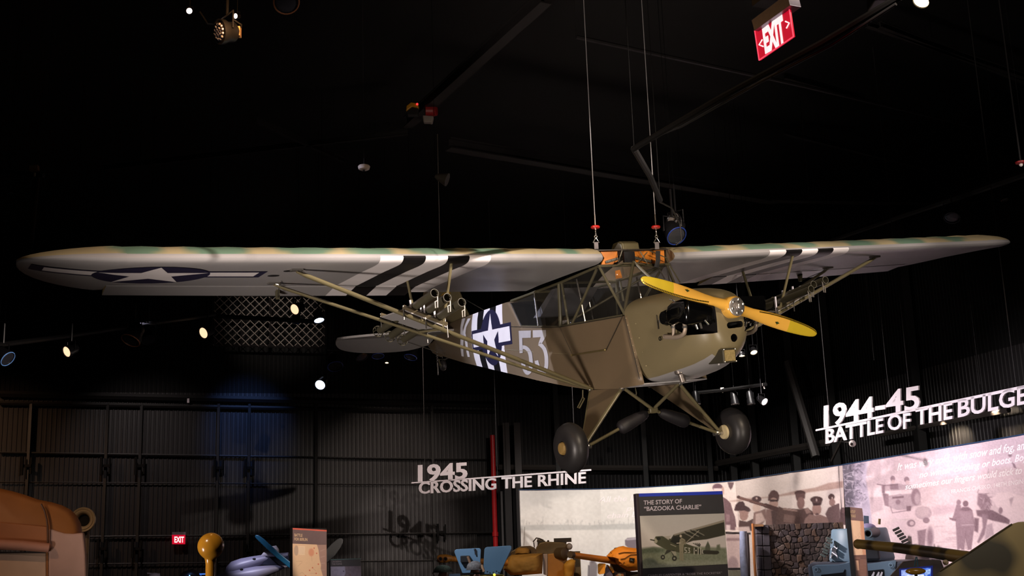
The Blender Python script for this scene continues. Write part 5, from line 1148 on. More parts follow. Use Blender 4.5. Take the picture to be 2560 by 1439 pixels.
def paint_right(c):
    c.c[:] = (216, 190, 196); c.grad(1100, (206, 182, 190), 1300, (224, 200, 202))
    c.noise(40, 10, 2); c.noise(3, 6, 4)
    P = lambda pts, col, s=2.2, op=1: c.poly([m6(*p) for p in pts], col, s, op)
    E = lambda x, y, rx, ry, col, s=2, op=1, rot=0: c.ell(*m6(x, y), rx/4.246, ry/4.246, col, s, op, rot)
    S = lambda pts, w_, col, s=1.5, op=1: c.stroke([m6(*p) for p in pts], w_/4.246, col, s, op)
    # snowy tree on the left edge
    P(((105, 250), (380, 230), (360, 420), (400, 640), (430, 930), (130, 900)), (186, 172, 190), 5); P(((105, 260), (230, 250), (240, 500), (230, 700), (140, 700)), (112, 104, 116), 8)
    rs = np.random.RandomState(8)
    for i in range(130):
        x, y = 120+rs.rand()*250, 250+rs.rand()*420; a = rs.rand()*6.28; S(((x, y), (x+math.cos(a)*50, y+math.sin(a)*40)), 5+rs.rand()*7, (222, 208, 222) if rs.rand() < .5 else (100, 92, 106), 1.5, .6)
    # half-buried tank with two crewmen
    T1 = (184, 160, 166); T2 = (150, 124, 132); T3 = (128, 102, 110); SN = (232, 208, 210)
    P(((400, 600), (540, 600), (540, 740), (420, 780)), (196, 172, 178), 5)
    P(((530, 470), (720, 460), (860, 500), (920, 540), (950, 690), (860, 700), (830, 740), (690, 740), (560, 690), (545, 560)), T1); P(((545, 540), (840, 520), (880, 560), (560, 590)), SN, 3)
    P(((535, 560), (600, 570), (600, 700), (560, 690)), T2, 3); E(720, 640, 66, 72, T1); E(700, 655, 26, 26, T2, 3); P(((640, 600), (760, 590), (760, 610), (640, 620)), T3, 2)
    E(890, 600, 50, 90, T2, 3); E(905, 620, 30, 60, T1, 3)
    E(645, 408, 26, 32, T2); E(648, 440, 18, 22, (206, 176, 178)); P(((610, 465), (700, 460), (710, 520), (615, 520)), T2); E(792, 416, 28, 30, T2); E(800, 446, 20, 22, (206, 176, 178)); P(((770, 470), (850, 470), (850, 520), (770, 520)), T1)
    S(((480, 465), (560, 480), (700, 470)), 9, T3); P(((525, 480), (560, 480), (560, 560), (530, 560)), T2)
    P(((420, 810), (700, 740), (880, 730), (1000, 700), (1055, 760), (1050, 850), (900, 830), (640, 830), (430, 830)), (226, 200, 204), 3); E(970, 770, 90, 70, T1, 3); E(960, 760, 70, 52, (196, 172, 176), 4)
    P(((480, 920), (700, 860), (880, 850), (1020, 880), (1080, 950), (1070, 1120), (930, 1120), (900, 1060), (840, 1060), (780, 950)), (222, 196, 200), 4)
    E(840, 880, 44, 38, T2); E(848, 880, 24, 22, (206, 180, 184)); E(1000, 850, 36, 30, T2); P(((905, 960), (1000, 940), (980, 1180), (925, 1180)), T2, 3); E(1040, 1030, 44, 120, T1, 4); E(1040, 1030, 26, 90, T2, 4)
    S(((620, 700), (640, 770), (830, 740)), 8, T2, 2)
    P(((790, 700), (840, 695), (835, 750), (795, 750)), T3, 2)
    # snowy ground lines
    for i in range(16): y = 900+rs.rand()*260; x = 1090+rs.rand()*220; S(((x, y), (x+60+rs.rand()*90, y-6)), 7, (190, 164, 170), 3, .6)
    P(((1060, 700), (1300, 680), (1320, 760), (1070, 800)), (204, 178, 184), 8)
    # two soldiers seen from behind
    E(1345, 660, 24, 30, T2); P(((1320, 680), (1370, 690), (1380, 1140), (1330, 1165), (1312, 860), (1270, 850), (1300, 760)), T2); P(((1245, 820), (1320, 835), (1320, 850), (1250, 840)), T3)
    E(1418, 672, 30, 32, T3); P(((1350, 740), (1385, 705), (1450, 705), (1490, 740), (1515, 880), (1500, 1000), (1480, 1160), (1440, 1165), (1420, 1020), (1405, 1165), (1370, 1160), (1375, 960), (1345, 860)), T2); P(((1350, 740), (1390, 712), (1445, 712), (1485, 740), (1420, 750)), T3); S(((1380, 900), (1500, 895)), 10, T1); S(((1420, 960), (1425, 1150)), 6, T3, 2); P(((1360, 760), (1480, 755), (1490, 880), (1370, 890)), (158, 132, 140), 3)
    # gun crew and laden truck
    P(((1550, 560), (1640, 570), (1690, 640), (1680, 760), (1590, 740), (1540, 680)), T2, 4); P(((1530, 740), (1700, 740), (1890, 840), (1880, 890), (1700, 850), (1540, 800)), T3, 3); P(((1590, 780), (1660, 790), (1620, 1000), (1560, 1090), (1540, 1080), (1600, 930)), T2, 3); P(((1640, 900), (1700, 880), (1720, 1000), (1620, 1060)), T1, 4); P(((1510, 820), (1560, 830), (1550, 980), (1510, 960)), T3, 4)
    for i in range(26): x, y = 1540+rs.rand()*160, 550+rs.rand()*220; S(((x, y), (x+rs.randn()*30, y+rs.randn()*30)), 9, T3 if rs.rand() < .5 else (206, 180, 186), 2, .6)
    P(((1690, 620), (1760, 560), (1880, 550), (2040, 600), (2040, 880), (1900, 860), (1800, 760)), (230, 206, 208), 4); P(((1880, 620), (1930, 600), (1900, 700)), T1, 4); E(1790, 745, 22, 36, T2)
    S(((1660, 300), (1660, 420)), 5, T2, 2); E(1890, 160, 20, 18, T2); P(((1905, 230), (1940, 250), (1960, 300), (1930, 290)), T2, 2)
    c.noise(2.2, 8, 19)
sheet('mural_sheet', 2106, 2600, 1446, 260, 170, paint_right, .07, .1)
mw = lambda px, py, d: mural(px, py, .0012+d)
QUO = mat('mural_quote_white', (250, 240, 240), .6)
for body, p0, p1, h in (('All the links', (1496, 1255.5), (1622, 1248), 14), ('pulled', (1564, 1276), (1640, 1271), 12), ('chain became', (1518, 1295), (1660, 1287), 13)): lettering('mural_quote', body, p0, p1, h, mw, QUO, MX.e, bold=.012, depth=.0008, shear=.25)
for body, p0, p1, h in (('It was very cold, with snow and fog, and', (2243, 1175.5), (2574, 1120), (17.5, 21)), ('no winter clothing or boots. Boy', (2298, 1194), (2570, 1149), (15, 18)), ('sometimes our fingers would stick to', (2262, 1223), (2555, 1183), (14, 18))): lettering('mural_quote', body, p0, p1, h, mw, QUO, MX.e, bold=.016, depth=.0008, shear=.3)
lettering('mural_quote', 'FRANCIS CHESKO, 148TH ENGIN', (2378.5, 1232.5), (2557, 1208), (9, 11), mw, QUO, MX.e, bold=.0, depth=.0008)
# ================================================================== free-standing information panels
def board(name, lab, pl, pr, zt=None, th=.12, m=None, group='information panels'):
    """upright board between two top corners (pixel x, pixel y, depth)"""
    a = at(*pl); b = at(*pr); d = V((b.x-a.x, b.y-a.y, 0)); zt = a.z
    t = Thing(name, lab, 'panel', (a.x, a.y, 0), math.atan2(d.y, d.x), group); w_ = d.length
    MB().bx((0, 0, 0), (w_, th, zt)).build('board', m or mat('panel_dark', (46, 42, 42), .5), t.e, bevel=.006); t.w = w_; t.zt = zt
    t.mp = lambda px, py, d_=0: on_plane(px, py, t.M @ V((0, -.004-d_, 0)), t.n)
    t.quad = lambda name_, q, m_, d_=.002: MB().prism([t.I @ t.mp(x, y, 0) for x, y in q], (0, -d_, 0)).build(name_, m_, t.e)
    return t
# ---- the story of Bazooka Charlie
t = board('information_panel', 'dark panel headed THE STORY OF BAZOOKA CHARLIE', (1589.5, 1233, 14.9), (1806, 1226.5, 15.05), th=.14, m=mat('panel_border_brown', (52, 36, 36), .5))
t.quad('panel_face', [(1597, 1233.2), (1806, 1227), (1822, 1449), (1608, 1449)], mat('panel_dark', (46, 42, 42), .5), .001)
HD = mat('panel_charcoal', (58, 55, 54), .5); t.quad('header', [(1597, 1233), (1806, 1227), (1811, 1282), (1601, 1289)], HD)
t.quad('blue_strip', [(1597, 1233), (1806, 1227), (1806.5, 1235), (1597.5, 1241)], mat('panel_blue', (34, 62, 190), .45), .004)
TX = mat('panel_text_pale', (222, 206, 202), .5)
for body, p0, p1, h in (('THE STORY OF', (1609, 1261), (1705, 1257), 10.5), ('\u201cBAZOOKA CHARLIE\u201d', (1610, 1276.5), (1753, 1271), 10.5)): lettering('panel_heading', body, p0, p1, h, lambda x, y, d: t.mp(x, y, .002+d), TX, t.e, bold=.02, depth=.002, inv=t.I)
lettering('panel_caption', 'CHARLES CARPENTER & \u201cROSIE THE ROCKETER\u201d', (1620, 1440.5), (1805, 1433.5), 5.2, lambda x, y, d: t.mp(x, y, .002+d), mat('panel_text_grey', (140, 130, 130), .5), t.e, bold=.01, depth=.002, inv=t.I)
def paint_charlie(c):
    B = lambda x, y: (x/5.557+1560, y/5.557+1180)
    P = lambda pts, col, s=1.0, op=1: c.poly([B(*p) for p in pts], col, s, op)
    E = lambda x, y, rx, ry, col, s=1, op=1: c.ell(*B(x, y), rx/5.557, ry/5.557, col, s, op)
    S = lambda pts, w_, col, s=.9, op=1: c.stroke([B(*p) for p in pts], w_/5.557, col, s, op)
    c.grad(1285, (202, 192, 172), 1375, (222, 206, 186)); P(((200, 1090), (400, 1040), (700, 1060), (1000, 1030), (1420, 1050), (1450, 1400), (200, 1400)), (132, 134, 104), 6); P(((200, 1060), (420, 1040), (560, 1060), (560, 1110), (220, 1130)), (96, 102, 76), 8)
    P(((230, 1290), (700, 1240), (1430, 1220), (1430, 1300), (240, 1345)), (150, 150, 122), 10); c.noise(3, 9, 6, (c.Y > 1372)*1.0)
    P(((1125, 1090), (1130, 1030), (1165, 955), (1195, 1020), (1200, 1090)), (92, 92, 70), 2); P(((1280, 1090), (1290, 1010), (1330, 1000), (1340, 1080)), (110, 112, 84), 4)
    W_ = (64, 60, 44); P(((640, 940), (690, 865), (900, 800), (1390, 665), (1405, 870), (1150, 930), (960, 950), (860, 985)), W_, 1.4); P(((690, 862), (1390, 660), (1390, 690), (700, 880)), (160, 146, 120), 1.6)
    for i in range(5): x = 810+i*38; S(((x, 830-i*9), (x+150, 905-i*8)), 13, (150, 142, 118) if i % 2 == 0 else (40, 38, 30), 1, .8)
    P(((425, 980), (420, 930), (440, 890), (530, 885), (650, 925), (760, 900), (850, 985), (1110, 1080), (1110, 1140), (800, 1120), (600, 1080), (470, 1010)), (82, 80, 54), 1.4); P(((640, 960), (700, 890), (800, 900), (840, 980), (740, 1010)), (46, 44, 34), 1.2); P(((560, 890), (650, 880), (620, 940), (560, 900)), (190, 176, 150), 2)
    E(440, 950, 26, 34, (170, 160, 128)); S(((370, 935), (420, 945)), 16, (60, 56, 40)); E(480, 920, 30, 22, (48, 46, 34))
    P(((590, 1080), (700, 1080), (700, 1190), (650, 1100), (560, 1150)), (60, 58, 44), 1.4); E(540, 1178, 30, 34, (52, 50, 40)); E(540, 1178, 12, 12, (150, 146, 120)); E(700, 1195, 34, 36, (52, 50, 40)); E(700, 1195, 14, 14, (150, 146, 120)); P(((650, 1090), (720, 1100), (730, 1150), (700, 1160)), (170, 162, 132), 2)
    S(((860, 980), (1040, 810)), 9, (176, 162, 134)); P(((1100, 1080), (1310, 1090), (1325, 1120), (1290, 1140), (1110, 1135)), (56, 52, 38), 1.4); P(((960, 1050), (1110, 1080), (1110, 1140), (960, 1110)), (60, 58, 44), 1.2)
    for i in range(4): S(((960+i*28, 985), (1050+i*4, 1030-i*8)), 9, (50, 46, 36)); 
    for i in range(5): S(((850+i*40, 1000), (880+i*40, 980)), 8, (196, 184, 154), 1, .7)
    for x in (975, 1030, 1065): S(((x, 1050), (x, 1135)), 12, (206, 196, 166))
    S(((845, 1045), (872, 1045)), 9, (214, 204, 176)); S(((846, 1045), (846, 1080), (868, 1085), (868, 1112), (842, 1114)), 9, (214, 204, 176)); S(((890, 1052), (914, 1052), (900, 1080), (914, 1092), (912, 1116), (888, 1114)), 9, (214, 204, 176)); S(((1085, 1075), (1085, 1130)), 8, (206, 196, 166)); S(((1100, 1078), (1088, 1105), (1102, 1132)), 7, (206, 196, 166)); E(1000, 1085, 22, 24, (70, 66, 50)); E(1000, 1085, 10, 10, (214, 204, 176))
    P(((765, 1000), (775, 930), (800, 905), (850, 935), (855, 980), (830, 1010), (825, 1100), (828, 1225), (805, 1225), (800, 1100), (795, 1225), (775, 1222), (770, 1090)), (150, 138, 106), 1.1); E(788, 885, 16, 20, (206, 186, 152)); S(((805, 940), (850, 960), (820, 985)), 14, (130, 118, 90)); S(((735, 985), (780, 980)), 12, (206, 190, 156)); S(((650, 1000), (720, 1030)), 12, (196, 182, 150), 1, .7)
picture('panel_photograph', [(1599.5, 1289), (1811, 1282.5), (1818.5, 1409), (1607.5, 1420)], 240, 150, lambda x, y: t.mp(x, y, .003), paint_charlie, PRINT, t.e, t.I)
# ---- map panels
SALM = mat('panel_salmon', (226, 104, 82), .5); BRN = mat('panel_taupe', (118, 94, 92), .5); CRM = mat('panel_cream_text', (240, 206, 160), .5)
t2 = board('information_panel', 'lit panel headed BATTLE FOR BERLIN with a cream map', (731.5, 1319, 19.4), (816.5, 1324, 20.4), th=.05, m=mat('panel_black_edge', (24, 18, 17), .6))
t2.quad('header', [(731.5, 1322), (816.5, 1327), (816.5, 1361), (731.5, 1358)], BRN); t2.quad('red_strip', [(731.5, 1319), (816.5, 1324), (816.5, 1328), (731.5, 1322.5)], SALM, .003)
for body, p0, p1 in (('BATTLE', (736, 1340), (756, 1341)), ('FOR BERLIN', (736, 1350), (768.5, 1351.5))): lettering('panel_heading', body, p0, p1, 7, lambda x, y, d: t2.mp(x, y, .002+d), CRM, t2.e, bold=.015, depth=.002, inv=t2.I)
def map_paint(off, flip=False, c0=(240, 200, 160), c1=(178, 142, 128)):
    def f(c):
        m = lambda x, y: (x/6.4+540, y/6.4+1280)
        P = lambda pts, col, s=1, op=1: c.poly([m(*p) for p in pts], col, s, op); E = lambda x, y, rx, ry, col, s=.8, op=1: c.ell(*m(x, y), rx/6.4, ry/6.4, col, s, op); S = lambda pts, w_, col, op=1: c.stroke([m(*p) for p in pts], w_/6.4, col, .8, op)
        c.c[:] = c0; P(((1610, 500), (1640, 600), (1660, 760), (1680, 840), (1675, 900), (1700, 980), (1720, 1060), (1800, 1060), (1800, 500)), c1)
        E(1285, 610, 36, 82, (206, 172, 146), 1); P(((1318, 535), (1425, 540), (1420, 685), (1318, 675)), (248, 216, 182), 1)
        for i in range(5): S(((1335, 565+i*22), (1405, 567+i*22)), 4, (214, 178, 150))
        E(1525, 640, 45, 62, (230, 150, 116), 3, .8)
        for x, y in ((1570, 572), (1610, 655), (1637, 828), (1545, 885), (1498, 928), (1602, 976), (1432, 1012)): E(x, y, 10, 10, (220, 96, 70))
        for pts in (((1280, 785), (1385, 780)), ((1530, 700), (1535, 780)), ((1340, 980), (1380, 960), (1430, 1010)), ((1545, 890), (1600, 940)), ((1500, 975), (1600, 976)), ((1310, 860), (1380, 800))): S(pts, 5, (206, 160, 128), .8)
        for i in range(4): S(((1670, 620+i*100), (1740, 590+i*110)), 5, (220, 190, 176), .7)
    return f
picture('panel_map', [(731.5, 1358), (816.5, 1361), (817, 1450), (732, 1450)], 90, 80, lambda x, y: t2.mp(x, y, 0), map_paint(0), PRINT, t2.e, t2.I)
t3 = board('information_panel', 'small dim panel headed CROSSING THE RHINE', (826, 1397, 23), (902, 1394.5, 23.3), th=.08)
t3.quad('header', [(826.5, 1399), (902, 1396.5), (902, 1414), (826.5, 1415.5)], mat('panel_black_header', (34, 34, 40), .5)); t3.quad('green_strip', [(826.5, 1397.3), (902, 1394.8), (902, 1396.6), (826.5, 1399.2)], mat('panel_teal_strip', (52, 84, 84), .5), .003)
for body, p0, p1 in (('CROSSING', (829.5, 1405.5), (854, 1404.8)), ('THE RHINE', (829.5, 1411.5), (855, 1410.8))): lettering('panel_heading', body, p0, p1, 4.2, lambda x, y, d: t3.mp(x, y, .002+d), mat('panel_dim_text', (120, 112, 116), .5), t3.e, bold=.01, depth=.002, inv=t3.I)
def rhine(c):
    c.c[:] = (128, 124, 142); c.poly([(862, 1414), (903, 1412), (903, 1446), (858, 1446), (864, 1432)], (96, 86, 94), 2); c.noise(4, 8, 3); c.ell(859, 1427, 1.6, 1.6, (60, 56, 70)); c.ell(875, 1436, 1.6, 1.6, (90, 60, 60))
picture('panel_map', [(826.5, 1415.5), (902, 1414), (903, 1448), (827, 1449)], 60, 30, lambda x, y: t3.mp(x, y, 0), rhine, PRINT, t3.e, t3.I)
t4 = board('information_panel', 'narrow-looking panel headed BATTLE OF THE BULGE beside the star turret', (2124.5, 1266.5, 13.0), (2155, 1269.5, 13.8), th=.055, m=MATS['panel_black_edge'])
t4.quad('header', [(2124.5, 1267), (2155, 1270), (2159, 1302), (2127, 1299)], mat('panel_brown_header', (120, 84, 74), .5))
for body, p0, p1 in (('BATTLE OF', (2126, 1281.5), (2138, 1281.5)), ('THE BULGE', (2126.5, 1292), (2139, 1292.5))): lettering('panel_heading', body, p0, p1, 6.5, lambda x, y, d: t4.mp(x, y, .002+d), CRM, t4.e, bold=.01, depth=.002, inv=t4.I)
def bulge(c):
    c.c[:] = (242, 200, 168); c.poly([(2150, 1300), (2164, 1300), (2170, 1390), (2157, 1386), (2153, 1340)], (222, 160, 126), 1.5)
    rs = np.random.RandomState(3)
    for i in range(22): x = 2128+rs.rand()*32; y = 1302+rs.rand()*84; c.stroke([(x, y), (x+rs.randn()*4, y+6+rs.rand()*6)], .7, (206, 160, 132), .8, .8)
picture('panel_map', [(2127, 1299), (2159, 1302), (2165, 1386), (2134.5, 1387)], 40, 90, lambda x, y: t4.mp(x, y, 0), bulge, PRINT, t4.e, t4.I)
def bulge2(c):
    c.c[:] = (116, 80, 70); c.poly([(2139, 1400), (2146, 1400), (2148, 1425), (2141, 1425)], (222, 176, 146), 1)
    for i in range(14): y = 1399+i*3.6; c.stroke([(2150, y), (2165, y+.2)], 1.1, (196, 146, 120), .9, .8); c.stroke([(2138, y+28), (2148, y+28)], 1.1, (196, 146, 120), .9, .8)
    c.stroke([(2137, 1394), (2150, 1394.5)], 1.3, (176, 130, 110), .8)
picture('panel_text_block', [(2134.5, 1387), (2165, 1386), (2170, 1450), (2141, 1450)], 40, 80, lambda x, y: t4.mp(x, y, 0), bulge2, PRINT, t4.e, t4.I)
# ================================================================== stone wall with posts
t = floor_thing('stone_wall', 'brown dry-stone wall below the printed group of soldiers', 'wall', 2000, 18.9, 0)
a, b = t.L(1893, 1312), t.L(2108, 1312); x0, x1, zt = a.x, b.x, a.z
rs = np.random.RandomState(11); NXs, NZs = 170, 130; U, W_ = np.meshgrid(np.linspace(x0, x1, NXs+1), np.linspace(.3, zt, NZs+1))
seeds = []
for i in range(16):
    for j in range(16): seeds.append((x0+(i+.5+rs.uniform(-.34, .34)+(.25 if j % 2 else -.25))*(x1-x0)/16, .3+(j+.5+rs.uniform(-.3, .3))*(zt-.3)/16))
seeds = np.array(seeds); ax_ = 1+.5*(rs.rand(len(seeds))-.5); d = (np.abs((U[..., None]-seeds[:, 0])*ax_)**4+np.abs((W_[..., None]-seeds[:, 1])*1.25/ax_)**4)**.25; o_ = np.sort(d, -1); e_ = o_[..., 1]-o_[..., 0]; idx = d.argmin(-1)
hgt = np.clip(e_/.02, 0, 1)**.6*(.008+.014*rs.rand(len(seeds))[idx]); pal = np.array([lin(c) for c in ((96, 80, 72), (82, 68, 64), (106, 84, 70), (88, 78, 78), (76, 64, 60), (120, 104, 96))]); cc = pal[rs.randint(0, 6, len(seeds))[idx]]*(.75+.4*rs.rand(*U.shape))[..., None]; cc[e_ < .010] = lin((54, 45, 41))
pts = np.stack([U, -hgt, W_], -1).reshape(-1, 3); n = NXs+1; fs = [(j*n+i, j*n+i+1, (j+1)*n+i+1, (j+1)*n+i) for j in range(NZs) for i in range(NXs)]
me = bpy.data.meshes.new('stonework'); me.from_pydata(pts.tolist(), [], fs); me.materials.append(mat('stone_faces', rough=.75, spec=.2, attr='Col', noise=.3, nscale=20, bump=.3)); at_ = me.color_attributes.new('Col', 'FLOAT_COLOR', 'POINT'); at_.data.foreach_set('color', np.c_[cc.reshape(-1, 3), np.ones(len(pts))].ravel()); me.update()
o = bpy.data.objects.new('stonework', me); COL.objects.link(o); o.parent = t.e
MB().bx((x0, .01, 0), (x1, .3, zt)).build('wall_backing', mat('stone_backing', (60, 50, 46), .8), t.e)
mb = MB(); MB().prism([t.L(1888, 1314, -.05), t.L(1926, 1309, -.05), t.L(1934, 1439, -.05), t.L(1892, 1439, -.05)], (0, -.05, 0))
bl = MB(); yy = 1313
for i, h in enumerate((22, 30, 26, 34, 30)):
    for xa, xb in ((1890+i*1.4, 1904+i*1.5), (1905.5+i*1.5, 1922+i*2)): bl.prism([t.L(xa, yy, -.04), t.L(xb, yy, -.04), t.L(xb+1, yy+h-1.5, -.04), t.L(xa+1, yy+h-1.5, -.04)], (0, .1, 0))
    yy += h
bl.build('end_blocks', mat('grey_end_stone', (84, 78, 84), .8, noise=.4, nscale=12), t.e, bevel=.01)
MB().prism([t.L(1884, 1309, -.1), t.L(1909, 1310, -.1), t.L(1909, 1315, -.1), t.L(1885, 1316, -.1)], (0, .2, 0)).build('cap_board', mat('tan_wood', (176, 132, 92), .6, noise=.3), t.e)
p = at(1862, 1400, 18.7); t = Thing('tree_trunk', 'pale bluish tree trunk standing left of the stone wall', 'trunk', (p.x, p.y, 0), None)
MB().tube([(0, 0, 0), t.L(1862, 1430), t.L(1859, 1380), t.L(1858, 1327)], [.075, .068, .062, .058], 14).build('bark', mat('pale_blue_bark', (176, 186, 216), .7, noise=.35, nscale=14, bump=.5), t.e, smooth=True)
MB().tube([t.L(1871, 1440, -.02), t.L(1870, 1390, -.02), t.L(1867, 1334, -.02)], .03, 8).build('side_stem', mat('grey_stem', (92, 84, 88), .8), t.e, smooth=True)
o = MB().tube([V((0, 0, 0))+at(1889, 1440, 18.6), at(1886, 1400, 18.6), at(1882, 1308, 18.6)], .022, 8).build('wooden_pole', mat('orange_pole', (196, 124, 66), .5, noise=.2)); tag(o, 'thin orange wooden pole at the left end of the stone wall', 'pole')
# ================================================================== blue-grey armoured car with star turret
ARM = mat('blue_grey_armour', (112, 136, 152), .5, noise=.15, nscale=3); ARMD = mat('armour_dark', (44, 46, 50), .5); VOID = MATS['void_black']
p = at(2155, 1400, 17.6); t = Thing('armoured_car', 'blue-grey armoured vehicle with white star behind the map panel', 'armoured vehicle', (p.x, p.y, 0), None)
bz, tz = t.L(2155, 1402).z, t.L(2155, 1319).z; bw, tw_ = (t.L(2240, 1400).x-t.L(2070, 1400).x)/2, (t.L(2229, 1330).x-t.L(2084, 1330).x)/2; cx = t.L(2155, 1400).x
rgs = []
for z, w_ in ((bz, bw*.98), (bz+.03, bw), ((bz+tz)/2, (bw+tw_)/2), (tz-.02, tw_), (tz, tw_*.95)):
    rgs.append([V((cx+w_*math.copysign(abs(math.cos(q))**.8, math.cos(q)), .55+w_*1.05*math.copysign(abs(math.sin(q))**.8, math.sin(q)), z)) for q in [2*PI*i/28 for i in range(28)]])
tur = MB().loft(rgs, True, True).build('turret', ARM, t.e, smooth=True, angle=50)
sp = star_pts(0, 0, 1); S0 = [t.L(2086, 1376-0, .0)]
ctr = (2086, 1378)
st = [(2088, 1353), (2090.5, 1369), (2096.5, 1366), (2091, 1377), (2096, 1395), (2086.5, 1386), (2076.5, 1395), (2081, 1378), (2079, 1370), (2085, 1368)]
def turret_pt(px, py):
    r = ray(px, py); best = None
    for i in range(400):
        D_ = 16.6+i*.004; q = t.I @ at(px, py, D_); f_ = (q.z-bz)/(tz-bz); w_ = bw+(tw_-bw)*f_; u = abs((q.x-cx)/w_); v_ = abs((q.y-.55)/(w_*1.05))
        if u**2.5+v_**2.5 < 1:
            a_d, b_d = D_-.004, D_
            for _ in range(12):
                m_d = (a_d+b_d)/2; q = t.I @ at(px, py, m_d); f_ = (q.z-bz)/(tz-bz); w_ = bw+(tw_-bw)*f_
                if abs((q.x-cx)/w_)**2.5+abs((q.y-.55)/(w_*1.05))**2.5 < 1: b_d = m_d
                else: a_d = m_d
            return q+V((0, -.012, 0))
    return t.L(px, py, 0)
sm_ = MB()
for i in range(10):
    A_, B_, C_ = (2087, 1377), st[i], st[(i+1) % 10]; n_ = 5; idx = {}; vv = []
    for a in range(n_+1):
        for b in range(n_+1-a): u, v_ = a/n_, b/n_; q = (A_[0]*(1-u-v_)+B_[0]*u+C_[0]*v_, A_[1]*(1-u-v_)+B_[1]*u+C_[1]*v_); idx[a, b] = len(vv); vv.append(turret_pt(*q)+V((-.006, -.012, 0)))
    ff = [(idx[a, b], idx[a+1, b], idx[a, b+1]) for a in range(n_) for b in range(n_-a)]+[(idx[a+1, b], idx[a+1, b+1], idx[a, b+1]) for a in range(n_-1) for b in range(n_-1-a)]
    sm_.add(vv, ff)
sm_.build('white_star', mat('star_white', (236, 236, 246), .6, spec=.2), tur, smooth=True, angle=180)
import bmesh
so = [o for o in bpy.data.objects if o.name.startswith('white_star')][0]; bm_ = bmesh.new(); bm_.from_mesh(so.data); bmesh.ops.remove_doubles(bm_, verts=bm_.verts, dist=.0004); bmesh.ops.recalc_face_normals(bm_, faces=bm_.faces); bm_.to_mesh(so.data); bm_.free()
tk = MB()
for i in range(7):
    q = t.L(2064+ (i % 2)*3+(6-i)*2.6-6, 1346+i*7, .15); tk.box(q, (.085, .2, .03), Matrix.Rotation(.5, 3, 'Y'))
tk.build('spare_track_left', mat('track_green_grey', (100, 112, 108), .6), t.e, bevel=.006)
tk = MB()
for i in range(6):
    q = t.L(2240+i*5.5, 1322+i*7.2, .2); tk.box(q, (.1, .2, .035), Matrix.Rotation(-.4, 3, 'Y'))
tk.build('spare_track', mat('track_dark', (52, 48, 46), .6), t.e, bevel=.006)
MB().box(t.L(2171, 1378, -.25), (.3, .5, .24)).build('mantlet', ARMD, t.e, bevel=.03)
g = t.L(2170, 1333, -.75); MB().lathe(g, (.12, 1, .02), [(0, .036), (0, .056), (.02, .06), (.6, .062), (.9, .075)], 22, cap=False).build('gun_barrel', ARMD, t.e, smooth=True); MB().torus(g, (.12, 1, .02), .052, .007, 22, 6).build('muzzle_rim', ARM, t.e); MB().lathe(g+V((.01, .08, 0)), (.12, 1, .02), [(0, .034), (.001, .001)], 16).build('bore', VOID, t.e)
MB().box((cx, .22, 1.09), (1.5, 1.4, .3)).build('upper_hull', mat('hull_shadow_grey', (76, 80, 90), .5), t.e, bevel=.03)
h1 = MB().prism([t.L(2030, 1416, -.5), t.L(2042, 1411, -.5), t.L(2098, 1410, -.5), t.L(2126, 1404, -.5), t.L(2132, 1460, -.5), t.L(2038, 1460, -.5)], (0, .6, 0)).build('left_front_plate', ARM, t.e, bevel=.012); MB().prism([t.L(2053, 1436, -.52), t.L(2108, 1430, -.52), t.L(2112, 1422, -.52), t.L(2114, 1465, -.52), t.L(2050, 1465, -.52)], (0, .1, 0)).build('left_opening', VOID, t.e); MB().torus(t.L(2041, 1423, -.53), (.3, 1, 0), .025, .008, 16, 6).build('towing_eye', ARM, t.e)
h2 = MB().prism([t.L(2166, 1409, -.5), t.L(2203, 1404, -.5), t.L(2240, 1400, -.5), t.L(2236, 1460, -.5), t.L(2168, 1460, -.5)], (0, .6, 0)).build('right_front_plate', ARM, t.e, bevel=.012); MB().prism([t.L(2170, 1426, -.52), t.L(2208, 1422, -.52), t.L(2212, 1465, -.52), t.L(2170, 1465, -.52)], (0, .1, 0)).build('right_opening', VOID, t.e); MB().torus(t.L(2227, 1412, -.53), (.3, 1, 0), .025, .008, 16, 6).build('towing_eye', ARM, t.e)
for x in (2178, 2190, 2198): MB().prism([t.L(x, 1439, -.53), t.L(x+6, 1428, -.53), t.L(x+9, 1430, -.53), t.L(x+4, 1450, -.53)], (0, -.004, 0)).build('white_marking', WHT, t.e)
MB().ball((cx+.12, .5, tz+.0), (.13, .13, .07), 16, 8).build('hatch_dome', mat('lavender_dome', (160, 152, 190), .5), t.e, smooth=True); MB().tube([t.L(2198, 1310, .3), t.L(2199, 1296, .3)], .018, 8).build('periscope', mat('olive_periscope', (112, 92, 40), .5), t.e)
MB().prism([t.L(2159, 1288, .8), t.L(2172, 1289, .8), t.L(2173, 1316, .8), t.L(2160, 1318, .8)], (0, .1, 0)).build('rear_box', mat('slate_box', (62, 70, 84), .5), t.e, bevel=.006)
for px_ in (2060, 2230):
    q = t.L(px_, 1439, .2); MB().lathe((q.x-.12, .3, .45), (1, 0, 0), [(0, .2), (0, .42), (.04, .45), (.2, .45), (.24, .42), (.24, .2)], 28).build('wheel', RUB, t.e, smooth=True)
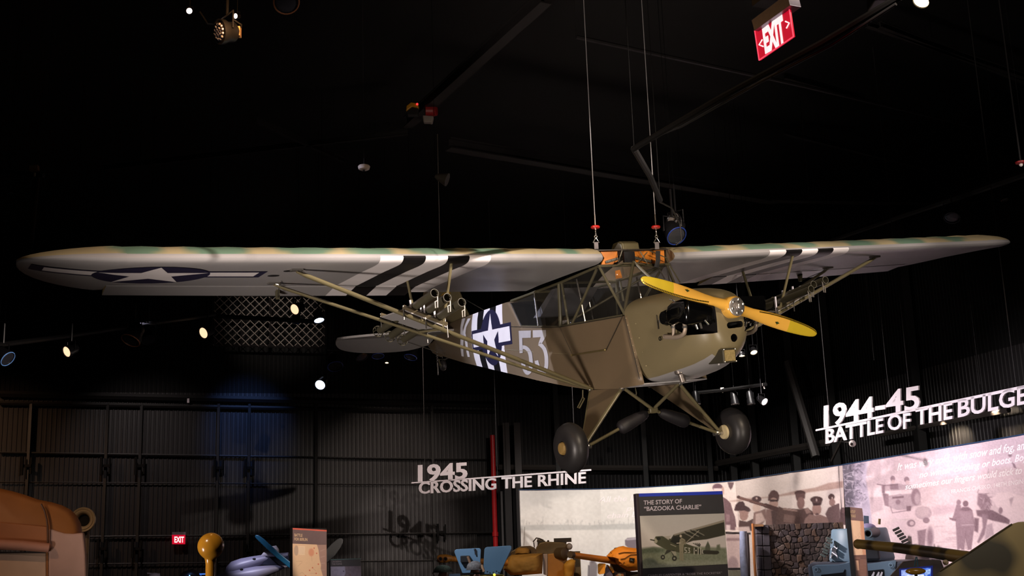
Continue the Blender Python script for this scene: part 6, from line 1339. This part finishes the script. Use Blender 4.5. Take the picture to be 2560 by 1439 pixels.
# ================================================================== camouflaged gun vehicle at lower right
def mat2(name, c1, c2, sc, pos=.5, wd=.04, rough=.5):
    m = mat(name, c1, rough, nscale=sc); nt = m.node_tree; rp = [x for x in nt.nodes if x.type == 'VALTORGB'][0]; mx = [x for x in nt.nodes if x.type == 'MIX'][0]
    mx.inputs[6].default_value = (1, 1, 1, 1); rp.color_ramp.elements[0].position = pos-wd; rp.color_ramp.elements[1].position = pos+wd; rp.color_ramp.elements[0].color = (*lin(c1), 1); rp.color_ramp.elements[1].color = (*lin(c2), 1)
    nz = [x for x in nt.nodes if x.type == 'TEX_NOISE'][0]; nz.inputs['Detail'].default_value = 1.2; return m
CAMG = mat2('gun_camouflage', (150, 122, 62), (62, 50, 30), 3.0, .5, .07, .35); CAMH = mat2('hull_camouflage', (150, 130, 84), (66, 60, 44), 2.4, .5, .05, .5)
p = at(2450, 1420, 8.6); t = Thing('camouflaged_gun_vehicle', 'camouflaged armoured vehicle with long gun barrel at lower right', 'armoured vehicle', (p.x, p.y, 0), None)
MB().tube([t.W(at(2146.5, 1359, 12.0)), t.W(at(2240, 1368, 11.2)), t.W(at(2340, 1381, 10.2)), t.W(at(2480, 1404, 9.0))], [.046, .047, .050, .056], 20).build('gun_barrel', CAMG, t.e, smooth=True)
MB().lathe(t.W(at(2145, 1359, 12.02)), V(at(2240, 1368, 11.2)-at(2146, 1359, 12)).normalized(), [(0, .02), (-.006, .036), (0, .046), (.02, .048)], 20).build('muzzle_face', mat('muzzle_brown', (120, 86, 50), .4), t.e, smooth=True)
hull = MB(); fr = [t.L(2316, 1450), t.L(2350, 1426), t.L(2422, 1381), t.L(2490, 1335), t.L(2530, 1309), t.L(2546, 1304), t.L(2600, 1300), t.L(2760, 1296)]
fr2 = fr+[V((fr[-1].x, 0, .2)), V((fr[0].x, 0, .2))]
hull.prism(fr2, (.1, 2.4, 0)).build('hull', CAMH, t.e, bevel=.02); MB().tube([q+V((0, -.004, 0)) for q in fr[1:5]], .006, 6).build('edge_seam', mat('seam_brown', (70, 58, 36), .5), t.e)
MB().ball(t.L(2364, 1405, -.01), .02, 8, 6).ball(t.L(2362, 1403, -.03), .012, 8, 6).build('bolt_head', mat('pale_bolt', (160, 140, 110), .4), t.e)
for y in (.3, 1.9): MB().lathe((fr[3].x, y, .35), (1, 0, 0), [(0, .1), (0, .33), (.25, .33), (.25, .1)], 24).build('road_wheel', RUB, t.e)
# kiosk with a video screen, an amber lens and a small stand
p = at(2285, 1420, 12.6); t = Thing('video_kiosk', 'low brown kiosk with a blue and white video screen', 'kiosk', (p.x, p.y, 0), None)
MB().prism([t.L(2216, 1450), t.L(2258, 1403), t.L(2300, 1398), t.L(2352, 1399), t.L(2372, 1450)], (0, .4, 0)).build('cabinet', mat('kiosk_taupe', (84, 70, 68), .5), t.e, bevel=.01); q = t.L(2290, 1450); MB().bx((q.x-.25, .02, 0), (q.x+.25, .38, q.z+.02)).build('plinth', DARK, t.e)
MB().prism([t.L(2248, 1421, -.008), t.L(2332, 1413, -.008), t.L(2332, 1450, -.008), t.L(2248, 1450, -.008)], (0, .01, 0)).build('screen_frame', mat('screen_blue', (20, 30, 90), emit=(18, 34, 120), es=.5), t.e)
def scr(c):
    c.c[:] = (70, 110, 220); c.poly([(2253, 1424), (2272, 1422), (2275, 1445), (2253, 1445)], (150, 170, 235), 3); c.poly([(2310, 1426), (2327, 1420), (2326, 1432), (2314, 1440)], (160, 190, 245), 2); c.poly([(2268, 1437), (2310, 1435), (2312, 1450), (2266, 1450)], (236, 240, 250), 2); c.noise(4, 40, 7)
SCR = mat('screen_image', rough=.3, attr='Col'); nt = SCR.node_tree; nt.links.new([x for x in nt.nodes if x.type == 'MIX'][0].outputs[2], nt.nodes['Principled BSDF'].inputs['Emission Color']); nt.nodes['Principled BSDF'].inputs['Emission Strength'].default_value = .9
picture('screen_picture', [(2253, 1424), (2327, 1418), (2327, 1449), (2253, 1449)], 50, 24, lambda x, y: on_plane(x, y, t.M @ V((0, -.012, 0)), t.n), scr, SCR, t.e, t.I)
p = at(2288, 1430, 12.2); t = Thing('amber_lens', 'amber oval lens standing in front of the video screen', 'lens', (p.x, p.y, 0), None)
q = t.L(2289, 1427); MB().ball(q, (.098, .03, .034), 24, 10).build('lens_body', mat('amber_glaze', (170, 124, 40), .15, spec=.8, coat=.5), t.e, smooth=True); MB().tube([(q.x, 0, 0), q], .015, 8).build('lens_stem', DARK, t.e)
kz = t.M.copy() if False else None
p = at(2292, 1400, 12.59); t = Thing('map_stand', 'small teal inverted V stand on the kiosk edge', 'stand', (p.x, p.y, p.z-.1), None); MB().tube([t.L(2286, 1416), t.L(2290, 1391)], .006, 6).tube([t.L(2295, 1416), t.L(2292, 1391)], .006, 6).build('stand_leg', mat('teal_stand', (70, 120, 134), .4), t.e)
# ================================================================== ochre tank with canvas-covered gun, centre
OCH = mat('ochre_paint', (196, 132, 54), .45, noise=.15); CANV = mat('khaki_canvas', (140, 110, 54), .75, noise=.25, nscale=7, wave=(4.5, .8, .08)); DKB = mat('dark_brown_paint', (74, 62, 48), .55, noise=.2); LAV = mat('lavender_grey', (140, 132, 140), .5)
c6 = lambda x, y: (x/6.095+1080, y/6.095+1330)
def puff(t, name, pix, y0, dep, m, bul=.5):
    """rounded canvas form: silhouette at mid depth, drawn in towards front and back"""
    P_ = [t.L(x, y, y0) for x, y in pix]; c = sum(P_, V())/len(P_); R_ = []
    for f_, k_ in ((0, .55), (.08, .8), (.25, .95), (.5, 1), (.75, .95), (1, .7)): R_.append([V((c.x+(p.x-c.x)*k_, y0+dep*(f_-.3), c.z+(p.z-c.z)*k_)) for p in P_])
    return MB().loft(R_, True, True).build(name, m, t.e, smooth=True, angle=60)
p = at(1330, 1400, 20.6); t = Thing('ochre_tank', 'ochre tank turret with khaki canvas cover and two-holed muzzle', 'tank', (p.x, p.y, 0), None)
MB().tube([t.W(at(1266, 1406, 20.0)), t.W(at(1200, 1402, 19.7)), t.W(at(1124, 1395.5, 19.3))], [.055, .048, .044], 16).build('gun_barrel', OCH, t.e, smooth=True)
mz = t.W(at(1108, 1395.5, 19.25)); ol = MB().tube([mz+V((.14, 0, 0)), mz+V((.09, 0, 0)), mz+V((.05, 0, 0)), mz-V((.05, 0, 0)), mz-V((.09, 0, 0))], [.045, .055, .066, .066, .05], 18).build('muzzle_brake', OCH, t.e, smooth=True)
for x in (1101, 1113.5): q = t.W(at(x, 1396.5, 19.17)); MB().lathe(q, (0, 1, 0), [(0, .028), (.03, .028)], 14).build('vent_hole', VOID, ol); MB().torus(q, (0, 1, 0), .03, .006, 16, 6).build('vent_rim', mat('rust_rim', (120, 70, 40), .5), ol)
puff(t, 'mantlet_cover', [c6(*q) for q in ((1080, 560), (1120, 440), (1150, 390), (1210, 340), (1450, 325), (1690, 318), (1690, 470), (1680, 630), (1440, 650), (1200, 660))], -.25, .7, CANV)
puff(t, 'canvas_roll', [c6(*q) for q in ((1262, 330), (1270, 270), (1310, 235), (1440, 232), (1495, 260), (1490, 330), (1380, 345))], -.1, .35, CANV)
MB().prism([t.L(*c6(*q), 0) for q in ((1200, 300), (1290, 240), (1340, 212), (1500, 205), (1560, 230), (1600, 280), (1600, 340), (1200, 350))], (0, 1.0, 0)).build('turret_roof', DKB, t.e, bevel=.02)
MB().prism([t.L(*c6(*q), 0) for q in ((1570, 350), (1590, 230), (1640, 160), (1720, 140), (2010, 150), (2070, 190), (2090, 300), (2050, 400), (1700, 330))], (0, .9, 0)).build('cupola', mat('cupola_brown', (84, 72, 50), .55, noise=.3), t.e, bevel=.03)
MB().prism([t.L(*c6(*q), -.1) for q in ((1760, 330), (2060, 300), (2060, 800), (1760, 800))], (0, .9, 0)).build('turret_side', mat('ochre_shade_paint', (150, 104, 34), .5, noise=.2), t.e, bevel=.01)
MB().prism([t.L(*c6(*q), -.12) for q in ((1690, 330), (1760, 325), (1760, 660), (1700, 640))], (0, .4, 0)).build('turret_edge', LAV, t.e, bevel=.008)
mg = MB(); Lc = lambda x, y, d=.1: t.L(*c6(x, y), d)
mg.tube([Lc(1540, 145), Lc(1590, 85), Lc(1640, 95), Lc(1700, 120)], .012, 6).tube([Lc(1550, 150), Lc(1560, 225)], .01, 6).tube([Lc(1600, 120), Lc(1720, 150)], .025, 8).tube([Lc(1630, 130), Lc(1610, 230)], .012, 6).box(Lc(1660, 160), (.12, .1, .06)).ball(Lc(1770, 135), .02, 8, 6); mg.build('hatch_fittings', mat('gun_black', (40, 36, 34), .45), t.e)
MB().tube([Lc(1890, 125), Lc(2115, 113)], [.02, .008], 8).box(Lc(1990, 118), (.3, .08, .07)).box(Lc(1960, 150), (.2, .08, .05)).build('machine_gun', MATS['gun_black'], t.e)
q = Lc(2092, 215, -.15); MB().lathe(q, (.25, -1, .05), [(-.12, .03), (-.05, .05), (0, .056), (.01, .05)], 18).build('search_lamp', DKB, t.e, smooth=True); MB().ball(q+V((.005, -.015, 0)), (.046, .02, .046), 14, 8).build('lamp_glass', mat('search_lamp_glass', (150, 150, 160), .08, spec=.9, metal=.3), t.e, smooth=True)
q = Lc(1985, 322, -.12); MB().lathe(q, (.7, -.7, 0), [(-.12, .08), (-.1, .1), (.06, .1), (.08, .075), (.08, .001)], 20).build('smoke_drum', mat('drum_dark', (64, 54, 42), .5), t.e, smooth=True)
puff(t, 'side_bag', [c6(*q) for q in ((2010, 480), (2060, 430), (2130, 400), (2190, 430), (2180, 560), (2150, 680), (2060, 760), (2010, 660))], -.25, .3, mat('yellow_canvas_bag', (176, 136, 52), .7, noise=.25, nscale=8))
MB().box(Lc(2210, 560, .3), (.12, .3, .6)).build('rear_stowage', mat('stowage_dark', (84, 76, 62), .6), t.e)
MB().tube([Lc(1400, 200, .6), t.L(1312, 1316, .6)], .004, 5).build('radio_aerial', mat('aerial_grey', (110, 106, 100), .4), t.e)
a_ = Lc(1150, 800, -.6); b_ = Lc(2200, 800, -.6); MB().bx((a_.x-.4, -.6, .9), (b_.x+.3, 1.8, a_.z+.02)).bx((a_.x-.4, -.6, .35), (b_.x+.3, 1.8, .9)).build('hull', OCH, t.e, bevel=.02)
for i in range(4): MB().lathe((a_.x+.1+i*.55, -.62, .36), (0, -1, 0), [(0, .1), (0, .33), (.12, .33), (.12, .1)], 22).build('road_wheel', RUB, t.e)
# ---- second tank: orange canvas mantlet, long barrel
c14 = lambda x, y: (x/14.54+1460, y/14.54+1340)
p = at(1570, 1400, 20.2); t = Thing('orange_covered_tank', 'tank with orange canvas gun cover and long barrel beside the Bazooka panel', 'tank', (p.x, p.y, 0), None)
ORC = mat('orange_canvas', (222, 146, 48), .65, noise=.18, nscale=6, wave=(4.5, .8, .08))
MB().tube([t.W(at(1428, 1386, 19.5)), t.W(at(1480, 1393.5, 19.8)), t.W(at(1540, 1402, 20.1))], [.046, .05, .055], 18).build('gun_barrel', mat('barrel_ochre', (176, 112, 44), .4, noise=.12), t.e, smooth=True); MB().tube([t.W(at(1425, 1385.5, 19.45)), t.W(at(1432, 1386.5, 19.5))], .058, 16).build('barrel_collar', DKB, t.e, smooth=True)
puff(t, 'mantlet_cover', [c14(*q) for q in ((1120, 830), (900, 760), (800, 720), (880, 640), (960, 545), (1090, 450), (1250, 380), (1420, 345), (1600, 400), (1990, 440), (2300, 500), (2300, 1100), (2010, 1230), (1830, 1260), (1620, 1280), (1400, 1150), (1250, 1050), (1150, 990))], -.2, .8, ORC)
q = [t.L(*c14(*s), -.47) for s in ((1650, 775), (1845, 800), (1810, 925), (1640, 905))]; MB().prism(q, (0, .04, 0)).build('sight_port', VOID, t.e); MB().prism([p_+V((0, -.004, 0)) for p_ in [q[0].lerp(q[2], .3), q[1].lerp(q[3], .45), q[2].lerp(q[0], .12), q[3].lerp(q[1], .2)]], (0, -.003, 0)).build('port_glass', mat('port_glass_grey', (84, 92, 104), .2), t.e)
for pts in (((1330, 825), (1480, 800), (1600, 720), (1700, 665), (1920, 655)), ((1290, 1020), (1400, 1010), (1470, 930)), ((960, 560), (1000, 630)), ((1250, 620), (1450, 575), (1830, 580), (1980, 570))): MB().tube([t.L(*c14(*s), -.455) for s in pts], .006, 5).build('cover_fold', mat('fold_brown', (120, 72, 24), .7), t.e)
MB().tube([t.L(*c14(*s), -.1) for s in ((1090, 480), (1110, 430), (1400, 400), (1420, 470))], .008, 6).build('grab_rail', DKB, t.e)
MB().prism([t.L(*c14(*s), -.3) for s in ((500, 1010), (560, 985), (760, 985), (785, 1010), (760, 1350), (560, 1385), (505, 1340))], (0, .15, 0)).build('stowage_bag', mat('yellow_bag', (236, 168, 60), .6, noise=.12), t.e, bevel=.02)
MB().prism([t.L(*c14(*s), -.1) for s in ((700, 1460), (820, 1020), (900, 1120), (1020, 1300), (1060, 1460))], (0, .2, 0)).build('blue_drape', mat('blue_violet_cloth', (104, 104, 140), .7), t.e, bevel=.01); MB().prism([t.L(*c14(*s), -.14) for s in ((830, 1030), (880, 1040), (1090, 1240), (1095, 1340), (1040, 1330), (940, 1180))], (0, .06, 0)).build('orange_flap', ORC, t.e, bevel=.008)
a_ = t.L(1530, 1460); b_ = t.L(1660, 1460); MB().bx((a_.x-.1, -.1, .3), (b_.x, 1.5, a_.z+.03)).build('hull', OCH, t.e, bevel=.02); MB().prism([t.L(*c14(*s), 0) for s in ((950, 1000), (1250, 1000), (1700, 1300), (2100, 1300), (2100, 1700), (950, 1700))], (0, .5, 0)).build('turret_base', MATS['cupola_brown'], t.e)
t = board('small_poster', 'tiny bright orange poster at the foot of the orange gun cover', (1536, 1430.5, 18.4), (1564, 1430, 18.5), th=.04)
def post(c): c.c[:] = (60, 40, 30); c.poly([(1537, 1440), (1545, 1433), (1558, 1433), (1562, 1450), (1536, 1450)], (240, 150, 90), 2); c.ell(1549, 1436, 4, 3, (250, 230, 180), 2); c.noise(2, 30, 3)
picture('poster_picture', [(1537, 1431), (1563, 1430.6), (1563, 1450), (1537, 1450)], 26, 18, lambda x, y: t.mp(x, y, 0), post, PRINT, t.e, t.I)
# ================================================================== blue hatch plates, helmeted figures
p = at(1210, 1430, 18.4); t = Thing('half_track', 'pale blue half-track with two raised armour flaps', 'armoured vehicle', (p.x, p.y, 0), None)
BLU = mat('pale_blue_armour', (112, 140, 166), .5, noise=.1, nscale=3); BLU2 = mat('mid_blue_armour', (96, 120, 140), .5, noise=.1, nscale=3)
pa = MB().prism([t.L(*c6(*q), 0) for q in ((340, 300), (350, 270), (380, 256), (715, 238), (738, 248), (746, 270), (738, 450), (722, 620), (470, 640))], (0, .035, 0)).build('left_flap', BLU, t.e, bevel=.006)
pb = MB().prism([t.L(*c6(*q), 0) for q in ((780, 600), (798, 260), (810, 235), (840, 222), (1190, 200), (1212, 214), (1212, 250), (1030, 640), (800, 635))], (0, .035, 0)).build('right_flap', BLU2, t.e, bevel=.006)
MB().box(t.L(*c6(505, 405), -.04), (.14, .08, .1)).build('vision_block', mat('vision_block_dark', (44, 38, 38), .5), pa, bevel=.008); MB().tube([t.L(*c6(655, 265), -.02), t.L(*c6(665, 340), -.02)], .012, 6).ball(t.L(*c6(655, 262), -.02), .018, 8, 6).build('flap_latch', mat('latch_dark', (60, 56, 60), .4), pa)
for i, (x, y) in enumerate(((840, 595), (880, 612), (930, 606), (980, 588), (1015, 608))): MB().ball(t.L(*c6(x, y), -.003), .009, 8, 6).build('rivet', mat('rivet_dark', (52, 58, 66), .4), pb)
a_ = t.L(1120, 1442); b_ = t.L(1262, 1442); MB().bx((a_.x, .04, .5), (b_.x, .6, a_.z)).build('body', mat('yellow_green_hull', (190, 158, 60), .5), t.e, bevel=.02)
MB().prism([t.L(1122, 1440, -.0), t.L(1124, 1434, -.0), t.L(1150, 1433, -.0), t.L(1154, 1450, -.0), t.L(1122, 1450, -.0)], (0, .05, 0)).build('gun_shield_edge', mat('slate_edge', (70, 78, 90), .5), t.e)
for i in range(2): MB().lathe((a_.x+.2+i*.5, .04, .45), (0, -1, 0), [(0, .1), (0, .42), (.15, .42), (.15, .1)], 22).build('wheel', RUB, t.e)
MB().ball(t.L(1236, 1436, .0), (.02, .02, .02), 8, 6).build('bright_lamp', mat('yellow_lamp', (250, 230, 60), emit=(255, 235, 80), es=1.2), t.e)
NET = mat('helmet_net_green', (104, 108, 88), .8, noise=.5, nscale=40, bump=.6); NETP = mat('helmet_net_grey', (150, 134, 128), .8, noise=.5, nscale=34, bump=.6); SKIN = mat('mannequin_skin', (206, 156, 132), .6); UNI = mat('uniform_drab', (96, 84, 60), .8)
def figure(px, py, D, lab, net, rx, rz, turn):
    p = at(px, py, D); t = Thing('mannequin', lab, 'mannequin', (p.x, p.y, 0), None, 'helmeted mannequins'); c = t.L(px, py); k = D/F
    hl = MB(); prof = []
    rgs = []
    for j in range(11):
        u = j/10*PI*.56; rgs.append([c+V((rx*k*math.sin(u)*math.cos(q), rx*k*1.15*math.sin(u)*math.sin(q), rz*k*(math.cos(u)*1.0)-.0)) for q in [2*PI*i/22 for i in range(22)]])
    rgs.append([c+V((rx*1.12*k*math.cos(q), rx*1.28*k*math.sin(q), -rz*.22*k)) for q in [2*PI*i/22 for i in range(22)]])
    h = MB().loft(rgs, True, True).build('helmet', net, t.e, smooth=True)
    MB().torus(c+V((0, 0, -rz*.2*k)), (0, 0, 1), rx*1.1*k, .006, 24, 6).build('helmet_brim', net, h)
    hc = c+V((0, 0, -.10)); MB().ball(hc, (.075, .09, .115), 18, 14).ball(hc+V((.0, -.093, -.005)), (.012, .02, .022), 8, 6).tube([hc+V((0, 0, -.06)), hc+V((0, .01, -.2))], .052, 12).build('head', SKIN, t.e, smooth=True)
    mb = MB()
    rg = [[hc+V((w_*math.cos(q), d_*math.sin(q), z)) for q in [2*PI*i/20 for i in range(20)]] for z, w_, d_ in ((-.17, .06, .06), (-.2, .14, .09), (-.25, .21, .11), (-.4, .2, .12), (-.65, .17, .11), (-.8, .18, .12))]
    mb.loft(rg, True, True).build('uniform', UNI, t.e, smooth=True)
    return t, c
t, c = figure(1107, 1426, 18.0, 'mannequin head in a green netted helmet left of the blue flaps', NET, 22, 14, 0)
MB().tube([c+V((-.12, -.05, 0)), c+V((-.155, -.05, -.03)), c+V((-.11, -.05, -.08))], .005, 6).build('chin_strap', mat('strap_tan', (150, 130, 100), .7), t.e)
t, c = figure(1187, 1419, 17.9, 'mannequin in a grey netted helmet before the left blue flap', NETP, 20, 17, 0)
MB().tube([c+V((-.06, -.02, .06)), c+V((-.1, 0, .17))], .02, 8).build('rifle_butt', mat('rifle_wood', (150, 104, 74), .6), t.e, smooth=True); MB().tube([c+V((.1, -.06, .04)), c+V((.13, -.08, -.06))], .022, 8).build('shoulder_roll', mat('pinkish_roll', (206, 150, 110), .7), t.e, smooth=True); MB().bx(c+V((-.2, -.1, -.085)), c+V((.14, .0, -.065))).build('dark_ledge', DARK, t.e)
# ================================================================== blue-grey nose with propeller (left of the map panel)
p = at(690, 1420, 21.6); t = Thing('grey_aircraft', 'blue-grey aircraft nose with propeller behind the BERLIN panel', 'aircraft', (p.x, p.y, 0), 0)
GRB = mat('lavender_grey_paint', (132, 130, 152), .42, noise=.12, nscale=3); c2b = lambda x, y: (x/6.4+540, y/6.4+1280)
def body(name, up, dn, dep, m, y0=0):
    n_ = len(up); R_ = []
    for (xu, yu), (xd, yd) in zip(up, dn):
        a, b = t.L(*c2b(xu, yu), y0), t.L(*c2b(xd, yd), y0); c = (a+b)/2; h = (a-b)/2; R_.append([c+h*math.sin(q)+V((0, dep*h.length*2*math.cos(q), 0)) for q in [2*PI*i/20 for i in range(20)]])
    return MB().loft(R_, True, True).build(name, m, t.e, smooth=True, angle=70)
body('upper_cowl', ((150, 960), (180, 860), (250, 785), (400, 735), (560, 705), (700, 685), (900, 660), (1160, 640)), ((155, 1080), (200, 1060), (330, 1010), (470, 960), (620, 900), (740, 840), (950, 760), (1165, 740)), .7, GRB)
body('lower_cowl', ((-20, 1030), (150, 945), (400, 900), (640, 860), (900, 845), (1150, 850)), ((-20, 1150), (160, 1150), (420, 1130), (700, 1080), (960, 960), (1150, 870)), .6, GRB, -.1)
MB().ball(t.L(*c2b(610, 745), -.13), (.03, .02, .018), 12, 8).build('exhaust_port', VOID, t.e); MB().ball(t.L(*c2b(408, 912), -.2), (.03, .02, .018), 12, 8).build('exhaust_port', VOID, t.e)
MB().prism([t.L(*c2b(*q), -.1) for q in ((800, 690), (920, 650), (1040, 740), (1160, 690), (1160, 840), (740, 840))], (0, .1, 0)).build('intake_gap', mat('navy_gap', (24, 28, 50), .5), t.e)
body('spinner', ((720, 690), (800, 585), (900, 540), (960, 530), (1000, 580)), ((740, 720), (850, 720), (960, 720), (1010, 680), (1010, 620)), .5, mat('spinner_white', (206, 202, 212), .35), -.05)
TEAL = mat('blade_teal', (24, 84, 112), .35); GBL = mat('blade_grey', (108, 110, 114), .45)
def blade(pts, m):
    o = MB().prism([t.L(*c2b(*q), -.32) for q in pts], (0, .035, 0)).build('propeller_blade', m, t.e, bevel=.012); return o
blade(((620, 375), (640, 358), (680, 365), (760, 420), (860, 510), (1000, 640), (1160, 770), (1300, 880), (1290, 960), (1160, 880), (960, 720), (780, 555), (660, 440), (628, 405)), TEAL)
blade(((2030, 440), (2015, 415), (1975, 412), (1930, 435), (1850, 500), (1740, 620), (1600, 760), (1640, 860), (1790, 790), (1900, 690), (1985, 570), (2025, 490)), GBL)
hc = t.L(*c2b(1420, 860), -.3); MB().lathe(hc, (0, -1, 0), [(-.2, .12), (0, .12), (.08, .08), (.12, .001)], 20).build('hub', GRB, t.e, smooth=True)
q = t.L(640, 1450); MB().bx((q.x-.5, -.1, 0), (q.x+.5, .3, q.z+.03)).build('cradle', DARK, t.e)
MB().tube([t.L(451, 1421, 0), t.L(452, 1445, 0)], .01, 6)
# small things along the lower edge behind the yellow post
o = MB().tube([at(452, 1421, 21.5), at(452, 1446, 21.5)], .012, 6).build('slim_post', mat('pale_post', (120, 120, 128), .4)); tag(o, 'thin pale upright rod at the bottom edge below the small exit sign', 'rod')
t = Thing('cockpit_hood', 'grey rounded hood with blue sparkle left of the yellow post', 'hood', at(480, 1450, 21.4), 0)
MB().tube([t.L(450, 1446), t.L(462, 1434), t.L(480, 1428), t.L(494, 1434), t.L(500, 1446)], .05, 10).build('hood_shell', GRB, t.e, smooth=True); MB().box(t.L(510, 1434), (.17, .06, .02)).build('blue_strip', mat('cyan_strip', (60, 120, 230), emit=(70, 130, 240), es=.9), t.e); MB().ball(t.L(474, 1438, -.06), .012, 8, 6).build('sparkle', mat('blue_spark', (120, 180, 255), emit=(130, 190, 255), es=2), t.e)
t = Thing('grey_bundle', 'small grey bundle at the bottom edge right of the truck cab', 'bundle', at(390, 1440, 20), 0); MB().ball(t.L(386, 1440), (.1, .08, .06), 14, 8).tube([t.L(368, 1432), t.L(400, 1434)], .01, 6).build('bundle', mat('dim_grey_cloth', (110, 106, 124), .7), t.e, smooth=True)
# ================================================================== truck cab at lower left
p = at(100, 1400, 9.0); t = Thing('canvas_cab_truck', 'truck cab with orange-brown canvas top at the lower left', 'truck', (p.x, p.y, 0), None)
c1 = lambda x, y: (x/4.571, y/4.571+1180)
CB = mat('orange_brown_canvas', (142, 88, 36), .6, noise=.18, nscale=5, wave=(4, .5, .02)); PK = mat('pinkish_canvas', (168, 134, 120), .65, noise=.15, nscale=5, wave=(5, .6, .02)); PANE = mat('cloudy_window_sheet', (196, 166, 142), .4, noise=.15, nscale=4)
up = [(-300, 120), (-120, 150), (0, 172), (140, 203), (290, 247), (440, 300), (600, 332), (720, 368), (820, 420), (890, 490), (935, 580), (950, 685)]
R_ = []
for k_, yy, dz in ((.86, -.02, .1), (.955, .02, .045), (.99, .08, .012), (1, .18, 0), (1, .9, 0), (.98, 1.1, .02)):
    r = []
    for x, y in up:
        q = t.L(*c1(x, y), 0); c = t.L(*c1(100, 700), 0); v_ = c+(q-c)*k_; r.append(V((v_.x, yy, v_.z)))
    b0 = t.L(*c1(948, 700), 0); r += [V((r[-1].x, yy, b0.z-.02)), V((t.L(*c1(560, 640)).x, yy, t.L(*c1(560, 850)).z)), V((r[0].x, yy, t.L(*c1(560, 850)).z))]; R_.append(r)
MB().loft(R_, True, True).build('canvas_top', CB, t.e, smooth=True, angle=60)
MB().prism([t.L(*c1(*q), -.035) for q in ((-300, 540), (545, 620), (552, 820), (-300, 800))], (0, .03, 0)).build('roof_flap', mat('brown_flap', (150, 92, 48), .6, noise=.15), t.e, bevel=.01)
MB().tube([t.L(*c1(*q), -.05) for q in ((470, 360), (510, 440), (535, 540), (545, 620), (548, 700), (545, 830))], .008, 6).build('canvas_seam', mat('seam_dark_brown', (74, 42, 16), .6), t.e)
MB().tube([t.L(*c1(-300, 812), -.06), t.L(*c1(250, 836), -.06), t.L(*c1(560, 862), -.06), t.L(*c1(578, 868), -.06)], [.036, .036, .034, .02], 12).build('rolled_curtain', mat('rolled_canvas', (170, 120, 100), .6, noise=.2), t.e, smooth=True)
MB().prism([t.L(*c1(*q), .0) for q in ((-300, 910), (520, 915), (522, 1250), (-300, 1250))], (0, .01, 0)).build('rear_window', PANE, t.e); MB().prism([t.L(*c1(*q), -.004) for q in ((-300, 905), (522, 908), (522, 925), (-300, 925))], (0, .01, 0)).build('window_frame', mat('frame_dark_brown', (50, 36, 30), .6), t.e); MB().prism([t.L(*c1(*q), -.01) for q in ((525, 905), (550, 880), (552, 1250), (525, 1250))], (0, .03, 0)).build('window_post', CB, t.e)  # window frame is a dark brown strip along the pane's top
dr = [(556, 648), (600, 650), (660, 672), (740, 695), (830, 700), (950, 690), (962, 800), (975, 950), (985, 1250), (556, 1250)]
P_ = [t.L(*c1(*q), 0) for q in dr]; MB().loft([[V((p_.x, -.03, p_.z)) for p_ in P_], [V((p_.x+.0, .01, p_.z)) for p_ in P_], [V((p_.x+.012, .08, p_.z+.005)) for p_ in P_], [V((p_.x+.012, .9, p_.z)) for p_ in P_]], True, True).build('side_curtain', PK, t.e, bevel=.012)
a_ = t.L(*c1(-300, 1250)); b_ = t.L(*c1(985, 1250)); MB().bx((a_.x, 0, .5), (b_.x, 2.0, a_.z+.02)).build('cab_body', mat('truck_drab', (84, 70, 48), .5), t.e, bevel=.02)
for y in (.35, 1.6): MB().lathe((b_.x-.25, y, .42), (1, 0, 0), [(0, .15), (0, .4), (.22, .4), (.22, .15)], 24).build('wheel', RUB, t.e, smooth=True)
p = at(207, 1299, 10.6); t = Thing('search_light', 'round tan ring-shaped lamp housing behind the truck cab', 'lamp', p, 0)
d = V((.18, -1, .05)).normalized(); k = 10.6/F; TN = mat('tan_enamel', (176, 158, 126), .4, noise=.15)
MB().lathe((0, 0, 0), d, [(-.22, 20*k), (-.1, 26*k), (-.03, 30*k), (0, 31*k), (.012, 29*k), (.008, 26*k), (.0, 24.5*k), (.008, 23*k), (.004, 20*k), (-.01, 17*k), (-.03, 15*k), (-.05, 14.5*k)], 36, cap=False).build('ring_housing', TN, t.e, smooth=True); MB().lathe(-d*.05, d, [(0, 15*k), (.001, .001)], 24).build('dark_bore', VOID, t.e); MB().tube([(0, .1, -.06), (0, .1, -p.z)], .03, 10).build('pedestal', mat('pedestal_tan', (120, 104, 80), .5), t.e)
p = at(527, 1400, 6.0); t = Thing('ball_topped_post', 'glossy yellow ball-topped post near the small exit sign', 'post', (p.x, p.y, 0), 0)
k = 6/F; YL = mat('glossy_yellow_enamel', (218, 152, 46), .22, spec=.6, noise=.06, coat=.4); c = t.L(527, 1364)
MB().lathe((c.x, 0, 0), (0, 0, 1), [(0, .05), (.01, .05), (.02, 11.5*k), (c.z-85*k, 11.5*k), (c.z-44*k, 11.5*k), (c.z-34*k, 13*k), (c.z-29*k, 15*k), (c.z-26*k, 19*k)]+[(c.z+32*k*math.sin(u), 32*k*math.cos(u)) for u in [(-.9+i*(2.45/14)) for i in range(15)]]+[(c.z+32*k, .001)], 32).build('post_and_ball', YL, t.e, smooth=True)
# ================================================================== nothing below is rendered: keep every parent's transform settled
bpy.context.view_layer.update()
